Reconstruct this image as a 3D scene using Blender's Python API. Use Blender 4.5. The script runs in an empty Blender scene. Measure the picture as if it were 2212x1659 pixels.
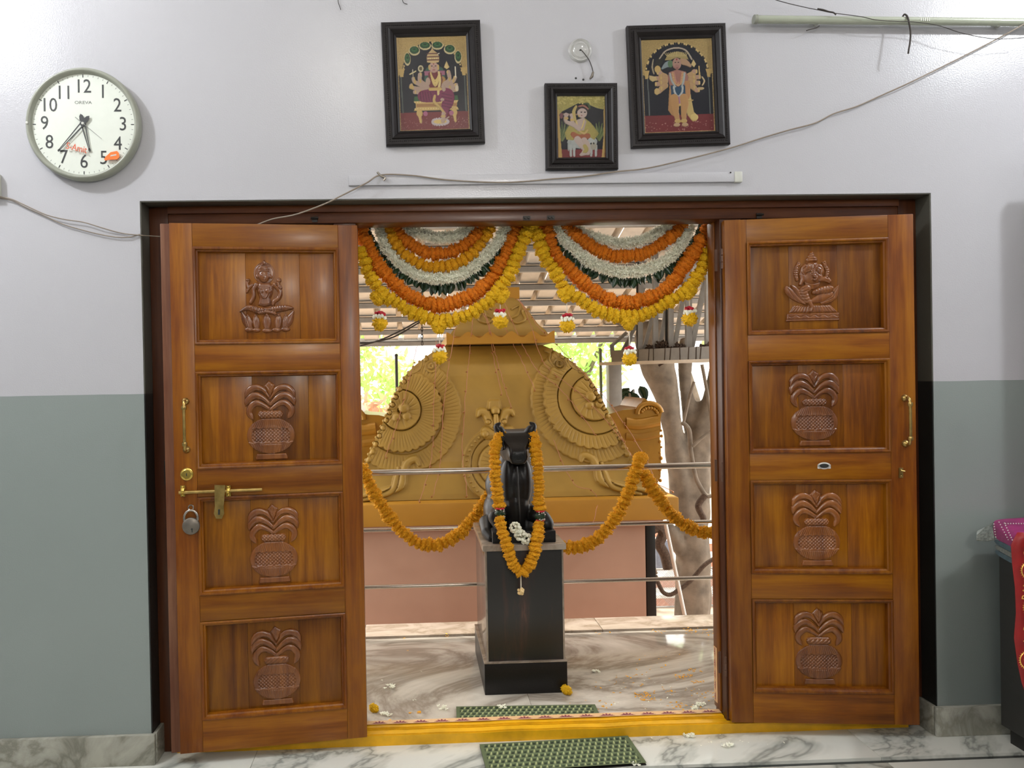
import bpy, bmesh, math, random
import numpy as np
from mathutils import Vector, Matrix, Euler, noise

random.seed(7); rng = np.random.RandomState(7)
S = bpy.context.scene
COL = S.collection
PI = math.pi

# ------------------------------------------------------------------ camera
IW, IH = 2212.0, 1659.0
F_, CX_, CY_ = 1600.0, 950.0, 829.5
CAM = np.array([0.0, -2.753, 1.4]); YAW, PIT, ROL = 0.0345, -0.0084, -0.0186
_F = np.array([math.sin(YAW)*math.cos(PIT), math.cos(YAW)*math.cos(PIT), math.sin(PIT)])
_R = np.array([math.cos(YAW), -math.sin(YAW), 0.0]); _U = np.cross(_R, _F)
_c, _s = math.cos(ROL), math.sin(ROL)
_R, _U = _c*_R + _s*_U, -_s*_R + _c*_U
def ray(px, py):
    return _F + _R*((px-CX_)/F_) - _U*((py-CY_)/F_)
def P(px, py, y):
    d = ray(px, py); t = (y-CAM[1])/d[1]; return Vector(CAM + d*t)
def PZ(px, py, z):
    d = ray(px, py); t = (z-CAM[2])/d[2]; return Vector(CAM + d*t)
cam_d = bpy.data.cameras.new('camera'); cam = bpy.data.objects.new('camera', cam_d); COL.objects.link(cam)
cam.matrix_world = Matrix(((_R[0], _U[0], -_F[0], CAM[0]), (_R[1], _U[1], -_F[1], CAM[1]), (_R[2], _U[2], -_F[2], CAM[2]), (0, 0, 0, 1)))
cam_d.sensor_width = 36.0; cam_d.lens = 36.0*F_/IW
cam_d.shift_x = (IW/2-CX_)/IW; cam_d.shift_y = (CY_-IH/2)/IW
cam_d.clip_start = 0.02; cam_d.clip_end = 200
S.camera = cam

# ------------------------------------------------------------------ sky, sun, lamps, exposure
w = bpy.data.worlds.new('world'); S.world = w; w.use_nodes = True
bg = w.node_tree.nodes['Background']; bg.inputs[0].default_value = (1.0, 0.97, 0.93, 1); bg.inputs[1].default_value = 2.55
sd = bpy.data.lights.new('sun', 'SUN'); sd.energy = 6.0; sd.angle = 0.02; sd.color = (1, 0.95, 0.86)
so = bpy.data.objects.new('sun', sd); COL.objects.link(so)
so.rotation_euler = Vector((-0.55, -0.45, -1.25)).to_track_quat('-Z', 'Y').to_euler()
def lamp(name, loc, e, r, colr):
    l = bpy.data.lights.new(name, 'POINT'); l.energy = e; l.shadow_soft_size = r; l.color = colr
    o = bpy.data.objects.new(name, l); COL.objects.link(o); o.location = loc; return o
lamp('lamp_left', (-2.24, -1.15, 3.30), 80, 0.06, (0.93, 0.96, 1.0))
lamp('lamp_right', (3.2, -1.15, 3.30), 76, 0.06, (0.93, 0.96, 1.0))
lamp('lamp_middle', (-0.42, -2.6, 3.5), 14, 0.10, (1.0, 0.95, 0.85))
lamp('fill_rear', (0.6, -4.1, 2.55), 75, 0.15, (1.0, 0.95, 0.87))  # added fill light without a fixture, brightens the flowers in the doorway
S.view_settings.view_transform = 'Standard'; S.view_settings.look = 'None'
S.view_settings.exposure = 0.38; S.view_settings.gamma = 1.0
try: S.view_settings.use_curve_mapping = False
except Exception: pass

# ------------------------------------------------------------------ object helpers
def tag(o, label=None, cat=None, group=None, kind=None):
    if label: o['label'] = label
    if cat: o['category'] = cat
    if group: o['group'] = group
    if kind: o['kind'] = kind
    return o
def empty(name, loc=(0, 0, 0), rot=(0, 0, 0), parent=None):
    o = bpy.data.objects.new(name, None); COL.objects.link(o); o.location = loc; o.rotation_euler = rot
    o.empty_display_size = 0.05
    if parent: o.parent = parent
    return o
def link(name, me, mat=None, parent=None, loc=(0, 0, 0), rot=(0, 0, 0), scale=(1, 1, 1)):
    o = bpy.data.objects.new(name, me); COL.objects.link(o)
    if mat is not None and len(me.materials) == 0: me.materials.append(mat)
    if parent: o.parent = parent
    o.location = loc; o.rotation_euler = rot; o.scale = scale
    return o
def smooth(me, ang=None):
    me.polygons.foreach_set('use_smooth', [True]*len(me.polygons))
    if ang is not None: me.set_sharp_from_angle(angle=ang)
    return me

class MB:
    def __init__(s): s.v = []; s.f = []
    def add(s, vs, fs):
        n = len(s.v); s.v += [tuple(v) for v in vs]; s.f += [tuple(n+i for i in f) for f in fs]; return s
    def box(s, lo, hi):
        x0, y0, z0 = lo; x1, y1, z1 = hi
        return s.add([(x0, y0, z0), (x1, y0, z0), (x1, y1, z0), (x0, y1, z0), (x0, y0, z1), (x1, y0, z1), (x1, y1, z1), (x0, y1, z1)],
                     [(0, 3, 2, 1), (4, 5, 6, 7), (0, 1, 5, 4), (1, 2, 6, 5), (2, 3, 7, 6), (3, 0, 4, 7)])
    def tube(s, pts, r, n=8, closed=False):
        pts = [Vector(p) for p in pts]; m = len(pts); rs = r if hasattr(r, '__len__') else [r]*m
        vs = []; fs = []; up = None
        for i, p in enumerate(pts):
            a = pts[(i-1) % m] if (closed or i > 0) else p; b = pts[(i+1) % m] if (closed or i < m-1) else p
            t = (b-a).normalized()
            if up is None: up = t.orthogonal().normalized()
            up = (up - t*up.dot(t));
            up = up.normalized() if up.length > 1e-6 else t.orthogonal().normalized()
            q = t.cross(up)
            for k in range(n):
                an = 2*PI*k/n; vs.append(p + (up*math.cos(an)+q*math.sin(an))*rs[i])
        for i in range(m if closed else m-1):
            j = (i+1) % m
            for k in range(n):
                l = (k+1) % n; fs.append((i*n+k, i*n+l, j*n+l, j*n+k))
        if not closed:
            fs.append(tuple(range(n-1, -1, -1))); fs.append(tuple((m-1)*n+k for k in range(n)))
        return s.add(vs, fs)
    def lathe(s, prof, n=24, axis='z', c=(0, 0, 0)):
        vs = []; fs = []; m = len(prof)
        for (r, h) in prof:
            for k in range(n):
                a = 2*PI*k/n; x, y = r*math.cos(a), r*math.sin(a)
                v = (x, y, h) if axis == 'z' else ((x, h, y) if axis == 'y' else (h, x, y))
                vs.append((v[0]+c[0], v[1]+c[1], v[2]+c[2]))
        for i in range(m-1):
            for k in range(n):
                l = (k+1) % n; q = (i*n+k, i*n+l, (i+1)*n+l, (i+1)*n+k)
                fs.append(q if axis != 'y' else q[::-1])
        s.add(vs, fs)
        return s
    def prism(s, poly, y0, y1):
        n = len(poly); vs = [(x, y0, z) for x, z in poly]+[(x, y1, z) for x, z in poly]
        a = sum(poly[i][0]*poly[(i+1) % n][1]-poly[(i+1) % n][0]*poly[i][1] for i in range(n))
        fs = [tuple(range(n)), tuple(range(2*n-1, n-1, -1))]+[(i, i+n, (i+1) % n+n, (i+1) % n) for i in range(n)]
        if a < 0: fs = [f[::-1] for f in fs]
        return s.add(vs, fs)
    def sphere(s, c, r, n=8, m=6, sc=(1, 1, 1)):
        vs = [(c[0], c[1], c[2]+r*sc[2])]; fs = []
        for i in range(1, m):
            th = PI*i/m
            for k in range(n):
                a = 2*PI*k/n; vs.append((c[0]+r*sc[0]*math.sin(th)*math.cos(a), c[1]+r*sc[1]*math.sin(th)*math.sin(a), c[2]+r*sc[2]*math.cos(th)))
        vs.append((c[0], c[1], c[2]-r*sc[2])); L = len(vs)-1
        for k in range(n):
            l = (k+1) % n; fs.append((0, 1+k, 1+l)); fs.append((L, 1+(m-2)*n+l, 1+(m-2)*n+k))
            for i in range(m-2): fs.append((1+i*n+k, 1+(i+1)*n+k, 1+(i+1)*n+l, 1+i*n+l))
        return s.add(vs, fs)
    def mesh(s, name='m', sm=None):
        me = bpy.data.meshes.new(name); me.from_pydata(s.v, [], s.f); me.update()
        if sm is not None: smooth(me, sm)
        return me
    def obj(s, name, mat, parent=None, sm=None, loc=(0, 0, 0), rot=(0, 0, 0)):
        return link(name, s.mesh(name, sm), mat, parent, loc, rot)
def bbox(name, lo, hi, mat, parent=None, bev=0.0, rot=(0, 0, 0)):
    lo = Vector(lo); hi = Vector(hi); c = (lo+hi)/2; h = (hi-lo)/2
    m = MB().box(-h, h).mesh(name)
    if bev > 0:
        bm = bmesh.new(); bm.from_mesh(m); bmesh.ops.bevel(bm, geom=bm.edges[:], offset=bev, segments=2, affect='EDGES', profile=0.6)
        bm.to_mesh(m); bm.free(); smooth(m, 0.6)
    return link(name, m, mat, parent, c, rot)
def catmull(pts, n=8):
    pts = [Vector(p) for p in pts]; out = []
    for i in range(len(pts)-1):
        p0 = pts[max(i-1, 0)]; p1 = pts[i]; p2 = pts[i+1]; p3 = pts[min(i+2, len(pts)-1)]
        for k in range(n):
            t = k/n; out.append(0.5*((2*p1)+(p2-p0)*t+(2*p0-5*p1+4*p2-p3)*t*t+(3*p1-p0-3*p2+p3)*t**3))
    out.append(pts[-1]); return out
def resample(pts, step):
    L = [0.0]
    for a, b in zip(pts, pts[1:]): L.append(L[-1]+(b-a).length)
    n = max(2, int(round(L[-1]/step))+1); out = []; j = 0
    for k in range(n):
        t = L[-1]*k/(n-1)
        while j < len(L)-2 and L[j+1] < t: j += 1
        u = (t-L[j])/max(1e-9, L[j+1]-L[j]); out.append(pts[j].lerp(pts[j+1], u))
    return out
def text_mesh(s, size, depth=0.0005, rot=0.0, align='CENTER', sx=1.0):
    c = bpy.data.curves.new('t', 'FONT'); c.body = s; c.size = size; c.extrude = depth; c.align_x = align; c.align_y = 'CENTER'; c.resolution_u = 3
    o = bpy.data.objects.new('t', c); COL.objects.link(o)
    dg = bpy.context.evaluated_depsgraph_get(); dg.update(); me = bpy.data.meshes.new_from_object(o.evaluated_get(dg))
    me.transform(Matrix.Rotation(PI/2, 4, 'X') @ Matrix.Rotation(rot, 4, 'Z') @ Matrix.Scale(sx, 4, (1, 0, 0)))
    bpy.data.objects.remove(o); me.materials.clear(); return me
def organic(name, blobs, mat, parent, voxel, sm_iter=4, extra=None):
    """blobs: ('c', [(p, r), ...]) tapered chains, ('e', c, (rx, ry, rz), euler) ellipsoids -> one continuous skin"""
    mb = MB()
    for b in blobs:
        if b[0] == 'c':
            ch = b[1]
            for (p, r), (q, t) in zip(ch, ch[1:]):
                p = Vector(p); q = Vector(q); n = max(2, int((q-p).length/(0.35*min(r, t)))+1)
                for k in range(n+1): mb.sphere(p.lerp(q, k/n), r+(t-r)*k/n, 14, 9)
        else:
            m = Matrix.Translation(Vector(b[1])) @ Euler(b[3] if len(b) > 3 else (0, 0, 0)).to_matrix().to_4x4() @ Matrix.Diagonal((*b[2], 1))
            t = MB().sphere((0, 0, 0), 1, 24, 16); mb.add([m @ Vector(v) for v in t.v], t.f)
    me = mb.mesh('t'); o = bpy.data.objects.new('t', me); COL.objects.link(o)
    r = o.modifiers.new('r', 'REMESH'); r.mode = 'VOXEL'; r.voxel_size = voxel; r.use_smooth_shade = True
    s = o.modifiers.new('s', 'SMOOTH'); s.iterations = sm_iter; s.factor = 0.5
    dg = bpy.context.evaluated_depsgraph_get(); dg.update()
    res = bpy.data.meshes.new_from_object(o.evaluated_get(dg)); bpy.data.objects.remove(o)
    smooth(res); return link(name, res, mat, parent)

# ------------------------------------------------------------------ materials
def lin(r, g, b):
    f = lambda c: ((c/255+0.055)/1.055)**2.4 if c/255 > 0.04045 else c/255/12.92
    return (f(r), f(g), f(b), 1)
def nt(name):
    m = bpy.data.materials.new(name); m.use_nodes = True; t = m.node_tree
    return m, t, t.nodes['Principled BSDF'], t.nodes, t.links
def coords(N, L, sc=(1, 1, 1), rnd=True, kind='Object'):
    tc = N.new('ShaderNodeTexCoord'); mp = N.new('ShaderNodeMapping'); mp.inputs['Scale'].default_value = sc
    if rnd:
        oi = N.new('ShaderNodeObjectInfo'); va = N.new('ShaderNodeVectorMath'); va.operation = 'ADD'
        ml = N.new('ShaderNodeMath'); ml.operation = 'MULTIPLY'; ml.inputs[1].default_value = 37.0
        L.new(oi.outputs['Random'], ml.inputs[0]); L.new(tc.outputs[kind], mp.inputs[0]); L.new(mp.outputs[0], va.inputs[0]); L.new(ml.outputs[0], va.inputs[1])
        return va.outputs[0]
    L.new(tc.outputs[kind], mp.inputs[0]); return mp.outputs[0]
def noise_n(N, L, vec, scale, detail=4, rough=0.55, dist=0.0):
    n = N.new('ShaderNodeTexNoise'); n.inputs['Scale'].default_value = scale; n.inputs['Detail'].default_value = detail
    n.inputs['Roughness'].default_value = rough; n.inputs['Distortion'].default_value = dist; L.new(vec, n.inputs['Vector']); return n.outputs['Fac']
def ramp(N, L, fac, stops):
    r = N.new('ShaderNodeValToRGB'); e = r.color_ramp.elements
    while len(e) < len(stops): e.new(0.5)
    for k, (p, c) in enumerate(stops): e[k].position = p; e[k].color = c
    L.new(fac, r.inputs[0]); return r.outputs[0]
def bump(N, L, B, h, strength=0.2, dist=0.01):
    b = N.new('ShaderNodeBump'); b.inputs['Strength'].default_value = strength; b.inputs['Distance'].default_value = dist
    L.new(h, b.inputs['Height']); L.new(b.outputs[0], B.inputs['Normal'])
def plain(name, c, rough=0.5, metal=0.0, var=0.12, scale=30, bmp=0.0, coat=0.0, emit=0.0, spec=0.5, trans=0.0):
    m, t, B, N, L = nt(name)
    v = coords(N, L); f = noise_n(N, L, v, scale)
    c = lin(*c)
    d = tuple(x*(1-var) for x in c[:3])+(1,); ku = min(1+var, 1/max(c[:3])); e = tuple(x*ku for x in c[:3])+(1,)
    L.new(ramp(N, L, f, [(0.3, d), (0.7, e)]), B.inputs['Base Color'])
    B.inputs['Roughness'].default_value = rough; B.inputs['Metallic'].default_value = metal
    B.inputs['Coat Weight'].default_value = coat; B.inputs['Coat Roughness'].default_value = 0.15; B.inputs['Specular IOR Level'].default_value = spec
    if bmp > 0: bump(N, L, B, f, bmp)
    if trans > 0:
        tr = N.new('ShaderNodeBsdfTranslucent'); tr.inputs[0].default_value = tuple(min(1, x*1.3) for x in c[:3])+(1,); mx = N.new('ShaderNodeMixShader'); mx.inputs[0].default_value = trans
        out = N['Material Output']; L.new(B.outputs[0], mx.inputs[1]); L.new(tr.outputs[0], mx.inputs[2]); L.new(mx.outputs[0], out.inputs[0])
    return m
def wood(name, axis, dark, mid, light, rough=0.36, coat=0.12, spread=0.16, spec=0.3):
    m, t, B, N, L = nt(name)
    sc = {'z': (14, 14, 0.9), 'x': (0.9, 14, 14)}[axis]
    v = coords(N, L, sc); f1 = noise_n(N, L, v, 1.6, 5, 0.6, 0.7)
    f2 = noise_n(N, L, v, 9.0, 4, 0.6)
    v3 = coords(N, L, (2, 2, 2)); f3 = noise_n(N, L, v3, 1.2, 3)
    a = N.new('ShaderNodeMath'); a.operation = 'MULTIPLY_ADD'; a.inputs[1].default_value = 0.35; L.new(f2, a.inputs[0]); L.new(f1, a.inputs[2])
    b = N.new('ShaderNodeMath'); b.operation = 'MULTIPLY_ADD'; b.inputs[1].default_value = 0.7; L.new(f3, b.inputs[0]); L.new(a.outputs[0], b.inputs[2])
    c = N.new('ShaderNodeMath'); c.operation = 'SUBTRACT'; c.inputs[1].default_value = 0.52; L.new(b.outputs[0], c.inputs[0])
    col = ramp(N, L, c.outputs[0], [(0.12, lin(*dark)), (0.42, lin(*mid)), (0.75, lin(*light))])
    oi = N.new('ShaderNodeObjectInfo'); mr = N.new('ShaderNodeMapRange'); mr.inputs[3].default_value = 1.0-spread; mr.inputs[4].default_value = 1.0+spread*0.8; L.new(oi.outputs['Random'], mr.inputs[0])
    hs = N.new('ShaderNodeHueSaturation'); L.new(mr.outputs[0], hs.inputs['Value']); L.new(col, hs.inputs['Color']); L.new(hs.outputs[0], B.inputs['Base Color'])
    B.inputs['Roughness'].default_value = rough; B.inputs['Coat Weight'].default_value = coat; B.inputs['Coat Roughness'].default_value = 0.2; B.inputs['Specular IOR Level'].default_value = spec
    bump(N, L, B, a.outputs[0], 0.12, 0.004); return m
M = {}
M['wood_v'] = wood('teak_vertical', 'z', (64, 26, 4), (112, 58, 5), (142, 86, 10))
M['wood_h'] = wood('teak_horizontal', 'x', (70, 32, 4), (118, 64, 5), (148, 93, 10))
M['plank'] = wood('teak_plank', 'z', (66, 27, 3), (116, 64, 4), (152, 95, 8), spread=0.3)
M['carve'] = wood('teak_carved', 'z', (80, 40, 14), (112, 62, 24), (140, 84, 36), rough=0.27, coat=0.35, spec=0.5)
M['frame_v'] = wood('frame_wood_vertical', 'z', (44, 21, 11), (67, 34, 18), (86, 48, 25), rough=0.35)
M['frame_h'] = wood('frame_wood_horizontal', 'x', (54, 25, 11), (84, 45, 22), (106, 61, 31), rough=0.35)
M['lip'] = wood('worn_edge_wood', 'z', (74, 35, 21), (102, 60, 39), (129, 88, 63), rough=0.45, coat=0.05)

def wall_paint(name, up, lo, z0, slope, rough=0.2):
    m, t, B, N, L = nt(name)
    g = N.new('ShaderNodeNewGeometry'); sx = N.new('ShaderNodeSeparateXYZ'); L.new(g.outputs['Position'], sx.inputs[0])
    v = coords(N, L, rnd=False); f = noise_n(N, L, v, 1.3, 3); f2 = noise_n(N, L, v, 200, 2, 0.5)
    w1 = noise_n(N, L, v, 4, 2)
    a = N.new('ShaderNodeMath'); a.operation = 'MULTIPLY_ADD'; a.inputs[1].default_value = -slope; L.new(sx.outputs[0], a.inputs[0]); L.new(sx.outputs[2], a.inputs[2])
    b = N.new('ShaderNodeMath'); b.operation = 'MULTIPLY_ADD'; b.inputs[1].default_value = 0.006; L.new(w1, b.inputs[0]); L.new(a.outputs[0], b.inputs[2])
    c = N.new('ShaderNodeMath'); c.operation = 'GREATER_THAN'; c.inputs[1].default_value = z0+0.003; L.new(b.outputs[0], c.inputs[0])
    def two(col): 
        l = lin(*col); return [(0.3, tuple(x*0.96 for x in l[:3])+(1,)), (0.7, l)]
    cu = ramp(N, L, f, two(up)); cl = ramp(N, L, f, two(lo))
    mx = N.new('ShaderNodeMix'); mx.data_type = 'RGBA'; L.new(c.outputs[0], mx.inputs[0]); L.new(cl, mx.inputs[6]); L.new(cu, mx.inputs[7]); L.new(mx.outputs[2], B.inputs['Base Color'])
    B.inputs['Roughness'].default_value = rough
    bump(N, L, B, f2, 0.32, 0.0015); return m
zl = P(200, 853, 0).z; zr = P(2100, 822, 0).z; xl_ = P(200, 853, 0).x; xr_ = P(2100, 822, 0).x
sl = (zr-zl)/(xr_-xl_); z00 = zl-sl*xl_
M['wall'] = wall_paint('wall_enamel', (184, 183, 187), (140, 148, 145), z00, sl, 0.22)
M['reveal'] = wall_paint('reveal_enamel', (88, 87, 78), (32, 34, 32), z00, sl, 0.3)

def marble(name, base, vein, scale, dist, rough, amount=0.5, rot=0.0, warm=None, th=0.16):
    m, t, B, N, L = nt(name)
    tc = N.new('ShaderNodeTexCoord'); mp = N.new('ShaderNodeMapping'); mp.inputs['Rotation'].default_value = (0, 0, rot); mp.inputs['Scale'].default_value = (1, 1.6, 1); L.new(tc.outputs['Object'], mp.inputs[0]); v = mp.outputs[0]
    n1 = noise_n(N, L, v, scale, 6, 0.6, dist); n2 = noise_n(N, L, v, scale*0.35, 4, 0.5, dist*0.7)
    a = N.new('ShaderNodeMath'); a.operation = 'SUBTRACT'; a.inputs[1].default_value = 0.5; L.new(n1, a.inputs[0])
    b = N.new('ShaderNodeMath'); b.operation = 'ABSOLUTE'; L.new(a.outputs[0], b.inputs[0])
    vl = ramp(N, L, b.outputs[0], [(0.0, lin(*vein)), (th*0.4, lin(*[int(x*0.65+y*0.35) for x, y in zip(base, vein)])), (th+0.01, lin(*base))])
    cl = ramp(N, L, n2, [(0.32, lin(*[int(x*0.62+y*0.38) for x, y in zip(base, warm or vein)])), (0.6, (1, 1, 1, 1))])
    mx = N.new('ShaderNodeMix'); mx.data_type = 'RGBA'; mx.blend_type = 'MULTIPLY'; mx.inputs[0].default_value = amount; L.new(vl, mx.inputs[6]); L.new(cl, mx.inputs[7]); L.new(mx.outputs[2], B.inputs['Base Color'])
    B.inputs['Roughness'].default_value = rough; return m
M['marble_in'] = marble('white_marble_floor', (218, 218, 209), (148, 150, 143), 0.9, 0.8, 0.12, 0.2, 0.9, th=0.035)
M['marble_out'] = marble('wavy_marble_floor', (232, 226, 214), (160, 150, 138), 0.8, 2.2, 0.08, 0.5, 0.1, (146, 136, 124))
M['marble_base'] = marble('skirting_marble', (190, 188, 176), (140, 138, 126), 4, 1.0, 0.25, 0.5)
M['ledge'] = marble('ledge_stone', (176, 164, 150), (140, 126, 110), 3, 1.0, 0.2, 0.4)
M['joint'] = plain('dark_inlay', (44, 48, 46), 0.2)
M['ceil'] = plain('ceiling_paint', (225, 224, 220), 0.7, var=0.03)
M['yellow'] = plain('threshold_yellow_paint', (222, 166, 14), 0.42, var=0.22, scale=9, bmp=0.25)
M['granite'] = plain('black_granite', (26, 25, 25), 0.34, spec=0.28, var=0.3, scale=180)
M['steel'] = plain('stainless_steel', (176, 168, 158), 0.24, metal=0.9, var=0.06)
M['brass'] = plain('old_brass', (176, 148, 88), 0.3, metal=0.9, var=0.25, scale=40)
M['brass_b'] = plain('bright_brass', (206, 176, 88), 0.25, metal=0.9, var=0.1)
M['lockgrey'] = plain('worn_lock_steel', (122, 114, 104), 0.4, metal=0.7, var=0.2)
M['iron'] = plain('dark_iron', (52, 48, 44), 0.5, metal=0.4)
M['hinge'] = plain('rusty_hinge', (92, 66, 52), 0.5, metal=0.3)
M['greyring'] = plain('clock_grey_plastic', (144, 146, 133), 0.3, var=0.05)
M['dial'] = plain('clock_dial', (214, 218, 207), 0.5, var=0.02)
M['ink'] = plain('black_print', (38, 40, 38), 0.5, var=0.0)
M['inkg'] = plain('grey_print', (120, 122, 116), 0.5, var=0.0)
M['redtxt'] = plain('red_lettering', (214, 96, 60), 0.5, var=0.05)
M['orange_p'] = plain('orange_plastic', (250, 118, 40), 0.4, var=0.05)
M['white_p'] = plain('white_plastic', (196, 196, 187), 0.35, var=0.03)
M['tube'] = plain('tube_glass', (162, 167, 150), 0.15, var=0.03)
M['cable'] = plain('grey_brown_cable', (136, 124, 110), 0.5, var=0.1)
M['thread'] = plain('dark_thread', (58, 52, 48), 0.7)
M['ebony'] = plain('dark_picture_frame', (34, 30, 30), 0.45, var=0.15, scale=20, spec=0.25)
M['mari_y'] = plain('marigold_yellow', (255, 200, 4), 0.7, var=0.22, scale=4.5, bmp=0.5, trans=0.12)
M['mari_y2'] = plain('marigold_deep_yellow', (255, 180, 2), 0.7, var=0.22, scale=4.5, bmp=0.5, trans=0.12)
M['mari_o'] = plain('marigold_orange', (255, 143, 0), 0.7, var=0.28, scale=4.5, bmp=0.5, trans=0.12)
M['tube_w'] = plain('white_blossom', (250, 250, 230), 0.6, var=0.08, scale=50, trans=0.12)
M['rose'] = plain('red_petal', (186, 20, 44), 0.6, var=0.3, scale=60, trans=0.1)
M['leaf'] = plain('dark_mango_leaf', (26, 52, 26), 0.3, var=0.35, scale=25)
M['string'] = plain('white_string', (214, 204, 186), 0.8)
M['gold'] = plain('gold_paint', (160, 127, 54), 0.42, metal=0.1, var=0.14, scale=3.5, bmp=0.05)
M['gold_d'] = plain('gold_paint_slab', (178, 128, 40), 0.45, metal=0.05, var=0.08, scale=3)
M['gold_dd'] = plain('gold_paint_shiny', (160, 114, 36), 0.3, metal=0.3, var=0.2, scale=5)
M['pink'] = plain('pink_plaster', (184, 146, 124), 0.7, var=0.07, scale=2)
M['tile'] = plain('roof_tile', (236, 226, 212), 0.8, var=0.1, scale=8)
M['galv'] = plain('galvanised_steel', (148, 144, 138), 0.45, metal=0.2, var=0.12, scale=12)
M['galv_d'] = plain('dusty_steel', (132, 126, 118), 0.6, var=0.2, scale=12)
M['bark'] = plain('grey_bark', (116, 104, 90), 0.9, var=0.35, scale=7, bmp=0.8)
M['nest'] = plain('dry_twigs', (74, 58, 46), 0.95, var=0.4, scale=60, bmp=0.5)
M['leafy'] = plain('bright_tree_leaf', (186, 214, 132), 0.5, var=0.2, scale=1.5, trans=0.5)
M['leafp'] = plain('pinkish_dry_leaf', (190, 150, 120), 0.7, var=0.3, scale=2, trans=0.4)
M['black'] = plain('black_paint', (24, 23, 22), 0.45)
M['earth'] = plain('paved_ground', (150, 134, 118), 0.9, var=0.2, scale=3)
M['risr'] = plain('red_step', (190, 130, 104), 0.7)
M['whitew'] = plain('white_wash', (232, 228, 220), 0.7, var=0.05)
M['char'] = plain('charcoal_laminate', (52, 51, 48), 0.55, var=0.08)
M['pinkwire'] = plain('pink_wire', (178, 120, 92), 0.5, var=0.1)
M['bulb'] = plain('amber_bulb', (150, 96, 40), 0.3)
M['gold_pr'] = plain('gold_print', (232, 190, 92), 0.35, metal=0.4, var=0.2)
M['red_c'] = plain('red_satin', (140, 16, 18), 0.45, var=0.25, scale=14)
def streak_granite():
    m, t, B, N, L = nt('streaked_granite')
    v = coords(N, L, (9, 9, 1.0), rnd=False); f = noise_n(N, L, v, 1.5, 5, 0.6, 0.3)
    L.new(ramp(N, L, f, [(0.52, lin(44, 42, 40)), (0.61, lin(66, 48, 42)), (0.68, lin(120, 84, 66))]), B.inputs['Base Color'])
    B.inputs['Roughness'].default_value = 0.3; return m
M['streak'] = streak_granite()
def vcol(name, rough=0.5, gold=True, rattr=True):
    m, t, B, N, L = nt(name)
    a = N.new('ShaderNodeAttribute'); a.attribute_name = 'Col'; L.new(a.outputs['Color'], B.inputs['Base Color'])
    if gold:
        g = N.new('ShaderNodeAttribute'); g.attribute_name = 'gold'
        ml = N.new('ShaderNodeMath'); ml.operation = 'MULTIPLY'; ml.inputs[1].default_value = 0.25; L.new(g.outputs['Fac'], ml.inputs[0]); L.new(ml.outputs[0], B.inputs['Metallic'])
    B.inputs['Roughness'].default_value = rough; B.inputs['Specular IOR Level'].default_value = 0.15; return m
M['paint'] = vcol('painted_panel', 0.45)
M['mat'] = vcol('woven_green_mat', 0.7, gold=False)
M['cloth'] = vcol('printed_cloth', 0.6, gold=False)
def glass():
    m = bpy.data.materials.new('clear_pane'); m.use_nodes = True; N = m.node_tree.nodes; L = m.node_tree.links; N.clear()
    o = N.new('ShaderNodeOutputMaterial'); t = N.new('ShaderNodeBsdfTransparent'); t.inputs[0].default_value = (0.99, 0.99, 0.99, 1); g = N.new('ShaderNodeBsdfGlossy'); g.inputs['Roughness'].default_value = 0.06
    f = N.new('ShaderNodeFresnel'); f.inputs[0].default_value = 1.45; x = N.new('ShaderNodeMixShader')
    x.inputs[0].default_value = 0.02; L.new(t.outputs[0], x.inputs[1]); L.new(g.outputs[0], x.inputs[2]); L.new(x.outputs[0], o.inputs[0]); return m
M['glass'] = glass()

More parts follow.
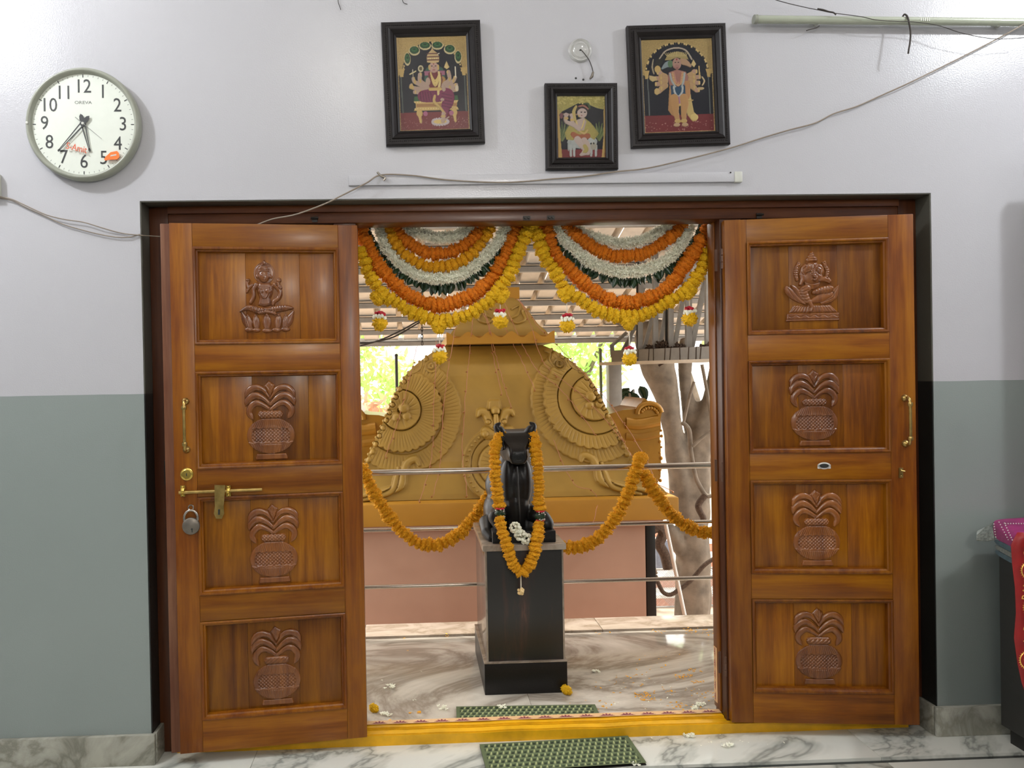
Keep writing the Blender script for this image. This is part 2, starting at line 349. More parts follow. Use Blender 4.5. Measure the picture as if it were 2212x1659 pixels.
# ------------------------------------------------------------------ relief canvas
class Cv:
    def __init__(s, x0, x1, y0, y1, nx, ny, bg=(0, 0, 0)):
        s.x0, s.x1, s.y0, s.y1, s.nx, s.ny = x0, x1, y0, y1, nx, ny
        s.X, s.Y = np.meshgrid(np.linspace(x0, x1, nx), np.linspace(y0, y1, ny))
        s.h = np.zeros((ny, nx)); s.c = np.tile(np.array(lin(*bg)[:3]), (ny, nx, 1)); s.g = np.zeros((ny, nx))
    def _put(s, t, amp, base, col, gold, add=False, noise_=0):
        m = t > 0; hh = base+amp*np.sqrt(np.clip(t, 0, 1))
        if add: s.h = np.where(m, s.h+amp*np.sqrt(np.clip(t, 0, 1)), s.h)
        else: s.h = np.where(m, hh, s.h)
        if col is not None:
            c = np.array(lin(*col)[:3]); sh = 1.0
            if noise_: sh = 1+noise_*(rng.rand(s.ny, s.nx, 1)-0.5)*2
            s.c = np.where(m[..., None], c*sh, s.c); s.g = np.where(m, gold, s.g)
        return m
    def ell(s, cx, cy, rx, ry, amp=1, base=0, col=None, gold=0, rot=0, add=False, n=0):
        a = math.radians(rot); dx = s.X-cx; dy = s.Y-cy; u = (dx*math.cos(a)+dy*math.sin(a))/rx; v = (-dx*math.sin(a)+dy*math.cos(a))/ry
        return s._put(1-u*u-v*v, amp, base, col, gold, add, n)
    def seg(s, p, q):
        px, py = p; dx, dy = q[0]-px, q[1]-py; L = dx*dx+dy*dy+1e-9
        t = np.clip(((s.X-px)*dx+(s.Y-py)*dy)/L, 0, 1); return np.hypot(s.X-px-t*dx, s.Y-py-t*dy), t
    def cap(s, pts, amp=1, base=0, col=None, gold=0, add=False, n=0):
        best = np.full(s.X.shape, -9.0)
        for a, b in zip(pts, pts[1:]):
            d, t = s.seg(a[:2], b[:2]); r = a[2]+(b[2]-a[2])*t; best = np.maximum(best, 1-(d/r)**2)
        return s._put(best, amp, base, col, gold, add, n)
    def curve(s, pts, amp=1, base=0, col=None, gold=0, add=False, n=0, k=6):
        q = catmull([(p[0], p[1], p[2]) for p in pts], k); return s.cap([(v.x, v.y, max(v.z, 0.5)) for v in q], amp, base, col, gold, add, n)
    def poly(s, pts, base=1, soft=0, col=None, gold=0, add=False, n=0):
        ins = np.zeros(s.X.shape, bool); d = np.full(s.X.shape, 1e9)
        for a, b in zip(pts, pts[1:]+pts[:1]):
            (x0, y0), (x1, y1) = a, b
            if y0 != y1: ins ^= ((y0 > s.Y) != (y1 > s.Y)) & (s.X < (x1-x0)*(s.Y-y0)/(y1-y0)+x0)
            if soft: d = np.minimum(d, s.seg(a, b)[0])
        t = np.where(ins, np.clip(d/soft, 0.05, 1) if soft else 1.0, -1); return s._put(t, base, 0, col, gold, add, n)
    def groove(s, pts, w, dep, col=None, only=None):
        d = np.full(s.X.shape, 1e9)
        for a, b in zip(pts, pts[1:]): d = np.minimum(d, s.seg(a, b)[0])
        m = (s.h > 0) if only is None else only
        s.h = np.where(m, np.maximum(s.h-dep*np.exp(-(d/w)**2), 0.02), s.h)
        if col is not None: s.c = np.where(((d < w) & m)[..., None], np.array(lin(*col)[:3]), s.c)
    def mesh(s, name, W, H, hs, clip=True, back=0.0015, xf=None):
        """W, H metres; local x centred, z up centred, relief towards -y"""
        u = (s.X-s.x0)/(s.x1-s.x0)-0.5; v = 0.5-(s.Y-s.y0)/(s.y1-s.y0)
        h = s.h*hs
        if clip: h = np.where(s.h > 0, h, -back)
        V = np.stack([u*W, -h, v*H], -1).reshape(-1, 3)
        if xf is not None: V = xf(V)
        nx, ny = s.nx, s.ny; i = np.arange(nx*ny).reshape(ny, nx)
        q = np.stack([i[1:, :-1], i[1:, 1:], i[:-1, 1:], i[:-1, :-1]], -1).reshape(-1, 4)
        if clip:
            on = (s.h > 0); k = (on[1:, :-1] | on[1:, 1:] | on[:-1, 1:] | on[:-1, :-1]).reshape(-1); q = q[k]
            used = np.unique(q); mp = np.full(nx*ny, -1); mp[used] = np.arange(len(used)); q = mp[q]; V = V[used]
        me = bpy.data.meshes.new(name); me.vertices.add(len(V)); me.vertices.foreach_set('co', V.astype(np.float32).ravel())
        me.loops.add(q.size); me.loops.foreach_set('vertex_index', q.astype(np.int32).ravel())
        me.polygons.add(len(q)); me.polygons.foreach_set('loop_start', np.arange(0, q.size, 4, dtype=np.int32)); me.polygons.foreach_set('loop_total', np.full(len(q), 4, np.int32))
        me.update(calc_edges=True); smooth(me)
        if not clip:
            a = me.color_attributes.new('Col', 'FLOAT_COLOR', 'POINT'); a.data.foreach_set('color', np.concatenate([s.c.reshape(-1, 3)*(getattr(s, 'dim', 1.0)+0.22*s.g.reshape(-1, 1)), np.ones((nx*ny, 1))], 1).astype(np.float32).ravel())
            g = me.attributes.new('gold', 'FLOAT', 'POINT'); g.data.foreach_set('value', s.g.astype(np.float32).ravel())
        return me

# ------------------------------------------------------------------ setting: the room
XL, XR, ZT = -0.9916, 1.975, 2.0674
YF = 0.08                                   # front of the door frame
WT = 0.26                                   # wall thickness
m = MB(); X0, X1, ZC = -3.3, 4.3, 3.7
m.box((X0, 0, 0), (XL, WT, ZC)); m.box((XR, 0, 0), (X1, WT, ZC)); m.box((XL, 0, ZT), (XR, WT, ZC))
tag(m.obj('wall_back', M['wall']), 'glossy off-white wall with grey-green lower dado around the doorway', 'wall', kind='structure')
m = MB()
e = 0.004
m.prism([(XL-0.001, 0), (XL+e, 0), (XL+e, ZT-e), (XR-e, ZT-e), (XR-e, 0), (XR+0.001, 0), (XR+0.001, ZT+0.001), (XL-0.001, ZT+0.001)], 0.002, YF+0.01)
tag(m.obj('trim_1', M['reveal']), 'dark painted reveal lining the edge of the door opening', 'reveal', kind='structure')
for nm, lo, hi in (('wall_left', (X0-0.2, -4.6, 0), (X0, WT, ZC)), ('wall_right', (X1, -4.6, 0), (X1+0.2, WT, ZC)), ('wall_front', (X0-0.2, -4.8, 0), (X1+0.2, -4.6, ZC))):
    o = tag(bbox(nm, lo, hi, M['wall']), 'plain painted side wall of the hall, out of view', 'wall', kind='structure')
    if nm == 'wall_left': o['label'] = 'plain painted wall on the left of the hall'
    if nm == 'wall_right': o['label'] = 'plain painted wall on the right of the hall'
tag(bbox('ceiling', (X0-0.2, -4.8, ZC), (X1+0.2, WT, ZC+0.12), M['ceil']), 'plain white ceiling of the hall', 'ceiling', kind='structure')
# indoor floor with slabs and the dark inlay strip
fl = tag(bbox('floor', (X0-0.2, -4.8, -0.12), (X1+0.2, 0.14, -0.012), M['joint']), 'white marble floor with grey veins inside the hall', 'floor', kind='structure')
a = PZ(1440, 1656, 0); b = PZ(2212, 1633, 0)
sy = (a.y+b.y)/2
k = 0
xs = [X0-0.2, -1.75, -0.62, 0.52, 1.66, 2.80, X1+0.2]
for r, (ya, yb) in enumerate(((sy+0.018, 0.14), (sy-0.9, sy-0.018), (sy-1.8, sy-0.904), (sy-2.7, sy-1.804))):
    for x0, x1 in zip(xs, xs[1:]):
        o = bbox('slab', (x0+0.0008, ya, -0.03), (x1-0.0008, yb-0.001, 0.0), M['marble_in'], fl, 0.0005)
        o.location -= fl.location
# skirting
def skirting(name, x0, x1, lab):
    o = tag(empty(name, ((x0+x1)/2, 0, 0)), lab, 'skirting', kind='structure')
    n = max(1, int((x1-x0)/0.9)); 
    for i in range(n):
        p = x0+(x1-x0)*i/n; q = x0+(x1-x0)*(i+1)/n
        s = bbox('skirting_slab', (p+0.001, -0.018, 0), (q-0.001, 0.0, 0.112), M['marble_base'], o, 0.004); s.location.x -= o.location.x
    return o
sk = skirting('baseboard_left', X0, XL+0.018, 'pale marble skirting under the wall left of the doorway')
o = bbox('return_slab', (XL+0.005, 0.0, 0), (XL+0.02, 0.085, 0.112), M['marble_base'], sk, 0.004); o.location.x -= sk.location.x
sk = skirting('baseboard_right', XR-0.018, X1, 'pale marble skirting under the wall right of the doorway')
o = bbox('return_slab', (XR-0.02, 0.0, 0), (XR-0.005, 0.085, 0.112), M['marble_base'], sk, 0.004); o.location.x -= sk.location.x

# ------------------------------------------------------------------ door frame
OL = P(778, 900, 0.12).x; OR_ = P(1552, 900, 0.12).x; OT = P(1160, 484, 0.12).z
fr = tag(empty('trim_2', (0, YF, 0)), 'dark brown wooden door frame filling the wall opening', 'door frame', kind='structure')
def fpart(name, lo, hi, mt, bev=0.004):
    o = bbox(name, lo, hi, M[mt], fr, bev); o.location.y -= YF; return o
JW = 0.075
fpart('jamb', (XL+e, YF, 0), (XL+JW, YF+0.10, ZT-e), 'frame_v')
fpart('jamb', (XR-JW, YF, 0), (XR-e, YF+0.10, ZT-e), 'frame_v')
fpart('lintel', (XL+JW, YF, OT+0.004), (XR-JW, YF+0.10, ZT-e-0.028), 'frame_h')
fpart('lintel_cap', (XL+JW, YF-0.008, ZT-e-0.028), (XR-JW, YF+0.10, ZT-e), 'frame_h')
fpart('mullion', (OL-0.085, YF+0.004, 0), (OL, YF+0.11, OT+0.004), 'frame_v')
fpart('mullion', (OR_, YF+0.004, 0), (OR_+0.085, YF+0.11, OT+0.004), 'frame_v')
fpart('stop_bead', (OR_-0.006, YF+0.05, 0.06), (OR_+0.001, YF+0.11, OT+0.004), 'wood_v', 0.002)
fpart('side_panel', (XL+JW, YF+0.03, 0.05), (OL-0.085, YF+0.07, OT+0.004), 'frame_v')
fpart('side_panel', (OR_+0.085, YF+0.03, 0.05), (XR-JW, YF+0.07, OT+0.004), 'frame_v')
# small iron sockets and catches on the lintel
for i, (px, py, d) in enumerate(((680, 474, 0), (1138, 471, 1), (1190, 470, 1), (1640, 466, 0))):
    c = P(px, py, YF-0.004); mb = MB()
    if d:
        mb.box((c.x-0.014, YF-0.004, c.z-0.008), (c.x+0.014, YF, c.z+0.008))
        mb.tube([(c.x-0.006, YF-0.003, c.z), (c.x-0.006, YF-0.012, c.z)], 0.0045, 8); mb.tube([(c.x+0.007, YF-0.003, c.z), (c.x+0.007, YF-0.012, c.z)], 0.0045, 8)
    else:
        mb.box((c.x-0.010, YF-0.005, c.z-0.010), (c.x+0.010, YF, c.z+0.010)); mb.tube([(c.x-0.014, YF-0.010, c.z+0.004), (c.x+0.014, YF-0.010, c.z+0.004)], 0.004, 8)
    o = mb.obj('bolt_socket', M['iron'], fr); o.location.y -= YF

# threshold
th = tag(empty('trim_3', (0, YF, 0)), 'yellow painted raised threshold running across the doorway', 'threshold', kind='structure')
for nm, lo, hi in (('sill_step', (XL+JW-0.005, YF-0.012, 0), (XR-JW+0.005, 0.108, 0.043)), ('sill_strip', (OL+0.001, 0.104, 0.0), (OR_-0.001, 0.160, 0.051))):
    mm = MB().box(lo, hi).mesh('t'); bm = bmesh.new(); bm.from_mesh(mm)
    bmesh.ops.subdivide_edges(bm, edges=[x for x in bm.edges if abs(x.verts[0].co.x-x.verts[1].co.x) > 0.5], cuts=120)
    for v in bm.verts:
        v.co.z += 0.003*noise.noise(v.co*6) if v.co.z > 0.02 else 0; v.co.y += 0.003*noise.noise(v.co*5+Vector((3, 3, 3))) if v.co.y < 0.15 else 0
    bmesh.ops.bevel(bm, geom=[x for x in bm.edges if abs(x.verts[0].co.x-x.verts[1].co.x) > 0.01 and x.verts[0].co.z > 0.03 and x.calc_face_angle(0) > 0.8], offset=0.005, segments=2, affect='EDGES')
    bm.to_mesh(mm); bm.free(); smooth(mm, 0.7); o = link(nm, mm, M['yellow'], th); o.location.y -= YF
# printed floral tape behind the sill and up the right jamb
tp = tag(empty('floral_tape', (0.3, 0.262, 0.06)), 'beige adhesive tape with maroon flower print along the back edge of the threshold', 'tape')
tape_m = plain('tape_beige', (220, 178, 130), 0.5, var=0.06); mar_m = plain('tape_maroon', (130, 52, 70), 0.6, var=0.1)
def tape_obj(lo, hi):
    o = bbox('tape_strip', lo, hi, tape_m, tp); o.location -= tp.location
tape_obj((OL+0.002, 0.128, 0.0545), (OR_-0.002, 0.158, 0.0555))
flm = MB()
for a in range(5):
    an = PI*(0.08+0.21*a); c_, s_ = math.cos(an), math.sin(an)
    flm.add([(0, 0, 0), (0.020*c_-0.005*s_, 0.012*s_+0.003*c_, 0.0002), (0.026*c_, 0.020*s_, 0.0003), (0.020*c_+0.005*s_, 0.012*s_-0.003*c_, 0.0002)], [(0, 3, 2, 1)])
flm.add([(-0.03, -0.001, 0), (0.03, -0.001, 0), (0.03, 0.001, 0.0002), (-0.03, 0.001, 0.0002)], [(0, 1, 2, 3)])
fme = flm.mesh('flower_print')
n = 17
for i in range(n):
    x = OL+0.05+(OR_-OL-0.1)*i/(n-1); link('flower_print', fme, mar_m, tp, (x-tp.location.x, 0.133-tp.location.y, 0.0560-tp.location.z))
tv = tag(bbox('floral_tape', (OR_-0.0075, YF+0.075, 0.08), (OR_-0.0062, YF+0.105, 0.30), tape_m), 'short beige tape with maroon print low on the right door jamb', 'tape')
for i in range(5):
    link('flower_print', fme, mar_m, tv, (-0.0009, 0, -0.09+0.045*i), (0, -PI/2, 0), (0.7, 0.5, 1))

# ------------------------------------------------------------------ door leaves
def kalash(lattice_neck=True, shoulder=True):
    c = Cv(-480, 480, 90, 1560, 150, 230)
    for s in (-1, 1):
        c.curve([(0, 655, 26), (s*110, 570, 42), (s*235, 530, 58), (s*335, 600, 60), (s*365, 690, 54), (s*335, 760, 44), (s*300, 812, 10)], 30, 10)
        c.curve([(0, 560, 26), (s*110, 450, 46), (s*230, 395, 60), (s*330, 420, 62), (s*395, 490, 52), (s*418, 575, 12)], 32, 14)
        c.curve([(0, 450, 24), (s*90, 320, 44), (s*190, 262, 56), (s*300, 270, 62), (s*385, 340, 50), (s*425, 430, 12)], 32, 18)
        c.groove([(0, 470), (s*150, 330), (s*280, 310), (s*360, 370)], 9, 7); c.groove([(0, 570), (s*150, 450), (s*270, 440), (s*360, 500)], 9, 7)
        c.groove([(0, 660), (s*130, 580), (s*250, 590), (s*310, 660)], 9, 7)
    c.poly([(-25, 130), (90, 215), (60, 330), (0, 450), (-60, 330), (-110, 235)], 34, 34)
    c.groove([(0, 180), (0, 430)], 7, 8)
    for i in range(3): c.groove([(0, 420-60*i), (60, 340-60*i)], 5, 5); c.groove([(0, 420-60*i), (-60, 340-60*i)], 5, 5)
    # pot body and its band
    c.ell(0, 1105, 412, 318, 40, 8); c.s_body = c.h.copy()
    body = ((c.X/412)**2+((c.Y-1105)/318)**2 < 1)
    c.h = np.where(body & (c.Y < 815), 0, c.h); c.h = np.where(body & (c.Y > 1425), 0, c.h)
    inner = ((c.X/330)**2+((c.Y-1110)/225)**2 < 1) & (c.Y > 965) & (c.Y < 1260)
    c.h = np.where(inner, c.h-9, c.h)
    for k in range(-14, 15):
        c.groove([(k*62-300, 1400), (k*62+200, 900)], 8, 11, only=inner); c.groove([(k*62+300, 1400), (k*62-200, 900)], 8, 11, only=inner)
    up = body & (c.Y < 965+22*np.abs(np.sin(c.X/58*PI/2+0.6))) & (c.Y > 812) & (np.abs(c.X) < 330)
    c.h = np.where(up, np.maximum(c.h, 40), c.h)
    lo = body & (c.Y > 1240-26*np.abs(np.sin(c.X/75*PI/2))) & (c.Y < 1420)
    c.h = np.where(lo, np.maximum(c.h, 34)+3, c.h)
    for k in range(-11, 12):
        c.groove([(k*28, 815), (k*38, 960)], 6, 9, only=up); c.groove([(k*36, 1255), (k*27, 1420)], 7, 10, only=lo)
    # neck ring and foot
    c.cap([(-150, 735, 68), (150, 735, 68)], 34, 16)
    nk = (np.abs(c.X) < 215) & (c.Y > 665) & (c.Y < 805)
    if lattice_neck:
        for k in range(-6, 7): c.groove([(k*62-70, 805), (k*62+70, 665)], 7, 9, only=nk); c.groove([(k*62+70, 805), (k*62-70, 665)], 7, 9, only=nk)
    else:
        for k in range(-3, 4): c.groove([(k*75-60, 790), (k*75+40, 700)], 8, 9, only=nk)
    c.poly([(-245, 1422), (250, 1422), (268, 1445), (288, 1500), (285, 1530), (-270, 1530), (-270, 1490)], 30, 14)
    return c
def seated_figure():
    c = Cv(-480, 520, 200, 1520, 150, 200); Q = lambda L: [(x-690, y) if len((x, y)) == 2 else 0 for x, y in L]
    q = lambda L: [(x-690, y, r) for x, y, r in L]
    # lotus
    for (x0, x1, xb) in ((400, 300, 430), (990, 1120, 960)):
        c.curve([(xb-690, 1400, 30), ((x0+x1)/2-690, 1270, 70), (x1-690+(20 if x1 > 700 else -30), 1100, 14)], 24, 8)
    for x, r in ((520, 62), (870, 62), (690, 74), (410, 50), (980, 50)):
        c.curve([(x-690, 1405, r*0.6), (x-690+(x-690)*0.05, 1280, r), (x-690+(x-690)*0.12, 1165, r*0.35)], 26, 14)
        for k in (-0.4, 0, 0.4): c.groove([(x-690+k*r*0.5, 1395), (x-690+k*r+(x-690)*0.06, 1260), (x-690+k*r*.6+(x-690)*0.1, 1190)], 7, 8)
    for x, w_ in ((390, 70), (520, 68), (690, 84), (850, 80), (1000, 78)): c.ell(x-690, 1430-abs(x-690)*0.06, w_, 38, 26, 14)
    # halo ring, crown, head
    c.ell(-30, 450, 175, 190, 6, 10); c.groove([(-30+158*math.cos(a/20*PI), 450-172*math.sin(a/20*PI)) for a in range(-4, 25)], 8, 7)
    c.ell(-40, 420, 84, 110, 22, 22); c.poly([(-100, 320), (-60, 295), (-55, 250), (-28, 222), (0, 250), (5, 295), (50, 320)], 34, 14)
    for y in (300, 340, 395, 430): c.groove([(-110, y), (50, y)], 6, 7)
    c.ell(-34, 510, 86, 100, 30, 24)
    for s in (-1, 1): c.ell(-34+s*34, 488, 15, 8, 7, add=True); c.ell(-34+s*106, 510, 22, 34, 22, 18)
    c.ell(-34, 522, 10, 26, 8, add=True); c.ell(-34, 560, 24, 7, 7, add=True)
    # torso
    c.poly([(-110, 615), (60, 615), (130, 660), (110, 800), (75, 880), (85, 1000), (-40, 1025), (-150, 1000), (-120, 880), (-150, 780), (-165, 680)], 34, 40)
    for s in (-1, 1): c.ell(-30+s*70, 760, 52, 44, 16, add=True)
    c.curve([(-110, 700, 9), (-80, 820, 9), (-35, 880, 10), (20, 830, 9), (60, 680, 9)], 10, 44)
    # arms
    c.curve(q([(530, 650, 42), (480, 740, 36), (480, 850, 34), (430, 950, 30)]), 30, 20); c.curve(q([(840, 650, 42), (920, 760, 38), (900, 870, 38), (820, 930, 34), (800, 990, 26)]), 30, 20)
    c.curve(q([(470, 650, 26), (400, 700, 30), (370, 770, 22)]), 22, 8); c.curve(q([(385, 700, 24), (375, 640, 28), (395, 575, 34)]), 24, 12)
    c.curve(q([(870, 650, 26), (930, 700, 28), (900, 640, 24)]), 22, 8); c.curve(q([(900, 690, 24), (895, 630, 28), (905, 570, 40)]), 24, 12)
    c.ell(-300, 570, 40, 30, 30, 12); c.ell(215, 580, 42, 34, 30, 12)
    # crossed legs
    c.curve(q([(690, 1090, 48), (560, 1090, 56), (420, 1040, 52), (330, 1060, 34), (250, 1105, 12)]), 34, 22)
    c.curve(q([(700, 1085, 46), (820, 1065, 54), (950, 1050, 56), (1060, 1040, 40), (1130, 1050, 14)]), 34, 24)
    c.curve(q([(560, 1130, 26), (700, 1110, 34), (830, 1140, 26)]), 28, 30)
    for x in range(430, 660, 42): c.groove([(x-690, 1035), (x-670, 1140)], 7, 9)
    for x in range(780, 1010, 42): c.groove([(x-690, 1010), (x-700, 1120)], 7, 9)
    return c
def trunk_figure():
    c = Cv(-480, 480, 70, 1360, 150, 200); q = lambda L: [(x-655, y, r) for x, y, r in L]
    c.poly([(-430, 1190), (455, 1190), (455, 1330), (-450, 1330)], 24, 12); c.groove([(-450, 1295), (455, 1295)], 7, 12)
    c.groove([(-400+i*20, 1240+18*math.sin(i*0.8)) for i in range(42)], 6, 7)
    c.poly([(-400, 1180), (-330, 1050), (300, 1050), (440, 1185)], 22, 30)
    for k in range(-7, 8): c.groove([(k*40, 1055), (k*56, 1185)], 7, 9)
    # lotus petals
    c.curve(q([(830, 1010, 40), (980, 900, 90), (1060, 790, 50), (1095, 715, 10)]), 26, 12); c.curve(q([(650, 980, 40), (800, 930, 80), (960, 880, 70)]), 26, 12)
    c.curve(q([(520, 1020, 20), (370, 900, 70), (260, 800, 66), (215, 720, 20)]), 28, 14); c.curve(q([(560, 1010, 16), (470, 900, 40), (360, 760, 40), (300, 700, 12)]), 24, 26)
    c.groove([(-420, 750), (-330, 900), (-200, 1010)], 9, 10); c.groove([(-360, 730), (-260, 880), (-140, 1010)], 9, 10); c.groove([(420, 760), (330, 900), (200, 980)], 9, 9)
    # belly and legs
    c.ell(0, 650, 135, 130, 40, 20); c.ell(0, 560, 180, 130, 30, 20)
    c.curve(q([(560, 760, 70), (500, 800, 74), (540, 900, 60), (600, 1000, 36), (640, 1090, 34), (620, 1150, 30)]), 34, 30)
    c.curve(q([(680, 830, 40), (800, 800, 62), (930, 780, 66), (980, 760, 30)]), 34, 28)
    for k in range(5): c.groove([(-250+20*k, 760+52*k), (-180+20*k, 770+52*k), (-110+22*k, 740+50*k)], 8, 10); c.groove([(60+50*k, 740), (80+50*k, 860)], 8, 10)
    # arms
    c.curve(q([(470, 500, 40), (480, 600, 40), (450, 680, 30)]), 28, 30); c.curve(q([(780, 620, 30), (880, 600, 50), (940, 640, 40)]), 28, 26)
    c.curve(q([(400, 600, 30), (380, 480, 38), (400, 380, 34), (430, 320, 34)]), 26, 12); c.curve(q([(900, 560, 26), (920, 450, 36), (880, 370, 32), (865, 310, 34)]), 26, 12)
    c.ell(425-655, 305, 24, 24, 22, 18); c.ell(865-655, 300, 24, 24, 22, 18)
    for y in range(380, 560, 40): c.groove([(-300, y), (-210, y+8)], 7, 9); c.groove([(210, y+8), (300, y)], 7, 9)
    # ears, head, trunk, crown
    for s in (-1, 1):
        c.ell(s*130, 430, 70, 100, 20, 26, rot=s*-18); c.groove([(s*90, 370), (s*160, 420), (s*140, 500)], 8, 9)
    c.ell(0, 380, 100, 110, 34, 34)
    c.poly([(5, 90), (40, 130), (60, 190), (110, 250), (90, 310), (-90, 310), (-100, 250), (-60, 180), (-30, 130)], 46, 40)
    for y in (160, 205, 250, 290): c.groove([(-110, y), (110, y)], 7, 9)
    c.curve(q([(665, 360, 48), (660, 450, 42), (670, 530, 36), (710, 580, 28), (690, 620, 20), (650, 605, 16)]), 26, 62)
    for y in range(420, 580, 32): c.groove([(-30, y), (50, y+6)], 5, 6)
    c.ell(-58, 385, 12, 9, 8, add=True); c.ell(66, 385, 12, 9, 8, add=True); c.cap(q([(620, 440, 10), (560, 470, 8)]), 10, 60)
    return c
MSC = 0.000218
kal = {}
def relief_mesh(c, name, hs=MSC*1.05): return c.mesh(name, (c.x1-c.x0)*MSC, (c.y1-c.y0)*MSC, hs)
kal[0] = relief_mesh(kalash(True), 'pot_carving'); kal[1] = relief_mesh(kalash(False), 'pot_carving_b')
fig = {0: relief_mesh(seated_figure(), 'figure_carving'), 1: relief_mesh(trunk_figure(), 'figure_carving_b')}
PF = [(0.044, 0.229), (0.280, 0.464), (0.517, 0.703), (0.753, 0.940)]
def leaf(name, label, hinge_px, free_px, xa, xb, left, carv_x, plank_cuts, figure):
    # vertical edges: unproject the hinge edge, then move the free edge until its height agrees
    (hx, ht, hb), (fx, ft, fb) = hinge_px, free_px
    yh = 0.045; T = P(hx[0], ht, yh); B = P(hx[1], hb, yh); H = T.z-B.z; z0 = B.z
    best = min((abs((P(fx[0], ft, y).z-P(fx[1], fb, y).z)-H), y) for y in np.linspace(-0.35, 0.05, 401)); yf = best[1]
    FT = P(fx[0], ft, yf); FB = P(fx[1], fb, yf)
    hxm = (T.x+B.x)/2; fxm = (FT.x+FB.x)/2; z0 = max(0.012, (z0+FB.z)/2)
    W = math.hypot(hxm-fxm, yh-yf)
    org = (fxm, yf) if left else (hxm, yh); oth = (hxm, yh) if left else (fxm, yf)
    rz = math.atan2(oth[1]-org[1], oth[0]-org[0])
    D = tag(empty(name, (org[0], org[1], z0), (0, 0, rz)), label, 'door', kind='structure')
    T_ = 0.036; rec = 0.021; x0, x1 = xa*W, xb*W
    Z = lambda t: H*(1-t)
    if left: bbox('edge_strip', (-0.034, 0.014, 0), (-0.0005, T_, H), M['lip'], D, 0.003)
    bbox('stile', (0, 0, 0), (x0, T_, H), M['wood_v'], D, 0.002); bbox('stile', (x1, 0, 0), (W, T_, H), M['wood_v'], D, 0.002)
    rails = [(0.0, PF[0][0])]+[(PF[i][1], PF[i+1][0]) for i in range(3)]+[(PF[3][1], 1.0)]
    for t0, t1 in rails: bbox('rail', (x0+0.0004, 0.0004, Z(t1)), (x1-0.0004, T_-0.0004, Z(t0)), M['wood_h'], D, 0.0016)
    for i, (t0, t1) in enumerate(PF):
        za, zb = Z(t1), Z(t0); cx, cz = (x0+x1)/2, (za+zb)/2; w2, h2 = (x1-x0)/2, (zb-za)/2
        # moulding: four mitred lengths with a stepped profile, one part
        prof = [(0.0, -0.003), (0.004, -0.0045), (0.009, -0.003), (0.012, 0.003), (0.017, 0.006), (0.020, rec)]
        mb = MB(); cs = [(-1, -1), (1, -1), (1, 1), (-1, 1)]
        vs = [(sx*(w2-d), y, sz*(h2-d)) for d, y in prof for sx, sz in cs]
        fs = [(4*j+k, 4*j+(k+1) % 4, 4*(j+1)+(k+1) % 4, 4*(j+1)+k) for j in range(len(prof)-1) for k in range(4)]
        mb.add(vs, fs); mb.box((-w2, rec+0.007, -h2), (w2, T_-0.003, h2))
        pn = mb.obj('panel', M['wood_v'], D, 0.5, (cx, 0, cz))
        cuts = [0.0]+plank_cuts[i]+[1.0]
        for c0, c1 in zip(cuts, cuts[1:]):
            bbox('plank', (-w2+0.018+(2*w2-0.036)*c0+0.0003, rec, -h2+0.014), (-w2+0.018+(2*w2-0.036)*c1-0.0003, rec+0.007, h2-0.014), M['plank'], pn, 0.0008)
        hh = (zb-za)
        if i == 0:
            me = fig[figure]; s = 1.0
            o = link('figure_carving', me, M['carve'], pn, (carv_x*W-cx, rec+0.0006, -0.004 if figure == 0 else 0.005), scale=(s, 1, s))
            o['label'] = 'carved seated figure on a lotus' if figure == 0 else 'carved trunk-faced figure on a lotus plinth'
        else:
            o = link('pot_carving', kal[1 if i == 3 else 0], M['carve'], pn, (carv_x*W-cx+0.002*i, rec+0.0006, -0.004), scale=(0.97, 1, 0.97))
            if i == 1: o['label'] = 'carved pot with curling leaves'
    return D, W, H, rz, org, z0
DL = leaf('door_1', 'left teak door leaf folded open, carved with a haloed seated figure and three pots', ((770, 795), 484, 1590), ((370, 384), 484, 1632), 0.118, 0.893, True, 0.505,
          [[0.34, 0.74], [0.37, 0.79], [0.34, 0.62], [0.30, 0.68]], 0)
DR = leaf('door_2', 'right teak door leaf folded open, carved with a trunk-faced figure and three pots', ((1560, 1585), 475, 1560), ((1970, 1990), 463, 1567), 0.118, 0.868, False, 0.475,
          [[0.30, 0.67], [0.36, 0.70], [0.33, 0.72], [0.30, 0.74]], 1)
print('leaf', DL[1:], DR[1:])
def leaf_local(D, px, py):
    """door-local x, z of the point of the leaf's front plane under a pixel"""
    ob, W, H, rz, org, z0 = D; d = ray(px, py); n = np.array([-math.sin(rz), math.cos(rz)])
    t = ((np.array(org)-CAM[:2])@n)/(d[:2]@n); p = CAM+d*t
    return (p[0]-org[0])*math.cos(rz)+(p[1]-org[1])*math.sin(rz), p[2]-z0
def pull_handle(D, top, bot, label):
    xt, zt_ = leaf_local(D, *top); xb, zb_ = leaf_local(D, *bot); x = (xt+xb)/2; zc = (zt_+zb_)/2; hl = (zt_-zb_)/2
    mb = MB().tube(catmull([(0, 0, hl-0.012), (0, -0.022, hl-0.010), (0, -0.034, hl-0.028), (0, -0.036, 0), (0, -0.034, -hl+0.028), (0, -0.022, -hl+0.010), (0, 0, -hl+0.012)], 6), 0.0055, 10)
    h = mb.obj('handle', M['brass'], D[0], 0.8, (x, 0, zc)); h['label'] = label
    for s in (-1, 1):
        MB().lathe([(0.0, -0.014), (0.006, -0.0135), (0.011, -0.009), (0.0135, -0.003), (0.014, 0.0)], 18, 'y').obj('rosette', M['brass'], h, 0.8, (0, 0, s*(hl-0.012)))
        MB().lathe([(0.0085, 0.007), (0.0095, 0.003), (0.0095, -0.003), (0.0085, -0.007), (0.0, -0.007)], 16, 'z').obj('collar', M['brass'], h, 0.8, (0, -0.035, s*(hl-0.034)))
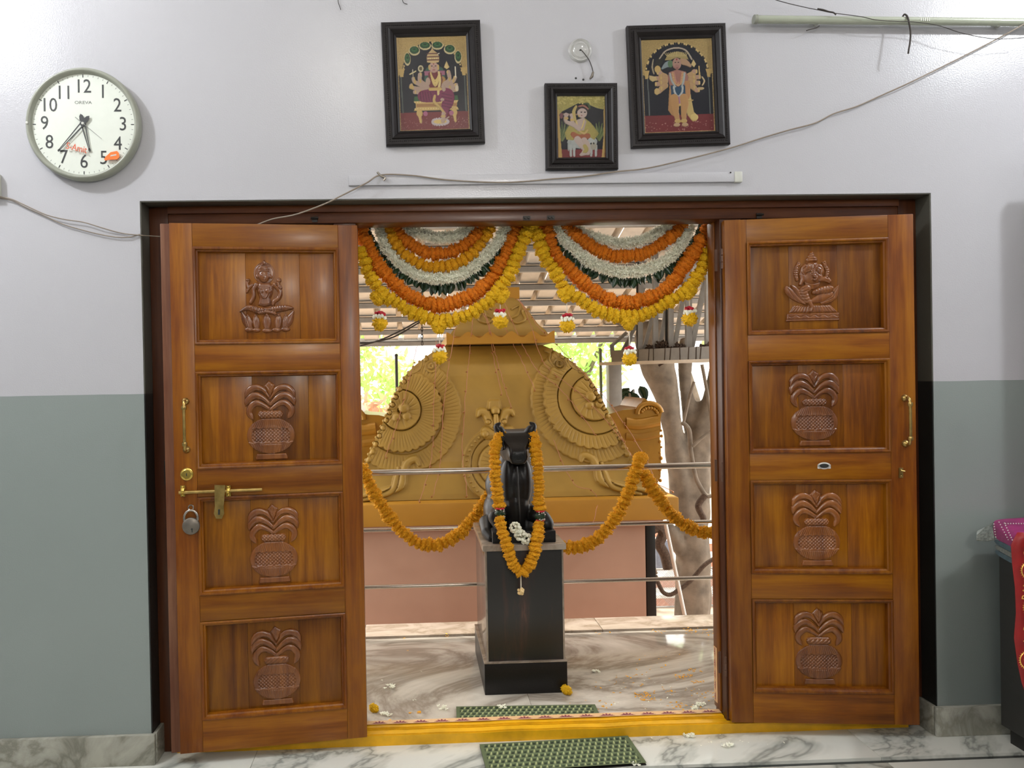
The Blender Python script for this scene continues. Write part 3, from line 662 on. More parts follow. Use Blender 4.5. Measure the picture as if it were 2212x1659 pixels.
pull_handle(DL, (402, 860), (402, 978), 'old brass pull handle')
pull_handle(DR, (1953, 853), (1957, 965), 'worn brass pull handle with flaking finish')
# keyed lock rose
x, z = leaf_local(DL, 404, 1024)
lk = MB().lathe([(0.0, -0.010), (0.016, -0.0095), (0.019, -0.007), (0.0225, -0.006), (0.024, 0.0)], 28, 'y').obj('lock_rose', M['brass_b'], DL[0], 0.5, (x, 0, z))
MB().box((-0.0015, -0.0108, -0.006), (0.0015, -0.010, 0.004)).obj('keyhole', M['ink'], lk)
# sliding bolt with hasp
xa_, za_ = leaf_local(DL, 388, 1063); xb_, zb_ = leaf_local(DL, 567, 1056)
bo = MB().tube([(0, 0, 0), (xb_-xa_, 0, zb_-za_)], 0.0062, 14).obj('bolt', M['brass'], DL[0], 0.8, (xa_, -0.014, za_)); bo['label'] = 'brass sliding bolt'
for px in (396, 494):
    xx, zz = leaf_local(DL, px, 1060)
    MB().box((-0.008, 0.004, -0.020), (0.008, 0.0135, 0.020)).tube([(0, 0.0, 0.0085), (0, -0.004, 0)], 0.008, 8).lathe([(0.0065, -0.005), (0.010, -0.004), (0.010, 0.004), (0.0065, 0.005)], 16, 'x').sphere((0, 0.002, 0.014), 0.005).sphere((0, 0.002, -0.014), 0.005).obj('bolt_bracket', M['brass_b'], bo, 0.8, (xx-xa_, 0, zz-za_))
xx, zz = leaf_local(DL, 477, 1046); x2, z2 = leaf_local(DL, 474, 1118); hl = zz-z2
hp = MB(); ring = []
pts = [(-0.019, 0), (0.019, 0), (0.017, -hl*0.45), (0.015, -hl*0.62), (0.018, -hl*0.85), (0.010, -hl), (-0.010, -hl), (-0.018, -hl*0.85), (-0.015, -hl*0.62), (-0.017, -hl*0.45)]
hp.prism(pts, -0.010, -0.006); hs_ = hp.obj('hasp', M['brass'], bo, 0.5, (xx-xa_, 0, zz-za_), (0, math.radians(3), 0))
MB().tube([(0, -0.0104, -hl*0.72), (0, -0.0104, -hl*0.88)], 0.0035, 8).obj('hasp_slot', M['ink'], hs_)
# padlock hanging from a ring (a thing of its own)
pm = DL[0].matrix_basis
x, z = leaf_local(DL, 414, 1135)
pl = tag(empty('padlock', pm @ Vector((x, -0.010, z)), (0, 0, DL[3])), 'round grey steel padlock hanging on the left door leaf below the bolt', 'padlock')
MB().lathe([(0.0, -0.010), (0.026, -0.0095), (0.030, -0.007), (0.0315, 0.0), (0.030, 0.006), (0.0, 0.007)], 30, 'y').obj('lock_body', M['lockgrey'], pl, 0.6)
MB().tube(catmull([(-0.022, 0, 0.015), (-0.023, 0, 0.036), (-0.014, 0, 0.052), (0, 0, 0.057), (0.014, 0, 0.052), (0.023, 0, 0.036), (0.022, 0, 0.015)], 5), 0.0045, 10).obj('shackle', M['steel'], pl, 0.8)
MB().tube([(0.004, -0.0105, -0.008), (0.005, -0.0105, -0.021)], 0.002, 6).sphere((0.004, -0.010, -0.010), 0.0035, 8, 6, (1, 0.3, 1)).obj('keyhole', M['ink'], pl)
MB().tube([Vector((0.009*math.cos(a*PI/5), 0.002, 0.066+0.010*math.sin(a*PI/5))) for a in range(10)], 0.0026, 6, True).obj('staple_ring', M['steel'], pl, 0.8)
# right leaf fittings
x, z = leaf_local(DR, 1945, 1021)
st = MB().box((-0.007, -0.006, -0.019), (0.007, 0, 0.019)).tube([(-0.003, -0.010, 0.008), (0.010, -0.012, 0.006)], 0.003, 6).sphere((0, -0.006, 0.012), 0.003).sphere((0, -0.006, -0.012), 0.003).obj('bolt_keeper', M['brass'], DR[0], 0.8, (x, 0, z)); st['label'] = 'small brass bolt keeper'
x, z = leaf_local(DR, 1780, 1006)
st = MB(); st.prism([(0.024*math.cos(a/12*PI), 0.013*math.sin(a/12*PI)) for a in range(24)], -0.0012, 0); st.box((-0.024, -0.0012, -0.011), (0.024, 0, 0.004))
st = st.obj('sticker', plain('sticker_silver', (214, 210, 204), 0.35, var=0.03), DR[0], None, (x, 0, z)); st['label'] = 'small silver oval sticker'
MB().prism([(0.017*math.cos(a/12*PI), 0.008*math.sin(a/12*PI)) for a in range(24)], -0.0018, -0.0012).obj('sticker_centre', M['ink'], st)
# hinges at the right mullion, with knuckles
for py in (560, 1020, 1440):
    c = P(1562 if py < 1300 else 1570, py, 0.04); hg = MB()
    for k in range(3): hg.tube([(c.x-0.006, 0.036, c.z-0.036+0.026*k), (c.x-0.006, 0.036, c.z-0.013+0.026*k)], 0.0038, 10)
    hg.box((c.x-0.016, 0.0785, c.z-0.04), (c.x-0.006, 0.0815, c.z+0.044))
    o = hg.obj('hinge', M['hinge'], fr, 0.8); o.location.y -= YF
c = P(360, 1022, 0.06); o = MB().tube([(c.x, 0.07, c.z-0.04), (c.x, 0.07, c.z+0.04)], 0.006, 10).box((c.x-0.014, 0.075, c.z-0.045), (c.x+0.014, 0.081, c.z+0.045)).obj('hinge', M['iron'], fr, 0.8); o.location.y -= YF

# ------------------------------------------------------------------ outside: veranda floor, ledge, ground
GZ = -1.9
YE = 1.24                                   # back edge of the veranda floor
vf = tag(empty('floor_veranda', (0.5, 0.8, 0)), 'polished wavy-veined marble floor of the veranda outside', 'floor', kind='structure')
def vpart(name, lo, hi, mt, bev=0.0005):
    o = bbox(name, lo, hi, M[mt], vf, bev); o.location -= vf.location; return o
jx = PZ(1143, 1510, 0).x
vpart('bed', (-1.6, 0.161, -0.2), (3.6, 1.5, -0.012), 'joint')
for x0, x1 in ((-1.6, jx-0.0008), (jx+0.0008, 3.6)):
    vpart('slab', (x0, 0.162, -0.03), (x1, YE-0.006, 0.0), 'marble_out')
for x0, x1 in ((-1.6, -0.3), (-0.298, 1.0), (1.002, 2.3), (2.302, 3.6)): vpart('edge_slab', (x0, YE, -0.03), (x1, YE+0.20, 0.012), 'ledge', 0.004)
vpart('plinth_wall', (-1.6, 0.3, GZ), (3.6, YE+0.19, -0.032), 'pink')
tag(bbox('ground', (-25, 1.0, GZ-0.1), (25, 40, GZ), M['earth']), 'bright paved ground beyond the veranda', 'ground', kind='structure')
tag(bbox('sun_shade_slab', (-1.6, WT+0.002, 2.72), (3.6, 2.2, 2.84), M['ceil']), 'unseen flat slab added over the veranda to keep sun off the pedestal', 'sun shade', kind='structure')  # added out of view to block the sun from the pedestal

# railing
YR = 1.29
rg = tag(empty('steel_railing', (0.8, YR, 0.012)), 'stainless steel railing of three horizontal pipes along the back of the veranda', 'railing')
def rail(p0, p1, r, name='rail'):
    a = P(*p0, YR); b = P(*p1, YR); z = (a.z+b.z)/2
    o = MB().tube([(-1.5-0.8, 0, 0), (2.7-0.8, 0, 0)], r, 16).obj(name, M['steel'], rg, 0.8, (0, 0, z-0.012)); return z
zt = rail((788, 1023), (1545, 1003), 0.0165, 'handrail'); zm = rail((790, 1146), (1545, 1126), 0.0105); zb = rail((790, 1271), (1550, 1245), 0.0105)
print('rails', zt, zm, zb)
for x in (-1.5, 2.7):
    MB().tube([(x-0.8, 0, 0), (x-0.8, 0, zt-0.012)], 0.019, 16).obj('post', M['steel'], rg, 0.8)

# ------------------------------------------------------------------ pedestal and bull
yp = PZ(1136, 1499, 0).y; DP = 0.52
pd = tag(empty('pedestal', (P(1136, 1499, yp).x, yp+DP/2, 0)), 'square dark granite pedestal with streaked front and pale edges under the bull statue', 'pedestal')
def pbox(name, l, r, zb_, zt_, y0, y1, mt, bev=0.003):
    o = bbox(name, (l, y0, zb_), (r, y1, zt_), M[mt], pd, bev); o.location -= pd.location; return o
z1 = P(1136, 1430, yp).z
a = P(1047, 1465, yp).x; b = P(1226, 1465, yp).x
pbox('base', a, b, 0, z1, yp, yp+DP, 'granite')
a2 = P(1052, 1300, yp).x; b2 = P(1218, 1300, yp).x; z2 = P(1136, 1187, yp+0.02).z; z3 = P(1136, 1176, yp).z
pbox('shaft', a2, b2, z1, z2, yp+0.016, yp+DP-0.02, 'streak', 0.002)
side_m = plain('grey_side_granite', (96, 84, 76), 0.16, var=0.25, scale=6)
pbox('side_slab', a2-0.004, a2, z1, z2, yp+0.017, yp+DP-0.02, 'ledge', 0.001).data.materials[0] = side_m
pbox('edge_trim', a2-0.0045, a2+0.004, z1+0.001, z2, yp+0.0145, yp+0.02, 'ledge', 0.001); pbox('edge_trim', b2-0.003, b2+0.0045, z1+0.001, z2, yp+0.0145, yp+0.02, 'ledge', 0.001)
pbox('top_slab', P(1044, 1180, yp).x-0.004, P(1221, 1180, yp).x+0.004, z2, z3, yp-0.004, yp+DP+0.004, 'ledge', 0.004)
pbox('base_trim', a-0.0015, b+0.0015, z1-0.004, z1+0.001, yp-0.0015, yp+DP, 'ledge', 0.001)
print('pedestal', yp, z1, z2, z3, a, b)

# bull statue: local frame, x right, y back, z up from the slab
sx0 = P(1128, 1176, yp+0.07).x; ZS = z3
ns = tag(empty('bull_statue', (sx0, yp+0.07, ZS)), 'polished black stone seated bull statue facing the doorway on the granite pedestal', 'statue')
def N_(px, py, dy):
    p = P(px, py, yp+0.07+dy); return (p.x-sx0, dy, p.z-ZS)
k = 0.00212
bl = [('e', N_(1114, 1040, 0.10), (0.074, 0.095, 0.120), (0, 0, 0)),            # chest
      ('e', N_(1098, 1040, 0.055), (0.036, 0.045, 0.105), (0.05, 0, 0)), ('e', N_(1133, 1040, 0.055), (0.036, 0.045, 0.105), (0.05, 0, 0)),
      ('c', [(N_(1115, 1085, 0.07), 0.060), (N_(1117, 1120, 0.075), 0.050), (N_(1120, 1150, 0.09), 0.040)]),
      ('c', [(N_(1114, 985, 0.13), 0.070), (N_(1112, 1010, 0.16), 0.085), (N_(1105, 1080, 0.22), 0.12), (N_(1105, 1110, 0.30), 0.125), (N_(1105, 1120, 0.36), 0.10)]),
      ('e', N_(1088, 1050, 0.26), (0.090, 0.14, 0.085), (0.3, 0, 0)),           # hump and back
      ('e', N_(1072, 1105, 0.24), (0.062, 0.14, 0.095), (0.1, 0, 0)),
      ('c', [(N_(1052, 1130, 0.16), 0.040), (N_(1052, 1150, 0.05), 0.028), (N_(1062, 1162, 0.01), 0.022)]),
      ('c', [(N_(1078, 1105, 0.09), 0.038), (N_(1070, 1118, 0.035), 0.034), (N_(1078, 1140, 0.01), 0.024), (N_(1090, 1158, 0.0), 0.020)]),
      ('c', [(N_(1150, 1108, 0.08), 0.040), (N_(1172, 1120, 0.03), 0.038), (N_(1180, 1132, 0.015), 0.036)]),
      ('c', [(N_(1178, 1136, 0.02), 0.034), (N_(1160, 1160, 0.03), 0.026), (N_(1135, 1166, 0.03), 0.020)])]
body = organic('body', bl, M['granite'], ns, 0.0052, 6)
# head: broad flat brow tapering to the muzzle, one closed skin
hd = MB(); hx, hy, hz = N_(1116, 960, 0.02)
secs = [  # (y, z, half width top, half width bottom, z top, z bottom)
    (0.155, 0.066, 0.060, 0.040, -0.045), (0.115, 0.074, 0.075, 0.052, -0.060), (0.07, 0.078, 0.079, 0.050, -0.070), (0.03, 0.074, 0.072, 0.044, -0.074),
    (-0.005, 0.052, 0.048, 0.014, -0.076), (-0.035, 0.037, 0.040, -0.004, -0.078), (-0.058, 0.030, 0.040, -0.018, -0.076), (-0.066, 0.022, 0.030, -0.030, -0.068)]
vs = []; fs = []
for (y, wt, wb, zt_, zb_) in secs:
    vs += [(-wt, y, zt_), (-wt*0.5, y, zt_+0.003), (0, y, zt_+0.002), (wt*0.5, y, zt_+0.003), (wt, y, zt_), (wb*1.02, y, (zt_+zb_)/2), (wb*0.75, y, zb_), (0, y, zb_-0.006), (-wb*0.75, y, zb_), (-wb*1.02, y, (zt_+zb_)/2)]
n = 10
for i in range(len(secs)-1):
    for q in range(n): fs.append((i*n+q, (i+1)*n+q, (i+1)*n+(q+1) % n, i*n+(q+1) % n))
fs.append(tuple(range(n))); fs.append(tuple(range(len(secs)*n-1, (len(secs)-1)*n-1, -1)))
hd.add(vs, fs); me = hd.mesh('head'); bm = bmesh.new(); bm.from_mesh(me); bmesh.ops.recalc_face_normals(bm, faces=bm.faces); bmesh.ops.subdivide_edges(bm, edges=bm.edges[:], cuts=1, use_grid_fill=True, smooth=0.4); bm.to_mesh(me); bm.free(); smooth(me, 0.75)
head = link('head', me, M['granite'], ns, (hx, hy, hz), (math.radians(4), 0, 0))
for s in (-1, 1):
    ear = MB().tube(catmull([(s*0.055, 0.06, 0.02), (s*0.070, 0.05, 0.052), (s*0.082, 0.045, 0.078), (s*0.066, 0.045, 0.094)], 5), [0.024, 0.025, 0.026, 0.026, 0.026, 0.025, 0.024, 0.022, 0.020, 0.018, 0.016, 0.014, 0.011, 0.008, 0.005, 0.003], 12)
    ear.obj('ear', M['granite'], head, 0.9)
    MB().sphere((0, 0, 0), 1, 14, 10, (0.008, 0.02, 0.024)).obj('eye', M['granite'], head, 0.9, (s*0.0735, 0.035, 0.008), (0, s*0.22, 0))
    MB().tube(catmull([(s*0.062, -0.002, 0.030), (s*0.074, 0.03, 0.038), (s*0.079, 0.07, 0.024), (s*0.076, 0.05, -0.022), (s*0.062, 0.0, -0.020), (s*0.062, -0.002, 0.030)], 4), 0.0035, 6).obj('eye_rim', M['granite'], head, 0.9)
    MB().sphere((s*0.020, -0.062, -0.030), 0.007, 10, 8).obj('nostril', M['ink'], head, 0.9)
MB().tube(catmull([(-0.034, -0.050, -0.058), (0, -0.069, -0.060), (0.034, -0.050, -0.058)], 5), 0.002, 6).obj('mouth_line', M['ink'], head)
MB().prism([(-0.003, 0.030), (0.003, 0.030), (0.005, 0.050), (0, 0.044), (-0.005, 0.050)], -0.0002, 0.001).obj('brow_mark', plain('faint_red_paste', (150, 84, 66), 0.7), head, None, (0, 0.008, -0.012), (math.radians(-50), 0, 0))
pl0 = N_(1062, 1170, 0.0)[0]; pr0 = N_(1197, 1170, 0.0)[0]
bbox('plinth', (pl0, -0.045, 0.0005), (pr0, 0.40, 0.052), M['granite'], ns, 0.004)
MB().tube([N_(1117, 1008, -0.012), N_(1119, 1050, -0.030), N_(1122, 1100, -0.018), N_(1124, 1140, 0.0)], 0.0035, 6).obj('dewlap_ridge', M['granite'], ns, 0.9)

# ------------------------------------------------------------------ flowers
def ruffle(seed, squash=0.8, n=4, amp=0.24):
    bm = bmesh.new(); bmesh.ops.create_icosphere(bm, subdivisions=n, radius=1.0)
    off = Vector((seed*7.1, seed*3.3, seed*5.7))
    for v in bm.verts:
        d = v.co.normalized(); q = noise.voronoi(d*6.0+off)[0]
        v.co = d*(1-amp*1.0+amp*1.7*min(1, (q[1]-q[0])*1.8)+0.06*noise.noise(d*9+off)); v.co.z *= squash
    me = bpy.data.meshes.new('marigold'); bm.to_mesh(me); bm.free(); return smooth(me)
MARI = {c: [ruffle(i+11*j) for i in range(4)] for j, c in enumerate(('mari_y', 'mari_y2', 'mari_o'))}
for c, l in MARI.items():
    for me in l: me.materials.append(M[c])
def garland(name, label, pts, step, r, mat, y, group=None, end_obj=None, squash=0.78, jit=0.13, cat='garland', world=None):
    path = world or [P(px, py, y if not isinstance(y, (list, tuple)) else y[i]) for i, (px, py) in enumerate(pts)]
    path = catmull(path, 6); rs = resample(path, step)
    g = tag(empty(name, rs[0]), label, cat, group)
    for i, p in enumerate(rs):
        t = (rs[min(i+1, len(rs)-1)]-rs[max(i-1, 0)]).normalized()
        e = t.to_track_quat('Z', 'Y').to_euler(); rr = r*(1+random.uniform(-jit, jit))
        R = (Euler((random.uniform(-.2, .2), random.uniform(-.2, .2), 0)).to_matrix() @ Euler((0, 0, random.uniform(0, 6.3))).to_matrix()); R = e.to_matrix() @ R
        link('marigold', random.choice(MARI[mat]), None, g, p-rs[0]+Vector((random.uniform(-1, 1), random.uniform(-1, 1), random.uniform(-1, 1)))*r*0.10, R.to_euler(), (rr, rr, rr*squash))
    MB().tube(rs, 0.002, 5).obj('cord', M['string'], g, None, tuple(-rs[0]))
    return g
def blossoms(name, label, pts, rad, y, n, group=None, mat='tube_w', kind='stuff', size=0.0125, flat=0.75, cat='garland'):
    path = resample(catmull([P(px, py, y) for px, py in pts], 6), 0.004); o0 = path[0]; mb = MB()
    for i in range(n):
        c = path[random.randrange(len(path))]; d = Vector((random.gauss(0, 1), random.gauss(0, 1)*flat, random.gauss(0, 1))).normalized()
        p = c-o0+d*rad*random.uniform(0.55, 1.0); s = size*random.uniform(0.6, 1.2); q = (d+Vector((random.uniform(-.8, .8), random.uniform(-.8, .8), random.uniform(-.8, .8)))).normalized()
        u = q.orthogonal().normalized(); v = q.cross(u); k = 4; a0 = random.uniform(0, 6)
        vs = [p-q*s*0.6]; fs = []
        for j in range(k):
            a = a0+2*PI*j/k; vs += [p+(u*math.cos(a)+v*math.sin(a))*s*0.28+q*s*0.1, p+(u*math.cos(a+0.6)+v*math.sin(a+0.6))*s*0.75+q*s*0.75]
        for j in range(k):
            a_, b_, c_ = 1+2*j, 2+2*j, 1+2*((j+1) % k); fs += [(0, a_, c_), (a_, b_, c_)]
        mb.add(vs, fs)
    g = tag(empty(name, o0), label, cat, group)
    o = mb.obj('white_blossoms', M[mat], g, None); o['kind'] = 'stuff'
    MB().tube(path[::4], rad*0.5, 7).obj('garland_core', M[mat], g, 0.9, tuple(-o0))
    return g
def zp(L, ox, oy, s=5.026): return [(ox+x/s, oy+y/s) for x, y in L]
YG = 0.245; PXM = 3.0/1600                    # metres per photo pixel at the door garlands
zl_ = lambda L: zp(L, 770, 470); zr_ = lambda L: zp(L, 1150, 470)
garland('marigold_garland', 'outermost yellow marigold strand of the left festoon in the doorway', zl_([(40, 360), (75, 450), (130, 590), (200, 720), (290, 830), (400, 900), (540, 990), (700, 1070), (870, 1110), (1000, 1110), (1160, 1080), (1290, 1010), (1430, 920), (1530, 800), (1620, 680), (1690, 560), (1730, 440), (1790, 300), (1830, 200), (1880, 110), (1900, 60)]), 0.026, 0.0285, 'mari_y', YG-0.01, 'festoon strands in the doorway')
garland('marigold_garland', 'outermost yellow marigold strand of the right festoon in the doorway', zr_([(20, 90), (60, 200), (100, 340), (150, 460), (220, 560), (290, 660), (350, 780), (480, 860), (590, 940), (700, 1010), (840, 1060), (1000, 1080), (1150, 1070), (1300, 1020), (1450, 930), (1600, 850), (1700, 770), (1770, 680), (1840, 550), (1900, 420), (1950, 330)]), 0.026, 0.0285, 'mari_y', YG-0.01, 'festoon strands in the doorway')
garland('marigold_garland', 'wide orange marigold strand next to the outermost yellow of the left festoon', zl_([(40, 60), (60, 180), (120, 300), (190, 430), (270, 560), (380, 680), (500, 790), (640, 880), (800, 940), (950, 950), (1110, 910), (1260, 840), (1390, 740), (1490, 620), (1570, 500), (1640, 380), (1690, 260), (1740, 130), (1770, 50)]), 0.0175, 0.0305, 'mari_o', YG+0.012, 'festoon strands in the doorway', squash=0.62)
garland('marigold_garland', 'wide orange marigold strand next to the outermost yellow of the right festoon', zr_([(120, 40), (150, 130), (200, 280), (270, 420), (370, 530), (480, 640), (600, 750), (720, 840), (860, 900), (1010, 930), (1160, 910), (1310, 860), (1440, 790), (1540, 680), (1620, 570), (1710, 450), (1790, 330), (1860, 200), (1920, 110)]), 0.0175, 0.0305, 'mari_o', YG+0.012, 'festoon strands in the doorway', squash=0.62)
garland('marigold_garland', 'inner yellow marigold strand between white and orange of the left festoon', zl_([(350, 70), (380, 180), (430, 290), (520, 400), (640, 480), (760, 530), (900, 540), (1030, 520), (1160, 460), (1270, 380), (1360, 270), (1430, 160), (1460, 60)]), 0.024, 0.025, 'mari_y2', YG, 'festoon strands in the doorway')
garland('marigold_garland', 'inner orange marigold strand near the top of the left festoon', zl_([(400, 60), (450, 160), (540, 260), (660, 340), (800, 390), (950, 390), (1090, 350), (1200, 280), (1290, 200), (1370, 110), (1400, 50)]), 0.0165, 0.0275, 'mari_o', YG+0.004, 'festoon strands in the doorway', squash=0.62)
garland('marigold_garland', 'inner orange marigold strand near the top of the right festoon', zr_([(340, 60), (400, 140), (500, 210), (620, 300), (740, 370), (890, 420), (1050, 420), (1200, 390), (1350, 320), (1480, 230), (1590, 130), (1640, 50)]), 0.0165, 0.0275, 'mari_o', YG+0.004, 'festoon strands in the doorway', squash=0.62)
blossoms('white_garland', 'broad white blossom strand in the middle of the left festoon', zl_([(240, 50), (270, 150), (310, 290), (390, 400), (500, 510), (620, 600), (760, 650), (900, 660), (1060, 640), (1200, 580), (1320, 490), (1430, 390), (1520, 280), (1590, 170), (1620, 60)]), 0.0235, YG+0.006, 2300, 'festoon strands in the doorway')
blossoms('white_garland', 'broad white blossom strand in the middle of the right festoon', zr_([(270, 60), (320, 170), (390, 270), (480, 360), (600, 460), (740, 530), (900, 580), (1070, 590), (1230, 560), (1380, 500), (1500, 420), (1590, 320), (1660, 210), (1710, 90)]), 0.0235, YG+0.006, 2300, 'festoon strands in the doorway')
blossoms('white_garland', 'short white blossom strand at the very top of the left festoon', zl_([(520, 60), (620, 150), (730, 190), (900, 220), (1060, 200), (1200, 150), (1300, 70)]), 0.0235, YG+0.008, 1500, 'festoon strands in the doorway')
blossoms('white_garland', 'short white blossom strand at the very top of the right festoon', zr_([(430, 70), (520, 150), (640, 200), (770, 240), (930, 275), (1100, 265), (1260, 215), (1400, 140), (1500, 60)]), 0.0195, YG+0.008, 1500, 'festoon strands in the doorway')
# leaf strands
def leaf_mesh(seed):
    rr = random.Random(seed); vs = []; fs = []; L = 1.0; n = 7; cu = rr.uniform(0.05, 0.3)
    for i in range(n):
        t = i/(n-1); wd = 0.30*math.sin(PI*(t**0.75))**0.85; yy = cu*math.sin(t*PI)*0.5; zz = -t*L
        vs += [(-wd, yy+0.06*wd/0.3, zz), (0, yy-0.02, zz), (wd, yy+0.06*wd/0.3, zz)]
    for i in range(n-1):
        a = 3*i; fs += [(a, a+3, a+4, a+1), (a+1, a+4, a+5, a+2)]
    me = bpy.data.meshes.new('leaf'); me.from_pydata(vs, [], fs); me.update(); smooth(me)
    o = bpy.data.objects.new('t', me); COL.objects.link(o); md = o.modifiers.new('s', 'SOLIDIFY'); md.thickness = 0.02
    dg = bpy.context.evaluated_depsgraph_get(); dg.update(); r = bpy.data.meshes.new_from_object(o.evaluated_get(dg)); bpy.data.objects.remove(o); r.materials.append(M['leaf']); return r
LEAF = [leaf_mesh(i) for i in range(4)]
def leaves(name, label, pts, y, step, ln, group=None):
    rs = resample(catmull([P(px, py, y) for px, py in pts], 6), step); g = tag(empty(name, rs[0]), label, 'garland', group); MB().tube(rs, 0.002, 5).obj('cord', M['leaf'], g, None, tuple(-rs[0]))
    for i, p in enumerate(rs):
        t = (rs[min(i+1, len(rs)-1)]-rs[max(i-1, 0)]).normalized(); a = math.atan2(t.z, t.x)
        nn = Vector((t.z, 0, -t.x)); nn = nn if nn.z < 0.3 else nn
        ang = math.atan2(nn.x, -nn.z)*0.75+random.uniform(-.45, .45); s = ln*random.uniform(0.75, 1.15)
        link('leaf', random.choice(LEAF), None, g, p-rs[0]+Vector((0, random.uniform(-.012, .01), 0.012)), (random.uniform(-.3, .3), -ang, random.uniform(-.9, .9)), (s, s, s))
    return g
leaves('leaf_garland', 'dark green leaf strand hanging below the white strand of the left festoon', zl_([(110, 90), (160, 170), (215, 270), (290, 380), (370, 490), (470, 590), (590, 670), (720, 720), (870, 740), (1020, 735), (1170, 690), (1300, 600), (1410, 500), (1500, 410), (1570, 300), (1630, 190), (1660, 90)]), YG+0.022, 0.014, 0.048, 'festoon strands in the doorway')
leaves('leaf_garland', 'dark green leaf strand hanging below the white strand of the right festoon', zr_([(170, 80), (210, 160), (270, 260), (360, 360), (480, 470), (620, 570), (780, 640), (940, 670), (1100, 675), (1250, 650), (1400, 580), (1530, 480), (1640, 370), (1730, 250), (1800, 130), (1840, 70)]), YG+0.022, 0.014, 0.048, 'festoon strands in the doorway')
# knots of marigold and the hanging tassels
def tassel(px, y0, y1, label, red=True, kx=None):
    """string from y0 to the blossom whose bottom is at y1 (photo pixels)"""
    top = P(px, y0, YG-0.012); bot = P(px, y1, YG-0.012)
    g = tag(empty('flower_tassel', top), label, 'tassel', 'blossom tassels hanging from the festoons'); L = top.z-bot.z
    MB().tube([(0, 0, 0.01), (0.001, 0, -L+0.055)], 0.0022, 6).obj('string', M['string'], g, 0.9)
    link('marigold', random.choice(MARI['mari_y']), None, g, (0, 0, -L+0.024), (0.2, 0.1, random.random()*6), (0.030, 0.030, 0.038))
    mb = MB()
    for i in range(26):
        a = i*2.4; r_ = 0.012+0.012*random.random(); p = Vector((r_*math.cos(a), r_*math.sin(a), -L+0.050+random.uniform(-.006, .006)))
        mb.sphere(p, 0.0065*random.uniform(.7, 1.2), 6, 5, (1, 1, 1.2))
    mb.obj('white_blossoms', M['tube_w'], g, 0.9)
    mb = MB()
    for i in range(16):
        a = i*2.4; r_ = 0.004+0.013*random.random(); p = Vector((r_*math.cos(a), r_*math.sin(a), -L+0.064+random.uniform(-.004, .006)))
        mb.sphere(p, 0.0072*random.uniform(.7, 1.2), 6, 5, (1.2, 1, 0.8))
    mb.obj('red_blossoms', M['rose'], g, 0.9); return g
for px, a_, b_, lab in ((820, 652, 712, 'blossom tassel hanging from the left side of the left festoon'), (949, 718, 783, 'blossom tassel hanging from the lowest point of the left festoon'), (1080, 650, 707, 'blossom tassel hanging from the right side of the left festoon'),
                        (1224, 648, 716, 'blossom tassel hanging from the left side of the right festoon'), (1359, 712, 787, 'blossom tassel hanging from the lowest point of the right festoon'), (1489, 642, 701, 'blossom tassel hanging from the right side of the right festoon')):
    tassel(px, a_, b_, lab)
for k_, (px, py, lab) in enumerate(((818, 645, 'yellow marigold knot on the left side of the left festoon'), (948, 706, 'yellow marigold knot at the lowest point of the left festoon'), (1082, 640, 'yellow marigold knot on the right side of the left festoon'),
                     (1222, 638, 'yellow marigold knot on the left side of the right festoon'), (1358, 698, 'yellow marigold knot at the lowest point of the right festoon'), (1487, 632, 'yellow marigold knot on the right side of the right festoon'))):
    c = P(px, py, YG-0.018); g = tag(empty('marigold_knot', c), lab, 'marigold', 'marigold knots on the festoons')
    for dx, dz in ((0, -0.008), (0.013, 0.008), (-0.012, 0.009)):
        link('marigold', random.choice(MARI['mari_y']), None, g, (dx, 0, dz), (random.random()*3, random.random()*3, 0), (0.023, 0.023, 0.028))
# garlands on the railing
yg = YR-0.035
garland('marigold_garland', 'marigold garland sagging from the handrail left of the bull', [(782, 1012), (795, 1040), (812, 1072), (835, 1108), (860, 1140), (888, 1165), (922, 1178), (955, 1174), (985, 1158), (1012, 1132), (1032, 1108), (1050, 1080), (1072, 1045), (1088, 1016)], 0.030, 0.036, 'mari_y2', yg-0.06)
garland('marigold_garland', 'marigold garland rising from behind the pedestal to a peak over the handrail', [(1098, 1014), (1112, 1060), (1135, 1110), (1165, 1150), (1200, 1176), (1235, 1184), (1268, 1176), (1300, 1156), (1325, 1126), (1345, 1090), (1360, 1055), (1372, 1020), (1380, 997), (1384, 990)], 0.030, 0.036, 'mari_y2', [yg-0.02]*12+[yg-0.015, YR+0.01])
garland('marigold_garland', 'marigold garland falling from the handrail towards the right door jamb', [(1392, 1022), (1404, 1045), (1424, 1078), (1450, 1110), (1478, 1133), (1508, 1147), (1545, 1151), (1580, 1140)], 0.030, 0.036, 'mari_y2', yg-0.01)
# garland on the bull: hangs from the neck on both sides and meets below
yb_ = yp-0.0
gy = lambda d: yp+d
gl = [(1084, 938, .14), (1074, 952, .10), (1069, 975, .05), (1069, 1005, .03), (1071, 1040, .025), (1075, 1070, .02), (1079, 1092, .02)]
g1 = [P(px, py, yp+d) for px, py, d in gl]; g2 = [P(px, py, yp+d) for px, py, d in [(1078, 1122, .0), (1086, 1150, -.02), (1096, 1180, -.035), (1106, 1210, -.035), (1114, 1226, -.035), (1123, 1236, -.035)]]
g3 = [P(px, py, yp+d) for px, py, d in [(1148, 935, .14), (1154, 952, .10), (1158, 980, .05), (1162, 1015, .03), (1164, 1050, .025), (1164, 1080, .02), (1165, 1096, .02)]]
g4 = [P(px, py, yp+d) for px, py, d in [(1164, 1130, .0), (1163, 1150, -.02), (1158, 1178, -.035), (1150, 1205, -.035), (1140, 1226, -.035), (1132, 1236, -.035)]]
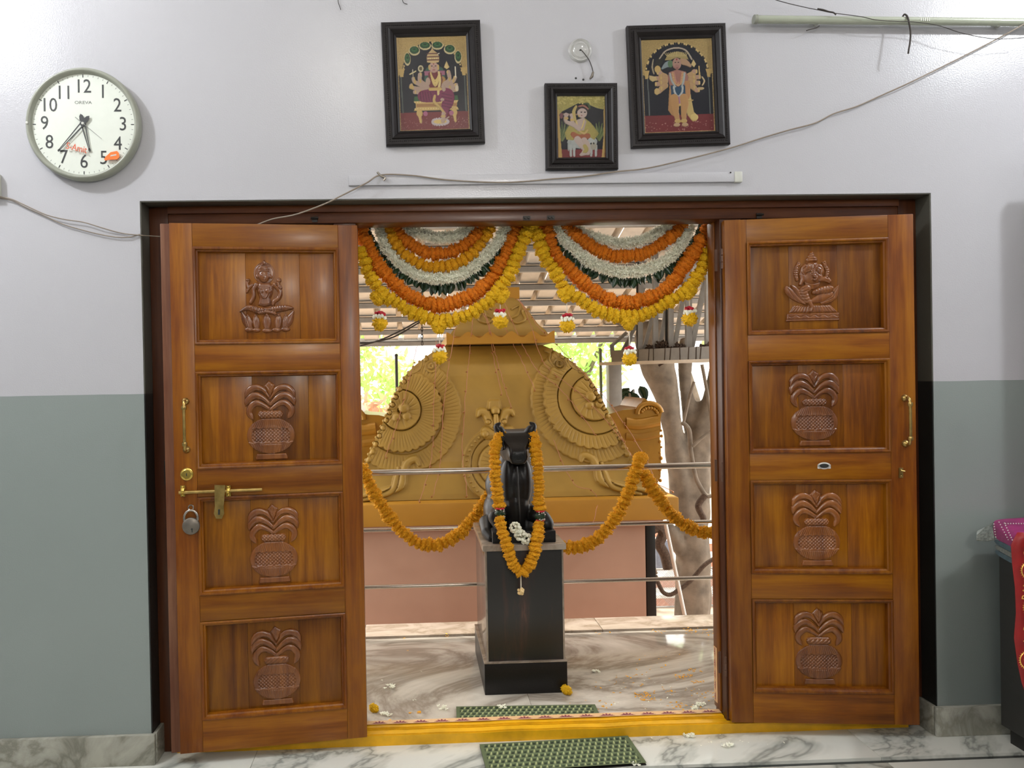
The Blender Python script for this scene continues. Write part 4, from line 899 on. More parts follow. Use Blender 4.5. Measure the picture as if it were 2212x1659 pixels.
for g_, lab in ((g1, 'upper left marigold length of the garland round the bull\'s neck'), (g2, 'lower left marigold length of the bull\'s garland, below the leafy bead'), (g3, 'upper right marigold length of the garland round the bull\'s neck'), (g4, 'lower right marigold length of the bull\'s garland, below the leafy bead')):
    garland('marigold_garland', lab, None, 0.0195, 0.0265, 'mari_y2', 0, 'garland lengths on the bull', world=g_, squash=0.72)
for px, py, lab in ((1080, 1108, 'dark leafy bead wrapped in silver on the left of the bull\'s garland'), (1167, 1114, 'dark leafy bead wrapped in silver on the right of the bull\'s garland')):
    c = P(px, py, yp+0.005); g = tag(empty('garland_bead', c), lab, 'bead', 'leafy beads on the bull\'s garland')
    link('leafy_ball', ruffle(31+px, 0.9, 3, 0.2), M['leaf'], g, (0, 0, 0), scale=(0.024, 0.022, 0.022))
    MB().lathe([(0.017, 0.016), (0.021, 0.020), (0.017, 0.024)], 14).obj('red_band', M['rose'], g, 0.9); MB().lathe([(0.017, -0.024), (0.021, -0.020), (0.017, -0.016)], 14).obj('red_band', M['rose'], g, 0.9)
    mb = MB()
    for i in range(12): mb.sphere((random.uniform(-.02, .02), -0.018, random.choice((-1, 1))*0.014+random.uniform(-.006, .006)), 0.004, 6, 4)
    mb.obj('silver_foil', M['steel'], g, 0.9)
ft = P(1125, 1240, yp-0.035); fb_ = P(1125, 1286, yp-0.035)
g = tag(empty('garland_pendant', ft), 'small cream flower on a white string below the bull\'s garland', 'pendant'); MB().tube([(0, 0, 0), (0, 0, fb_.z-ft.z+0.03)], 0.0025, 6).obj('string', M['string'], g)
mb = MB()
for i in range(14): mb.sphere((random.uniform(-.01, .01), random.uniform(-.01, .01), fb_.z-ft.z+random.uniform(0.006, 0.03)), 0.007, 7, 5)
mb.obj('flower', plain('cream_flower', (226, 196, 140), 0.6, var=0.2, scale=80), g, 0.9)
for q_, (px, py, lab) in enumerate(((1113, 1140, 'upper bunch of white blossoms at the bull\'s feet'), (1124, 1156, 'middle bunch of white blossoms at the bull\'s feet'), (1136, 1164, 'lower bunch of white blossoms at the bull\'s feet'))):
    c = P(px, py, yp-0.002); mb = MB()
    for i in range(60):
        d = Vector((random.gauss(0, 1), random.gauss(0, 1), random.gauss(0, 1))).normalized()*0.022; mb.sphere(d, 0.006*random.uniform(.7, 1.3), 6, 4)
    tag(mb.obj('blossom_bunch', M['tube_w'], None, 0.9, c), lab, 'blossoms', 'white blossoms at the bull\'s feet')

# ------------------------------------------------------------------ golden shrine behind the railing
YS = 2.35
sc_ = (YS-CAM[1])/F_                         # metres per photo px at the face
cxp = 1084
G0 = P(cxp, 1070, YS); zpx = lambda py: P(cxp, py, YS).z
shr = tag(empty('golden_shrine', (G0.x, YS+0.9, GZ)), 'golden domed shrine roof with scroll reliefs on a pink walled base behind the railing', 'shrine')
def spart(mb, name, mt, sm=None):
    mb.v = [(x-shr.location.x, y-shr.location.y, z-shr.location.z) for x, y, z in mb.v]; return mb.obj(name, M[mt], shr, sm)
prof = [(1077, 366), (1066, 358), (1050, 342), (1030, 322), (1000, 299), (960, 280), (930, 266), (900, 252), (870, 240), (840, 226), (810, 208), (785, 184), (765, 158), (750, 136), (741, 118)]
pyA = np.array([p[0] for p in prof][::-1], float); pwA = np.array([p[1] for p in prof][::-1], float)
halfw = lambda py: np.interp(py, pyA, pwA)
def yface(py):                               # the face leans back like the sides do
    return YS+0.02+0.42*np.clip((366-halfw(py))/248.0, 0, 1)*1.0
c = Cv(-1, 1, 741, 1077, 420, 300, (182, 138, 56))
Xp = cxp+c.X*halfw(c.Y); Yp = c.Y; c.X, c.Y = Xp, Yp        # work in photo px on the curved face
c.h[:] = 0.0
fl_ = lambda cx, cy, n, ph=0: np.sin(np.arctan2(c.Y-cy, c.X-cx)*n+ph+np.hypot(c.X-cx, c.Y-cy)*0.05)
def ring(cx, cy, r0, r1, base, amp, n=0, scal=0):
    d = np.hypot(c.X-cx, c.Y-cy); r1e = r1+scal*np.abs(np.sin(np.arctan2(c.Y-cy, c.X-cx)*n*0.5)) if scal else r1
    t = (d-r0)/(r1e-r0); mm = (t > 0) & (t < 1); hh = base+amp*np.clip(t, 0, 1)**0.7*np.clip((1-t)*14, 0, 1)**0.5
    if n: hh = hh-0.9*np.clip(np.abs(fl_(cx, cy, n))**14, 0, 1)*np.sin(np.clip(t, 0, 1)*PI)
    c.h = np.where(mm, np.maximum(c.h*0+hh, 0), c.h)
for (sx_, lx, ly, sgn) in ((0, 868, 884, -1), (1, 1304, 866, 1)):
    big = 130 if sx_ == 0 else 136
    ring(lx-sgn*4, ly+6, 92, big, 1.6, 2.2, 46, 2)
    ring(lx, ly, 46 if sx_ == 0 else 82, 90 if sx_ == 0 else 110, 4.2, 3.2, 34, 4)
    if sx_: ring(lx, ly, 52, 80, 3.2, 2.6, 0)
    ring(lx, ly, 8, 44 if sx_ == 0 else 50, 5.0, 3.0, 9)
    c.ell(lx+sgn*-6, ly-4, 12, 11, 5, 6); c.ell(lx-10, ly+16, 10, 9, 4, 6); c.ell(lx+12, ly+14, 10, 9, 4, 6)
    ex = lambda py, o=0: cxp+sgn*(np.interp(py, pyA, pwA)-o)
    # beads down the edge
    for py in range(770, 1040, 17): c.ell(ex(py, 6), py, 6.5, 6.5, 5, 2)
    # curled tail below, hooks
    hk = [(ex(1062, 30), 1068, 6), (lx+sgn*10, 1050, 9), (lx-sgn*2, 1022, 9), (lx-sgn*12, 1000, 9), (lx-sgn*30, 992, 8), (lx-sgn*38, 1004, 4)]
    c.curve(hk, 5, 2)
    c.curve([(ex(1075, 60), 1074, 5), (lx-sgn*-26, 1058, 7), (lx-sgn*-12, 1030, 7), (lx-sgn*-8, 1010, 4)], 4, 1.5)
    # small scrolls above the big one
    tx = lx-sgn*70; ty = 787
    ring(tx, ty, 8, 15, 1.5, 3.0); ring(tx, ty, 1, 6, 2, 3); ring(tx-sgn*-48, ty-12, 14, 30, 1.0, 3.0, 20); ring(tx+sgn*48, ty-12, 3, 12, 2, 3)
    c.curve([(tx-sgn*12, ty+6, 3), (tx-sgn*22, ty-10, 3.5), (tx-sgn*18, ty-26, 3), (tx-sgn*28, ty-32, 2)], 3, 1)
# medallion behind the bull
ring(1084, 1008, 64, 82, 2.4, 2.6); ring(1084, 1008, 48, 62, 1.2, 1.6); ring(1084, 1008, 4, 46, 3, 2, 12)
for a in range(0, 360, 9): c.ell(1084+73*math.cos(math.radians(a)), 1008+73*math.sin(math.radians(a)), 2.6, 2.6, 4, 4)
c.cap([(1060, 938, 15), (1108, 938, 15)], 6, 4); c.ell(1054, 940, 8, 8, 5, 8); c.ell(1112, 940, 8, 8, 5, 8)
for s in (-1, 1):
    c.curve([(1080+s*4, 926, 8), (1080+s*14, 912, 10), (1080+s*22, 896, 11), (1080+s*34, 892, 9), (1080+s*40, 900, 4)], 8, 4); c.ell(1080+s*18, 914, 7, 6, 5, 8)
c.poly([(1062, 882), (1064, 868), (1070, 864), (1090, 864), (1093, 868), (1095, 890), (1062, 890)], 6, 5); c.ell(1080, 890, 10, 10, 6, 8); c.cap([(1080, 900, 6), (1080, 925, 8)], 6, 7)
k_h = 0.0052
uu = np.linspace(-1, 1, c.nx)[None, :].repeat(c.ny, 0)
ZV = np.array([zpx(py) for py in c.Y[:, 0]])
yf_ = yface(c.Y)-c.h*k_h-0.03*(1-uu**2)*0-0.0
V = np.stack([G0.x+(c.X-cxp)*sc_-shr.location.x, yf_-shr.location.y, ZV[:, None].repeat(c.nx, 1)-shr.location.z], -1)
c.X = uu; c.Y = np.linspace(0, 1, c.ny)[:, None].repeat(c.nx, 1)
flat = V.reshape(-1, 3)
me = c.mesh('face_relief', 1, 1, 1, clip=False, xf=lambda v: flat); me.attributes.remove(me.attributes['gold']); me.color_attributes.remove(me.color_attributes['Col'])
link('dome_face', me, M['gold'], shr)
# sides, back and closing top of the dome, with thickness front to back
mb = MB(); n = len(prof)
DB = 1.7
for i, (py, hw) in enumerate(prof):
    z = zpx(py); yf0 = float(yface(py))+0.001; yb0 = YS+DB-0.42*(366-hw)/248.0
    mb.v += [(G0.x-hw*sc_, yf0, z), (G0.x+hw*sc_, yf0, z), (G0.x+hw*sc_, yb0, z), (G0.x-hw*sc_, yb0, z)]
for i in range(n-1):
    a = 4*i
    for q in (1, 2, 3): mb.f.append((a+q, a+(q+1) % 4, a+4+(q+1) % 4, a+4+q))
mb.f.append(tuple(4*(n-1)+q for q in range(4)))
spart(mb, 'dome_shell', 'gold', 0.6)
# row of beads along both slanting edges
for s in (-1, 1):
    mb = MB()
    for py in range(752, 1050, 12): mb.sphere((G0.x+s*halfw(py)*sc_, float(yface(py))+0.012, zpx(py)), 0.012, 8, 6)
    spart(mb, 'edge_beads', 'gold', 1.2)
# top cap: scalloped band, small bell, finial block
yt = YS+0.40
def W3(px, py, y): p = P(px, py, y); return p
hw = 115*sc_*1.08; zb0, zb1 = P(cxp, 742, yt-0.1).z, P(cxp, 716, yt-0.1).z
cxw = P(1081, 730, yt-0.1).x
sc2 = []
nb = 5
for i in range(nb*10+1):
    t = i/(nb*10); sc2.append((cxw-hw+2*hw*t, zb1-0.045+0.045*abs(math.cos(t*nb*PI+0.0))**2.0))
poly = [(cxw+hw, zb0), (cxw-hw, zb0)]+sc2
spart(MB().prism(poly, yt-0.12, yt-0.07).box((cxw-hw, yt-0.07, zb0), (cxw+hw, yt+0.85, zb1-0.03)), 'scalloped_band', 'gold_d', 0.5)
pr2 = [(742, 112), (722, 108), (712, 101), (705, 92), (698, 86), (686, 78), (675, 71), (664, 63), (655, 56), (647, 46), (641, 38)]
mb = MB()
for i, (py, hp_) in enumerate(pr2):
    z = P(cxp, py, yt).z; h_ = hp_*sc_*1.06; yy = yt-0.02+0.12*(112-hp_)/80
    mb.v += [(cxw-h_, yy, z), (cxw+h_, yy, z), (cxw+h_, yt+0.8-0.12*(112-hp_)/80, z), (cxw-h_, yt+0.8-0.12*(112-hp_)/80, z)]
for i in range(len(pr2)-1):
    for q in range(4): mb.f.append((4*i+q, 4*i+(q+1) % 4, 4*i+4+(q+1) % 4, 4*i+4+q))
mb.f.append(tuple(4*(len(pr2)-1)+q for q in range(4)))
spart(mb, 'small_bell_roof', 'gold', 0.6)
for s in (-1, 1):
    mb = MB(); pts = [(1104, 668), (1122, 660), (1118, 680), (1104, 688), (1116, 698), (1134, 690), (1128, 672), (1144, 668)]
    pts = pts if s > 0 else [(2*cxp-x, y) for x, y in pts]
    q3 = []
    for px, py in pts:
        hp_ = np.interp(py, [p[0] for p in pr2][::-1], [p[1] for p in pr2][::-1]); q3.append(P(px, py, yt-0.024+0.12*(112-hp_)/80))
    mb.tube(catmull(q3, 5), 0.009, 6); spart(mb, 'scroll_moulding', 'gold', 0.9)
z0f, z1f = P(cxp, 643, yt+0.2).z, P(cxp, 624, yt+0.2).z; fx = P(1093, 635, yt+0.2).x
spart(MB().box((fx-0.09, yt+0.10, z0f-0.02), (fx+0.09, yt+0.5, z1f)), 'finial_block', 'gold_d')
# slab with rounded top lip, walls below
zs1, zs0 = zpx(1078), zpx(1126); hs2 = 378*sc_
def gbox(name, lo, hi, mt, bev=0.0):
    o = bbox(name, lo, hi, M[mt], shr, bev); o.location -= shr.location; return o
gbox('cornice_slab', (G0.x-hs2, YS-0.10, zs0), (G0.x+hs2*1.0, YS+DB+0.1, zs1), 'gold_d', 0.012)
gbox('cornice_soffit', (G0.x-hs2+0.02, YS-0.06, zs0-0.045), (G0.x+hs2-0.1, YS+DB, zs0-0.001), 'pink', 0.005)
xr2 = P(1396, 1250, YS).x
gbox('base_wall', (G0.x-365*sc_, YS+0.0, GZ), (xr2, YS+DB-0.1, zs0-0.046), 'pink', 0.01)
gbox('base_ledge', (G0.x-365*sc_, YS-0.012, GZ), (xr2, YS+0.01, zpx(1352)), 'pink', 0.004)
# gilded side brackets ending in open beast mouths
def bracket(sgn):
    pts = [(1290, 902), (1345, 886), (1368, 884), (1380, 880), (1386, 868), (1392, 860), (1400, 866), (1412, 873), (1424, 876), (1430, 890), (1427, 905), (1428, 925), (1424, 940), (1427, 960), (1428, 1000), (1427, 1030), (1420, 1044), (1400, 1052), (1330, 1062), (1290, 1050)]
    yy = YS+0.34
    w3 = [P(px, py, yy) for px, py in pts]; cx_ = P(cxp, 950, yy).x
    q = [((p.x-cx_)*sgn+cx_, p.z) for p in w3]
    spart(MB().prism(q, yy, yy+0.5), 'side_bracket', 'gold_dd', 0.5)
    for k_ in range(2):
        mb = MB(); a = [P(1352, 914+k_*28, yy), P(1385, 916+k_*28, yy), P(1424, 908+k_*28, yy)]
        mb.tube(catmull([((p.x-cx_)*sgn+cx_, yy+0.030, p.z) for p in a], 5), 0.055-0.012*k_, 10); spart(mb, 'bracket_roll', 'gold_dd', 1.0)
    arc = [P(1388+26*math.cos(t)+14, 893-22*math.sin(t), yy) for t in np.linspace(PI*1.02, 0.1, 12)]
    mb = MB(); mb.tube([((p.x-cx_)*sgn+cx_, yy-0.004, p.z) for p in arc], 0.020, 10); spart(mb, 'curled_lip', 'gold_dd', 1.0)
    mb = MB()
    for t in np.linspace(PI*0.9, 0.2, 8):
        p = P(1402+17*math.cos(t), 893-12*math.sin(t), yy); mb.sphere(((p.x-cx_)*sgn+cx_, yy-0.008, p.z), 0.014, 8, 6)
    spart(mb, 'teeth', 'gold_dd', 1.0)
    mb = MB()
    for py in range(930, 1040, 12):
        p = P(1427+random.uniform(-3, 3), py, yy); mb.sphere(((p.x-cx_)*sgn+cx_, yy+0.004, p.z), 0.012*random.uniform(.6, 1.3), 8, 6)
    spart(mb, 'bracket_fringe', 'gold_dd', 1.0)
bracket(1); bracket(-1)
# fairy-light wires over the dome
z5 = lambda L: [(780+x/3.455, 620+y/3.455) for x, y in L]
wires = [z5([(905, 180), (950, 290), (980, 460), (1010, 620), (1050, 800)]), z5([(925, 200), (960, 300), (1000, 480), (1045, 650), (1080, 770), (1125, 900)]), z5([(1010, 150), (1060, 280), (1140, 430), (1220, 590), (1300, 770)]),
         z5([(1060, 100), (1120, 250), (1230, 490), (1330, 640), (1460, 740), (1600, 900), (1740, 1100)]), z5([(840, 200), (830, 300), (810, 500), (790, 700), (770, 950), (755, 1230), (775, 1400), (795, 1560)]), z5([(740, 220), (720, 260), (690, 400), (650, 650), (620, 900), (600, 1230), (590, 1350), (540, 1560)]),
         z5([(560, 400), (540, 930), (520, 1300), (430, 1600)]), z5([(420, 440), (360, 700), (260, 1050), (180, 1270)]), z5([(1170, 90), (1240, 200), (1360, 550), (1500, 690), (1700, 850), (1960, 1150)]), z5([(1180, 90), (1330, 300), (1500, 470), (1700, 690), (1880, 900), (2080, 1200), (2200, 1440)]),
         [(1320, 900), (1345, 950), (1365, 985), (1390, 1020), (1420, 1045), (1455, 1062)], [(1195, 950), (1220, 1010), (1243, 1048), (1275, 1058), (1289, 1075), (1288, 1100), (1280, 1130)]]
bulb_me = MB().sphere((0, 0, 0), 0.007, 6, 5).mesh('bulb', 1.0); bulb_me.materials.append(M['bulb'])
def gface(px, py):
    if py < 741:
        hp_ = np.interp(py, [p[0] for p in pr2][::-1], [p[1] for p in pr2][::-1]); y = yt-0.16
    elif py < 1077: y = float(yface(py))-0.045
    else: y = YS-0.125
    return P(px, py, y)
wlabs = ['short fairy-light wire left of centre on the golden dome', 'fairy-light wire running down to the medallion crest', 'fairy-light wire ending in mid-face right of the crest', 'fairy-light wire slanting down across the right scroll', 'fairy-light wire falling left of the crest past the medallion', 'fairy-light wire falling along the right rim of the left scroll',
         'thin fairy-light wire crossing the middle of the left scroll', 'fairy-light wire slanting down across the centre of the left scroll', 'fairy-light wire slanting from the top to the right edge bead row', 'longest fairy-light wire running from the top to the right end of the slab', 'fairy-light wire hugging the lower right edge of the dome', 'fairy-light wire looping over the slab right of the bull']
for L_, lab in zip(wires, wlabs):
    q = catmull([gface(px, py) for px, py in L_], 8); g = tag(empty('fairy_light_wire', q[0]), lab, 'light string', 'fairy-light wires on the dome')
    q = [p+Vector((random.uniform(-.004, .004), random.uniform(-.003, .003), 0)) for p in q]
    MB().tube(q, 0.0022, 5).obj('wire', M['pinkwire'], g, None, tuple(-q[0]))
    for p in resample(q, 0.16)[1:]: link('bulb', bulb_me, None, g, p-q[0]+Vector((random.choice((-1, 1))*0.008, -0.003, -0.004)))

# ------------------------------------------------------------------ tiled canopy roof behind
A_, B_ = 2.42, 0.25
rz_ = lambda D: 1.4+A_-B_*D
rf = tag(empty('canopy_roof', (1.2, 4.0, rz_(6.75))), 'sloping canopy roof of pale clay tiles on grey steel purlins over the shrine', 'canopy roof')
def rpart(mb, name, mt, sm=None):
    mb.v = [(x-rf.location.x, y-rf.location.y, z-rf.location.z) for x, y, z in mb.v]; return mb.obj(name, M[mt], rf, sm)
D0, D1, NR = 5.25, 8.05, 7
rw = (D1-D0)/NR
tw = 0.21; prof_t = [(-0.105, 0.0), (0.045, 0.0), (0.056, 0.055), (0.092, 0.058), (0.105, 0.0)]
tm = MB(); Lh = rw*0.54
for (y, dz) in ((-Lh, 0.006), (Lh, -0.006)):
    for x, z in prof_t: tm.v.append((x, y, z-B_*y+dz))
    for x, z in prof_t: tm.v.append((x, y, z-B_*y+dz+0.012))
n = len(prof_t)
for i in range(n-1):
    tm.f.append((i, i+2*n, i+2*n+1, i+1)); tm.f.append((n+i, n+i+1, n+i+2*n+1, n+i+2*n)); tm.f.append((i, i+1, n+i+1, n+i)); tm.f.append((2*n+i, 3*n+i, 3*n+i+1, 2*n+i+1))
tme = tm.mesh('roof_tile'); tme.materials.append(M['tile'])
for r in range(NR):
    D = D0+rw*(r+0.5); xa = -0.45-0.24*(D-5); xb = 2.2+0.62*(D-5)
    nc = int((xb-xa)/tw)
    for q in range(nc):
        x = math.floor(xa/tw)*tw+tw*q
        link('roof_tile', tme, None, rf, (x-rf.location.x+random.uniform(-.006, .006), D+CAM[1]-rf.location.y, rz_(D)-rf.location.z+0.022+random.uniform(-.003, .003)), (0, 0, random.uniform(-.012, .012)))
for r in range(NR+1):
    D = D0+rw*r; y = D+CAM[1]; z = rz_(D); rpart(MB().box((-1.4, y-0.028, z-0.055), (4.2, y+0.028, z-0.006)).box((-1.4, y-0.028, z-0.012), (4.2, y+0.06, z-0.006)), 'purlin', 'galv')
for x in (-1.35, 0.15, 2.6, 4.1):
    mb = MB().box((x-0.03, 0, 0), (x+0.03, 1, 1)); mb.v = [(v[0], D0+CAM[1] if v[1] == 0 else D1+CAM[1], (rz_(D0) if v[1] == 0 else rz_(D1))-0.056-(0.09 if v[2] == 0 else 0)) for v in mb.v]; 
    if x in (-1.35, 4.1): rpart(mb, 'rafter', 'galv_d')
rpart(MB().box((-1.4, D1+CAM[1]+0.08, rz_(D1)-0.05), (4.2, D1+CAM[1]+0.14, rz_(D1)+0.04)), 'eave_board', 'galv')
for x, y in ((-1.35, D0+CAM[1]), (4.1, D0+CAM[1]), (-1.35, D1+CAM[1])):
    mb = MB().tube([(x, y, GZ), (x, y, rz_(y-CAM[1])-0.05)], 0.04, 12); rpart(mb, 'post', 'galv_d', 0.8)
# thin dark posts seen against the trees
for px, py, lab in ((856, 768, 'thin dark post under the canopy eave left of the shrine'), (1297, 757, 'thin olive post under the canopy eave right of the shrine')):
    yy = D1+CAM[1]-0.1; t = P(px, py, yy)
    tag(MB().tube([(0, 0, GZ-t.z), (0, 0, 0)], 0.016, 8).sphere((0, 0, 0), 0.02, 8, 5).obj('thin_post', M['iron'] if px < 1000 else plain('olive_paint', (84, 92, 60), 0.6), None, 0.8, t), lab, 'post')
# hanging chain and loose wires under the roof
tp_ = P(911, 690, 3.2); bt_ = P(914, 762, 3.2)
ch = tag(empty('hanging_chain', tp_), 'rusty chain hanging from the canopy above the left shoulder of the shrine', 'chain'); L = tp_.z-bt_.z+0.2; nl = int(L/0.03)
lk_me = MB().tube([Vector((0.007*math.cos(a*PI/5), 0, 0.018*math.sin(a*PI/5))) for a in range(10)], 0.0035, 5, True).mesh('chain_link', 1.0); lk_me.materials.append(M['iron'])
for i in range(nl): link('chain_link', lk_me, None, ch, (0, 0, 0.2-0.028*i), (0, 0, PI/2*(i % 2)))
for i, (L_, lab) in enumerate((([(760, 752), (820, 735), (870, 712), (910, 692), (940, 700)], 'upper slack black wire under the canopy left of the shrine'), ([(760, 742), (800, 740), (850, 728), (900, 700), (912, 694)], 'lower slack black wire under the canopy left of the shrine'))):
    q = catmull([P(px, py, 3.0) for px, py in L_], 6); tag(MB().tube([p-q[0] for p in q], 0.006, 6).obj('slack_wire', M['thread'], None, 0.9, q[0]), lab, 'wire')

# ------------------------------------------------------------------ steel truss, gutter, nests, white post
YTL, YTR = 3.35, 2.75
ty_ = lambda px: YTL+(YTR-YTL)*(px-1320)/(1545-1320)
z6 = lambda x, y: (1180+x/4.879, 560+y/4.879)
g0, g1_ = P(1321, 783, YTL), P(1600, 762, ty_(1600)); g0b = P(1321, 765, YTL)
gt = tag(empty('roof_gutter', g0), 'dusty grey box gutter wrapped with cord under the steel truss', 'gutter'); dv = g1_-g0; dv.z = 0; gl_ = dv.length; gt.rotation_euler = (0, 0, math.atan2(dv.y, dv.x))
hgt = g0b.z-g0.z+0.03
MB().prism([(0, 0), (gl_, 0), (gl_, 0.012), (0, 0.012)], 0, 0.20).prism([(0, 0.012), (gl_, 0.012), (gl_, hgt), (0, hgt)], 0, 0.012).prism([(0, 0.012), (gl_, 0.012), (gl_, hgt), (0, hgt)], 0.188, 0.20).box((0, 0.012, 0.012), (0.012, 0.188, hgt)).obj('trough', M['galv'], gt)
MB().box((-0.10, -0.03, -0.022), (gl_, 0.01, 0.004)).obj('gutter_lip', M['tile'], gt)
for i in range(14):
    x = gl_*(0.12+0.85*i/14)+random.uniform(-.02, .02); dx = random.uniform(-.01, .015)
    MB().tube([(x, -0.004, 0.0), (x+dx, -0.004, hgt), (x+dx, 0.2, hgt+0.002)], 0.003, 5).obj('cord_wrap', M['nest'], gt)
tr = tag(empty('steel_truss', P(1430, 680, 3.05)), 'grey steel lattice truss of upright and slanting bars above the gutter', 'truss')
def tbar(x0, y0, x1, y1, wpx, mt='galv', name='web_bar', dy=0.0):
    a = z6(x0, y0); b = z6(x1, y1); pa = P(*a, ty_(a[0])+0.1+dy); pb = P(*b, ty_(b[0])+0.1+dy); r = wpx/4.879*0.0045/2
    d = (pb-pa); t = d.normalized(); s = Vector((1, 0, 0))-t*t.x; s.normalize(); q = t.cross(s); mb = MB()
    for p in (pa, pb):
        for u, v in ((-1, -1), (1, -1), (1, 1), (-1, 1)): mb.v.append(p+s*u*r+q*v*r*0.7-tr.location)
    mb.f = [(0, 1, 5, 4), (1, 2, 6, 5), (2, 3, 7, 6), (3, 0, 4, 7), (0, 3, 2, 1), (4, 5, 6, 7)]; o = mb.obj(name, M[mt], tr)
top = -420
for x0, x1, w_, mt in ((1000, 985, 42, 'galv'), (1140, 1150, 44, 'galv'), (1305, 1310, 44, 'galv'), (1485, 1500, 50, 'galv'), (1705, 1710, 58, 'galv'), (958, 965, 20, 'iron'), (1270, 1270, 24, 'iron'), (690, 700, 34, 'galv_d')):
    tbar(x0+(10 if mt == 'galv' else 0), top if x0 != 690 else 900, x1, 1035-(x1-700)*0.055, w_, mt, 'upright_bar')
for x0, y0, x1, y1, w_ in ((1180, 350, 1010, 1030, 30), (1300, 300, 1180, 1015, 30), (1500, 100, 1340, 985, 34), (1760, -200, 1520, 985, 40), (950, 690, 760, 1050, 28), (850, 770, 680, 920, 26), (1850, 100, 1725, 980, 34), (1030, 300, 830, 1040, 26)):
    tbar(x0, y0, x1, y1, w_, 'galv', 'slanting_bar', 0.03)
tbar(760, 690, 1900, -260, 40, 'galv_d', 'top_chord', 0.04)
def nest(px, py, r, lab):
    c = P(px, py, ty_(px)+0.08); mb = MB(); rr = random.Random(px)
    for i in range(150):
        d = Vector((rr.gauss(0, 1), rr.gauss(0, 1), rr.gauss(0, .8))).normalized()*r*rr.uniform(.4, 1.1); t = Vector((rr.gauss(0, 1), rr.gauss(0, 1), rr.gauss(0, 1))).normalized()*r*0.5
        mb.tube([d-t, d+t], 0.006, 4)
    mb.sphere((0, 0, 0), r*0.6, 8, 6); tag(mb.obj('bird_nest', M['nest'], None, None, c), lab, 'nest', 'clumps of twigs on the gutter')
for px, py, r, lab in ((1432, 752, 0.055, 'tall clump of dry twigs on the middle of the gutter'), (1425, 772, 0.05, 'low clump of dry twigs spilling over the gutter front'), (1403, 758, 0.04, 'leftmost clump of dry twigs on the gutter'), (1466, 757, 0.05, 'clump of dry twigs on the gutter right of the tall one'), (1528, 758, 0.06, 'clump of dry twigs on the gutter next to the right door frame')): nest(px, py, r, lab)
pa = P(1329, 788, 3.5)
tag(bbox('white_post', (pa.x-0.055, 3.5, GZ), (pa.x+0.055, 3.6, pa.z), M['galv'], None, 0.004), 'square pale grey post standing under the left end of the gutter', 'post')

# ------------------------------------------------------------------ tree, vines, steps, fence, greenery
z7 = lambda x, y, yy: P(1380+x/2.678, 780+y/2.678, yy)
YT = 4.6
def R7(px): return px/2.678*(YT-CAM[1])/F_/2
tt = tag(empty('banyan_tree', z7(310, 1560, YT)), 'thick grey forked tree trunk standing right of the golden shrine', 'tree'); o_ = tt.location
z8 = lambda x, y, dy=0: tuple(z7(x, y, YT+dy)-o_)
bl = [('c', [(z8(90, -120), R7(240)), (z8(110, 40), R7(200)), (z8(160, 200), R7(130)), (z8(195, 400), R7(112)), (z8(220, 600), R7(125)), (z8(270, 800), R7(170)), (z8(310, 1000), R7(195)), (z8(315, 1250), R7(200)), (z8(310, 1500), R7(215)), (z8(305, 1750), R7(250))]),
      ('c', [(z8(480, -80), R7(90)), (z8(440, 150), R7(100)), (z8(375, 380), R7(140)), (z8(340, 520), R7(150)), (z8(330, 700), R7(160)), (z8(315, 900), R7(180))]),
      ('c', [(z8(270, -100, 0.1), R7(80)), (z8(270, 150, 0.1), R7(82)), (z8(300, 330, 0.08), R7(95)), (z8(330, 500, 0.03), R7(110))]),
      ('c', [(z8(250, 1100, -0.05), R7(90)), (z8(170, 950, -0.1), R7(70)), (z8(130, 870, -0.15), R7(50))])]
tr_ = organic('trunk', bl, M['bark'], tt, 0.028, 3)
me = tr_.data
for v in me.vertices: v.co += v.normal*(0.020*noise.noise(v.co*4)+0.010*noise.noise(Vector((v.co.x*14, v.co.y*14, v.co.z*3))))
def vine(L_, r, dy, mt, name, lab, cat):
    q = catmull([z7(x, y, YT+dy) for x, y in L_], 5); tag(MB().tube([p-q[0] for p in q], r, 7).obj(name, M[mt], None, 0.9, q[0]), lab, cat)
vine([(250, 355), (290, 400), (300, 520), (325, 660), (350, 720), (385, 775), (415, 780)], 0.022, -0.45, 'bark', 'aerial_root', 'knobbly aerial root curving down the right side of the trunk', 'root')
vine([(385, 775), (350, 820), (345, 850), (370, 900), (375, 930)], 0.03, -0.45, 'nest', 'root_stub', 'dark twisted root stub above the second rail', 'root')
vine([(430, 400), (370, 440), (310, 495)], 0.016, -0.5, 'bark', 'twig', 'pale twig leaning up to the right jamb beside the trunk', 'twig')
vine([(320, 120), (295, 200), (260, 350)], 0.014, -0.5, 'bark', 'twig', 'pale twig hanging straight beside the upper trunk', 'twig')
vine([(365, 20), (395, 180), (420, 350)], 0.016, -0.4, 'bark', 'twig', 'long pale twig sloping down at the far right of the trunk', 'twig')
vine([(450, 1135), (380, 1180), (300, 1270), (230, 1325), (180, 1352), (140, 1335), (110, 1280), (95, 1240)], 0.020, -0.55, 'nest', 'curved_root', 'dark curved root swinging across the foot of the trunk', 'root')
vine([(60, 985), (110, 960), (140, 1000), (120, 1060), (150, 1120), (170, 1200)], 0.05, -0.3, 'nest', 'knotted_root', 'knotted dark root between the black column and the white pole', 'root')
q = [z7(150, 920, 2.9), z7(285, 1565, 2.9)]
q[1].z = q[1].z
tag(MB().tube([Vector((0, 0, 0)), q[1]-q[0]], 0.0145, 10).tube([q[1]-q[0], (q[1]-q[0])*1.35], 0.0145, 10).obj('white_pole', M['whitew'], None, 0.8, q[0]), 'thin white pole leaning in front of the tree trunk', 'pole')
pc = P(1407, 1240, YS+0.5)
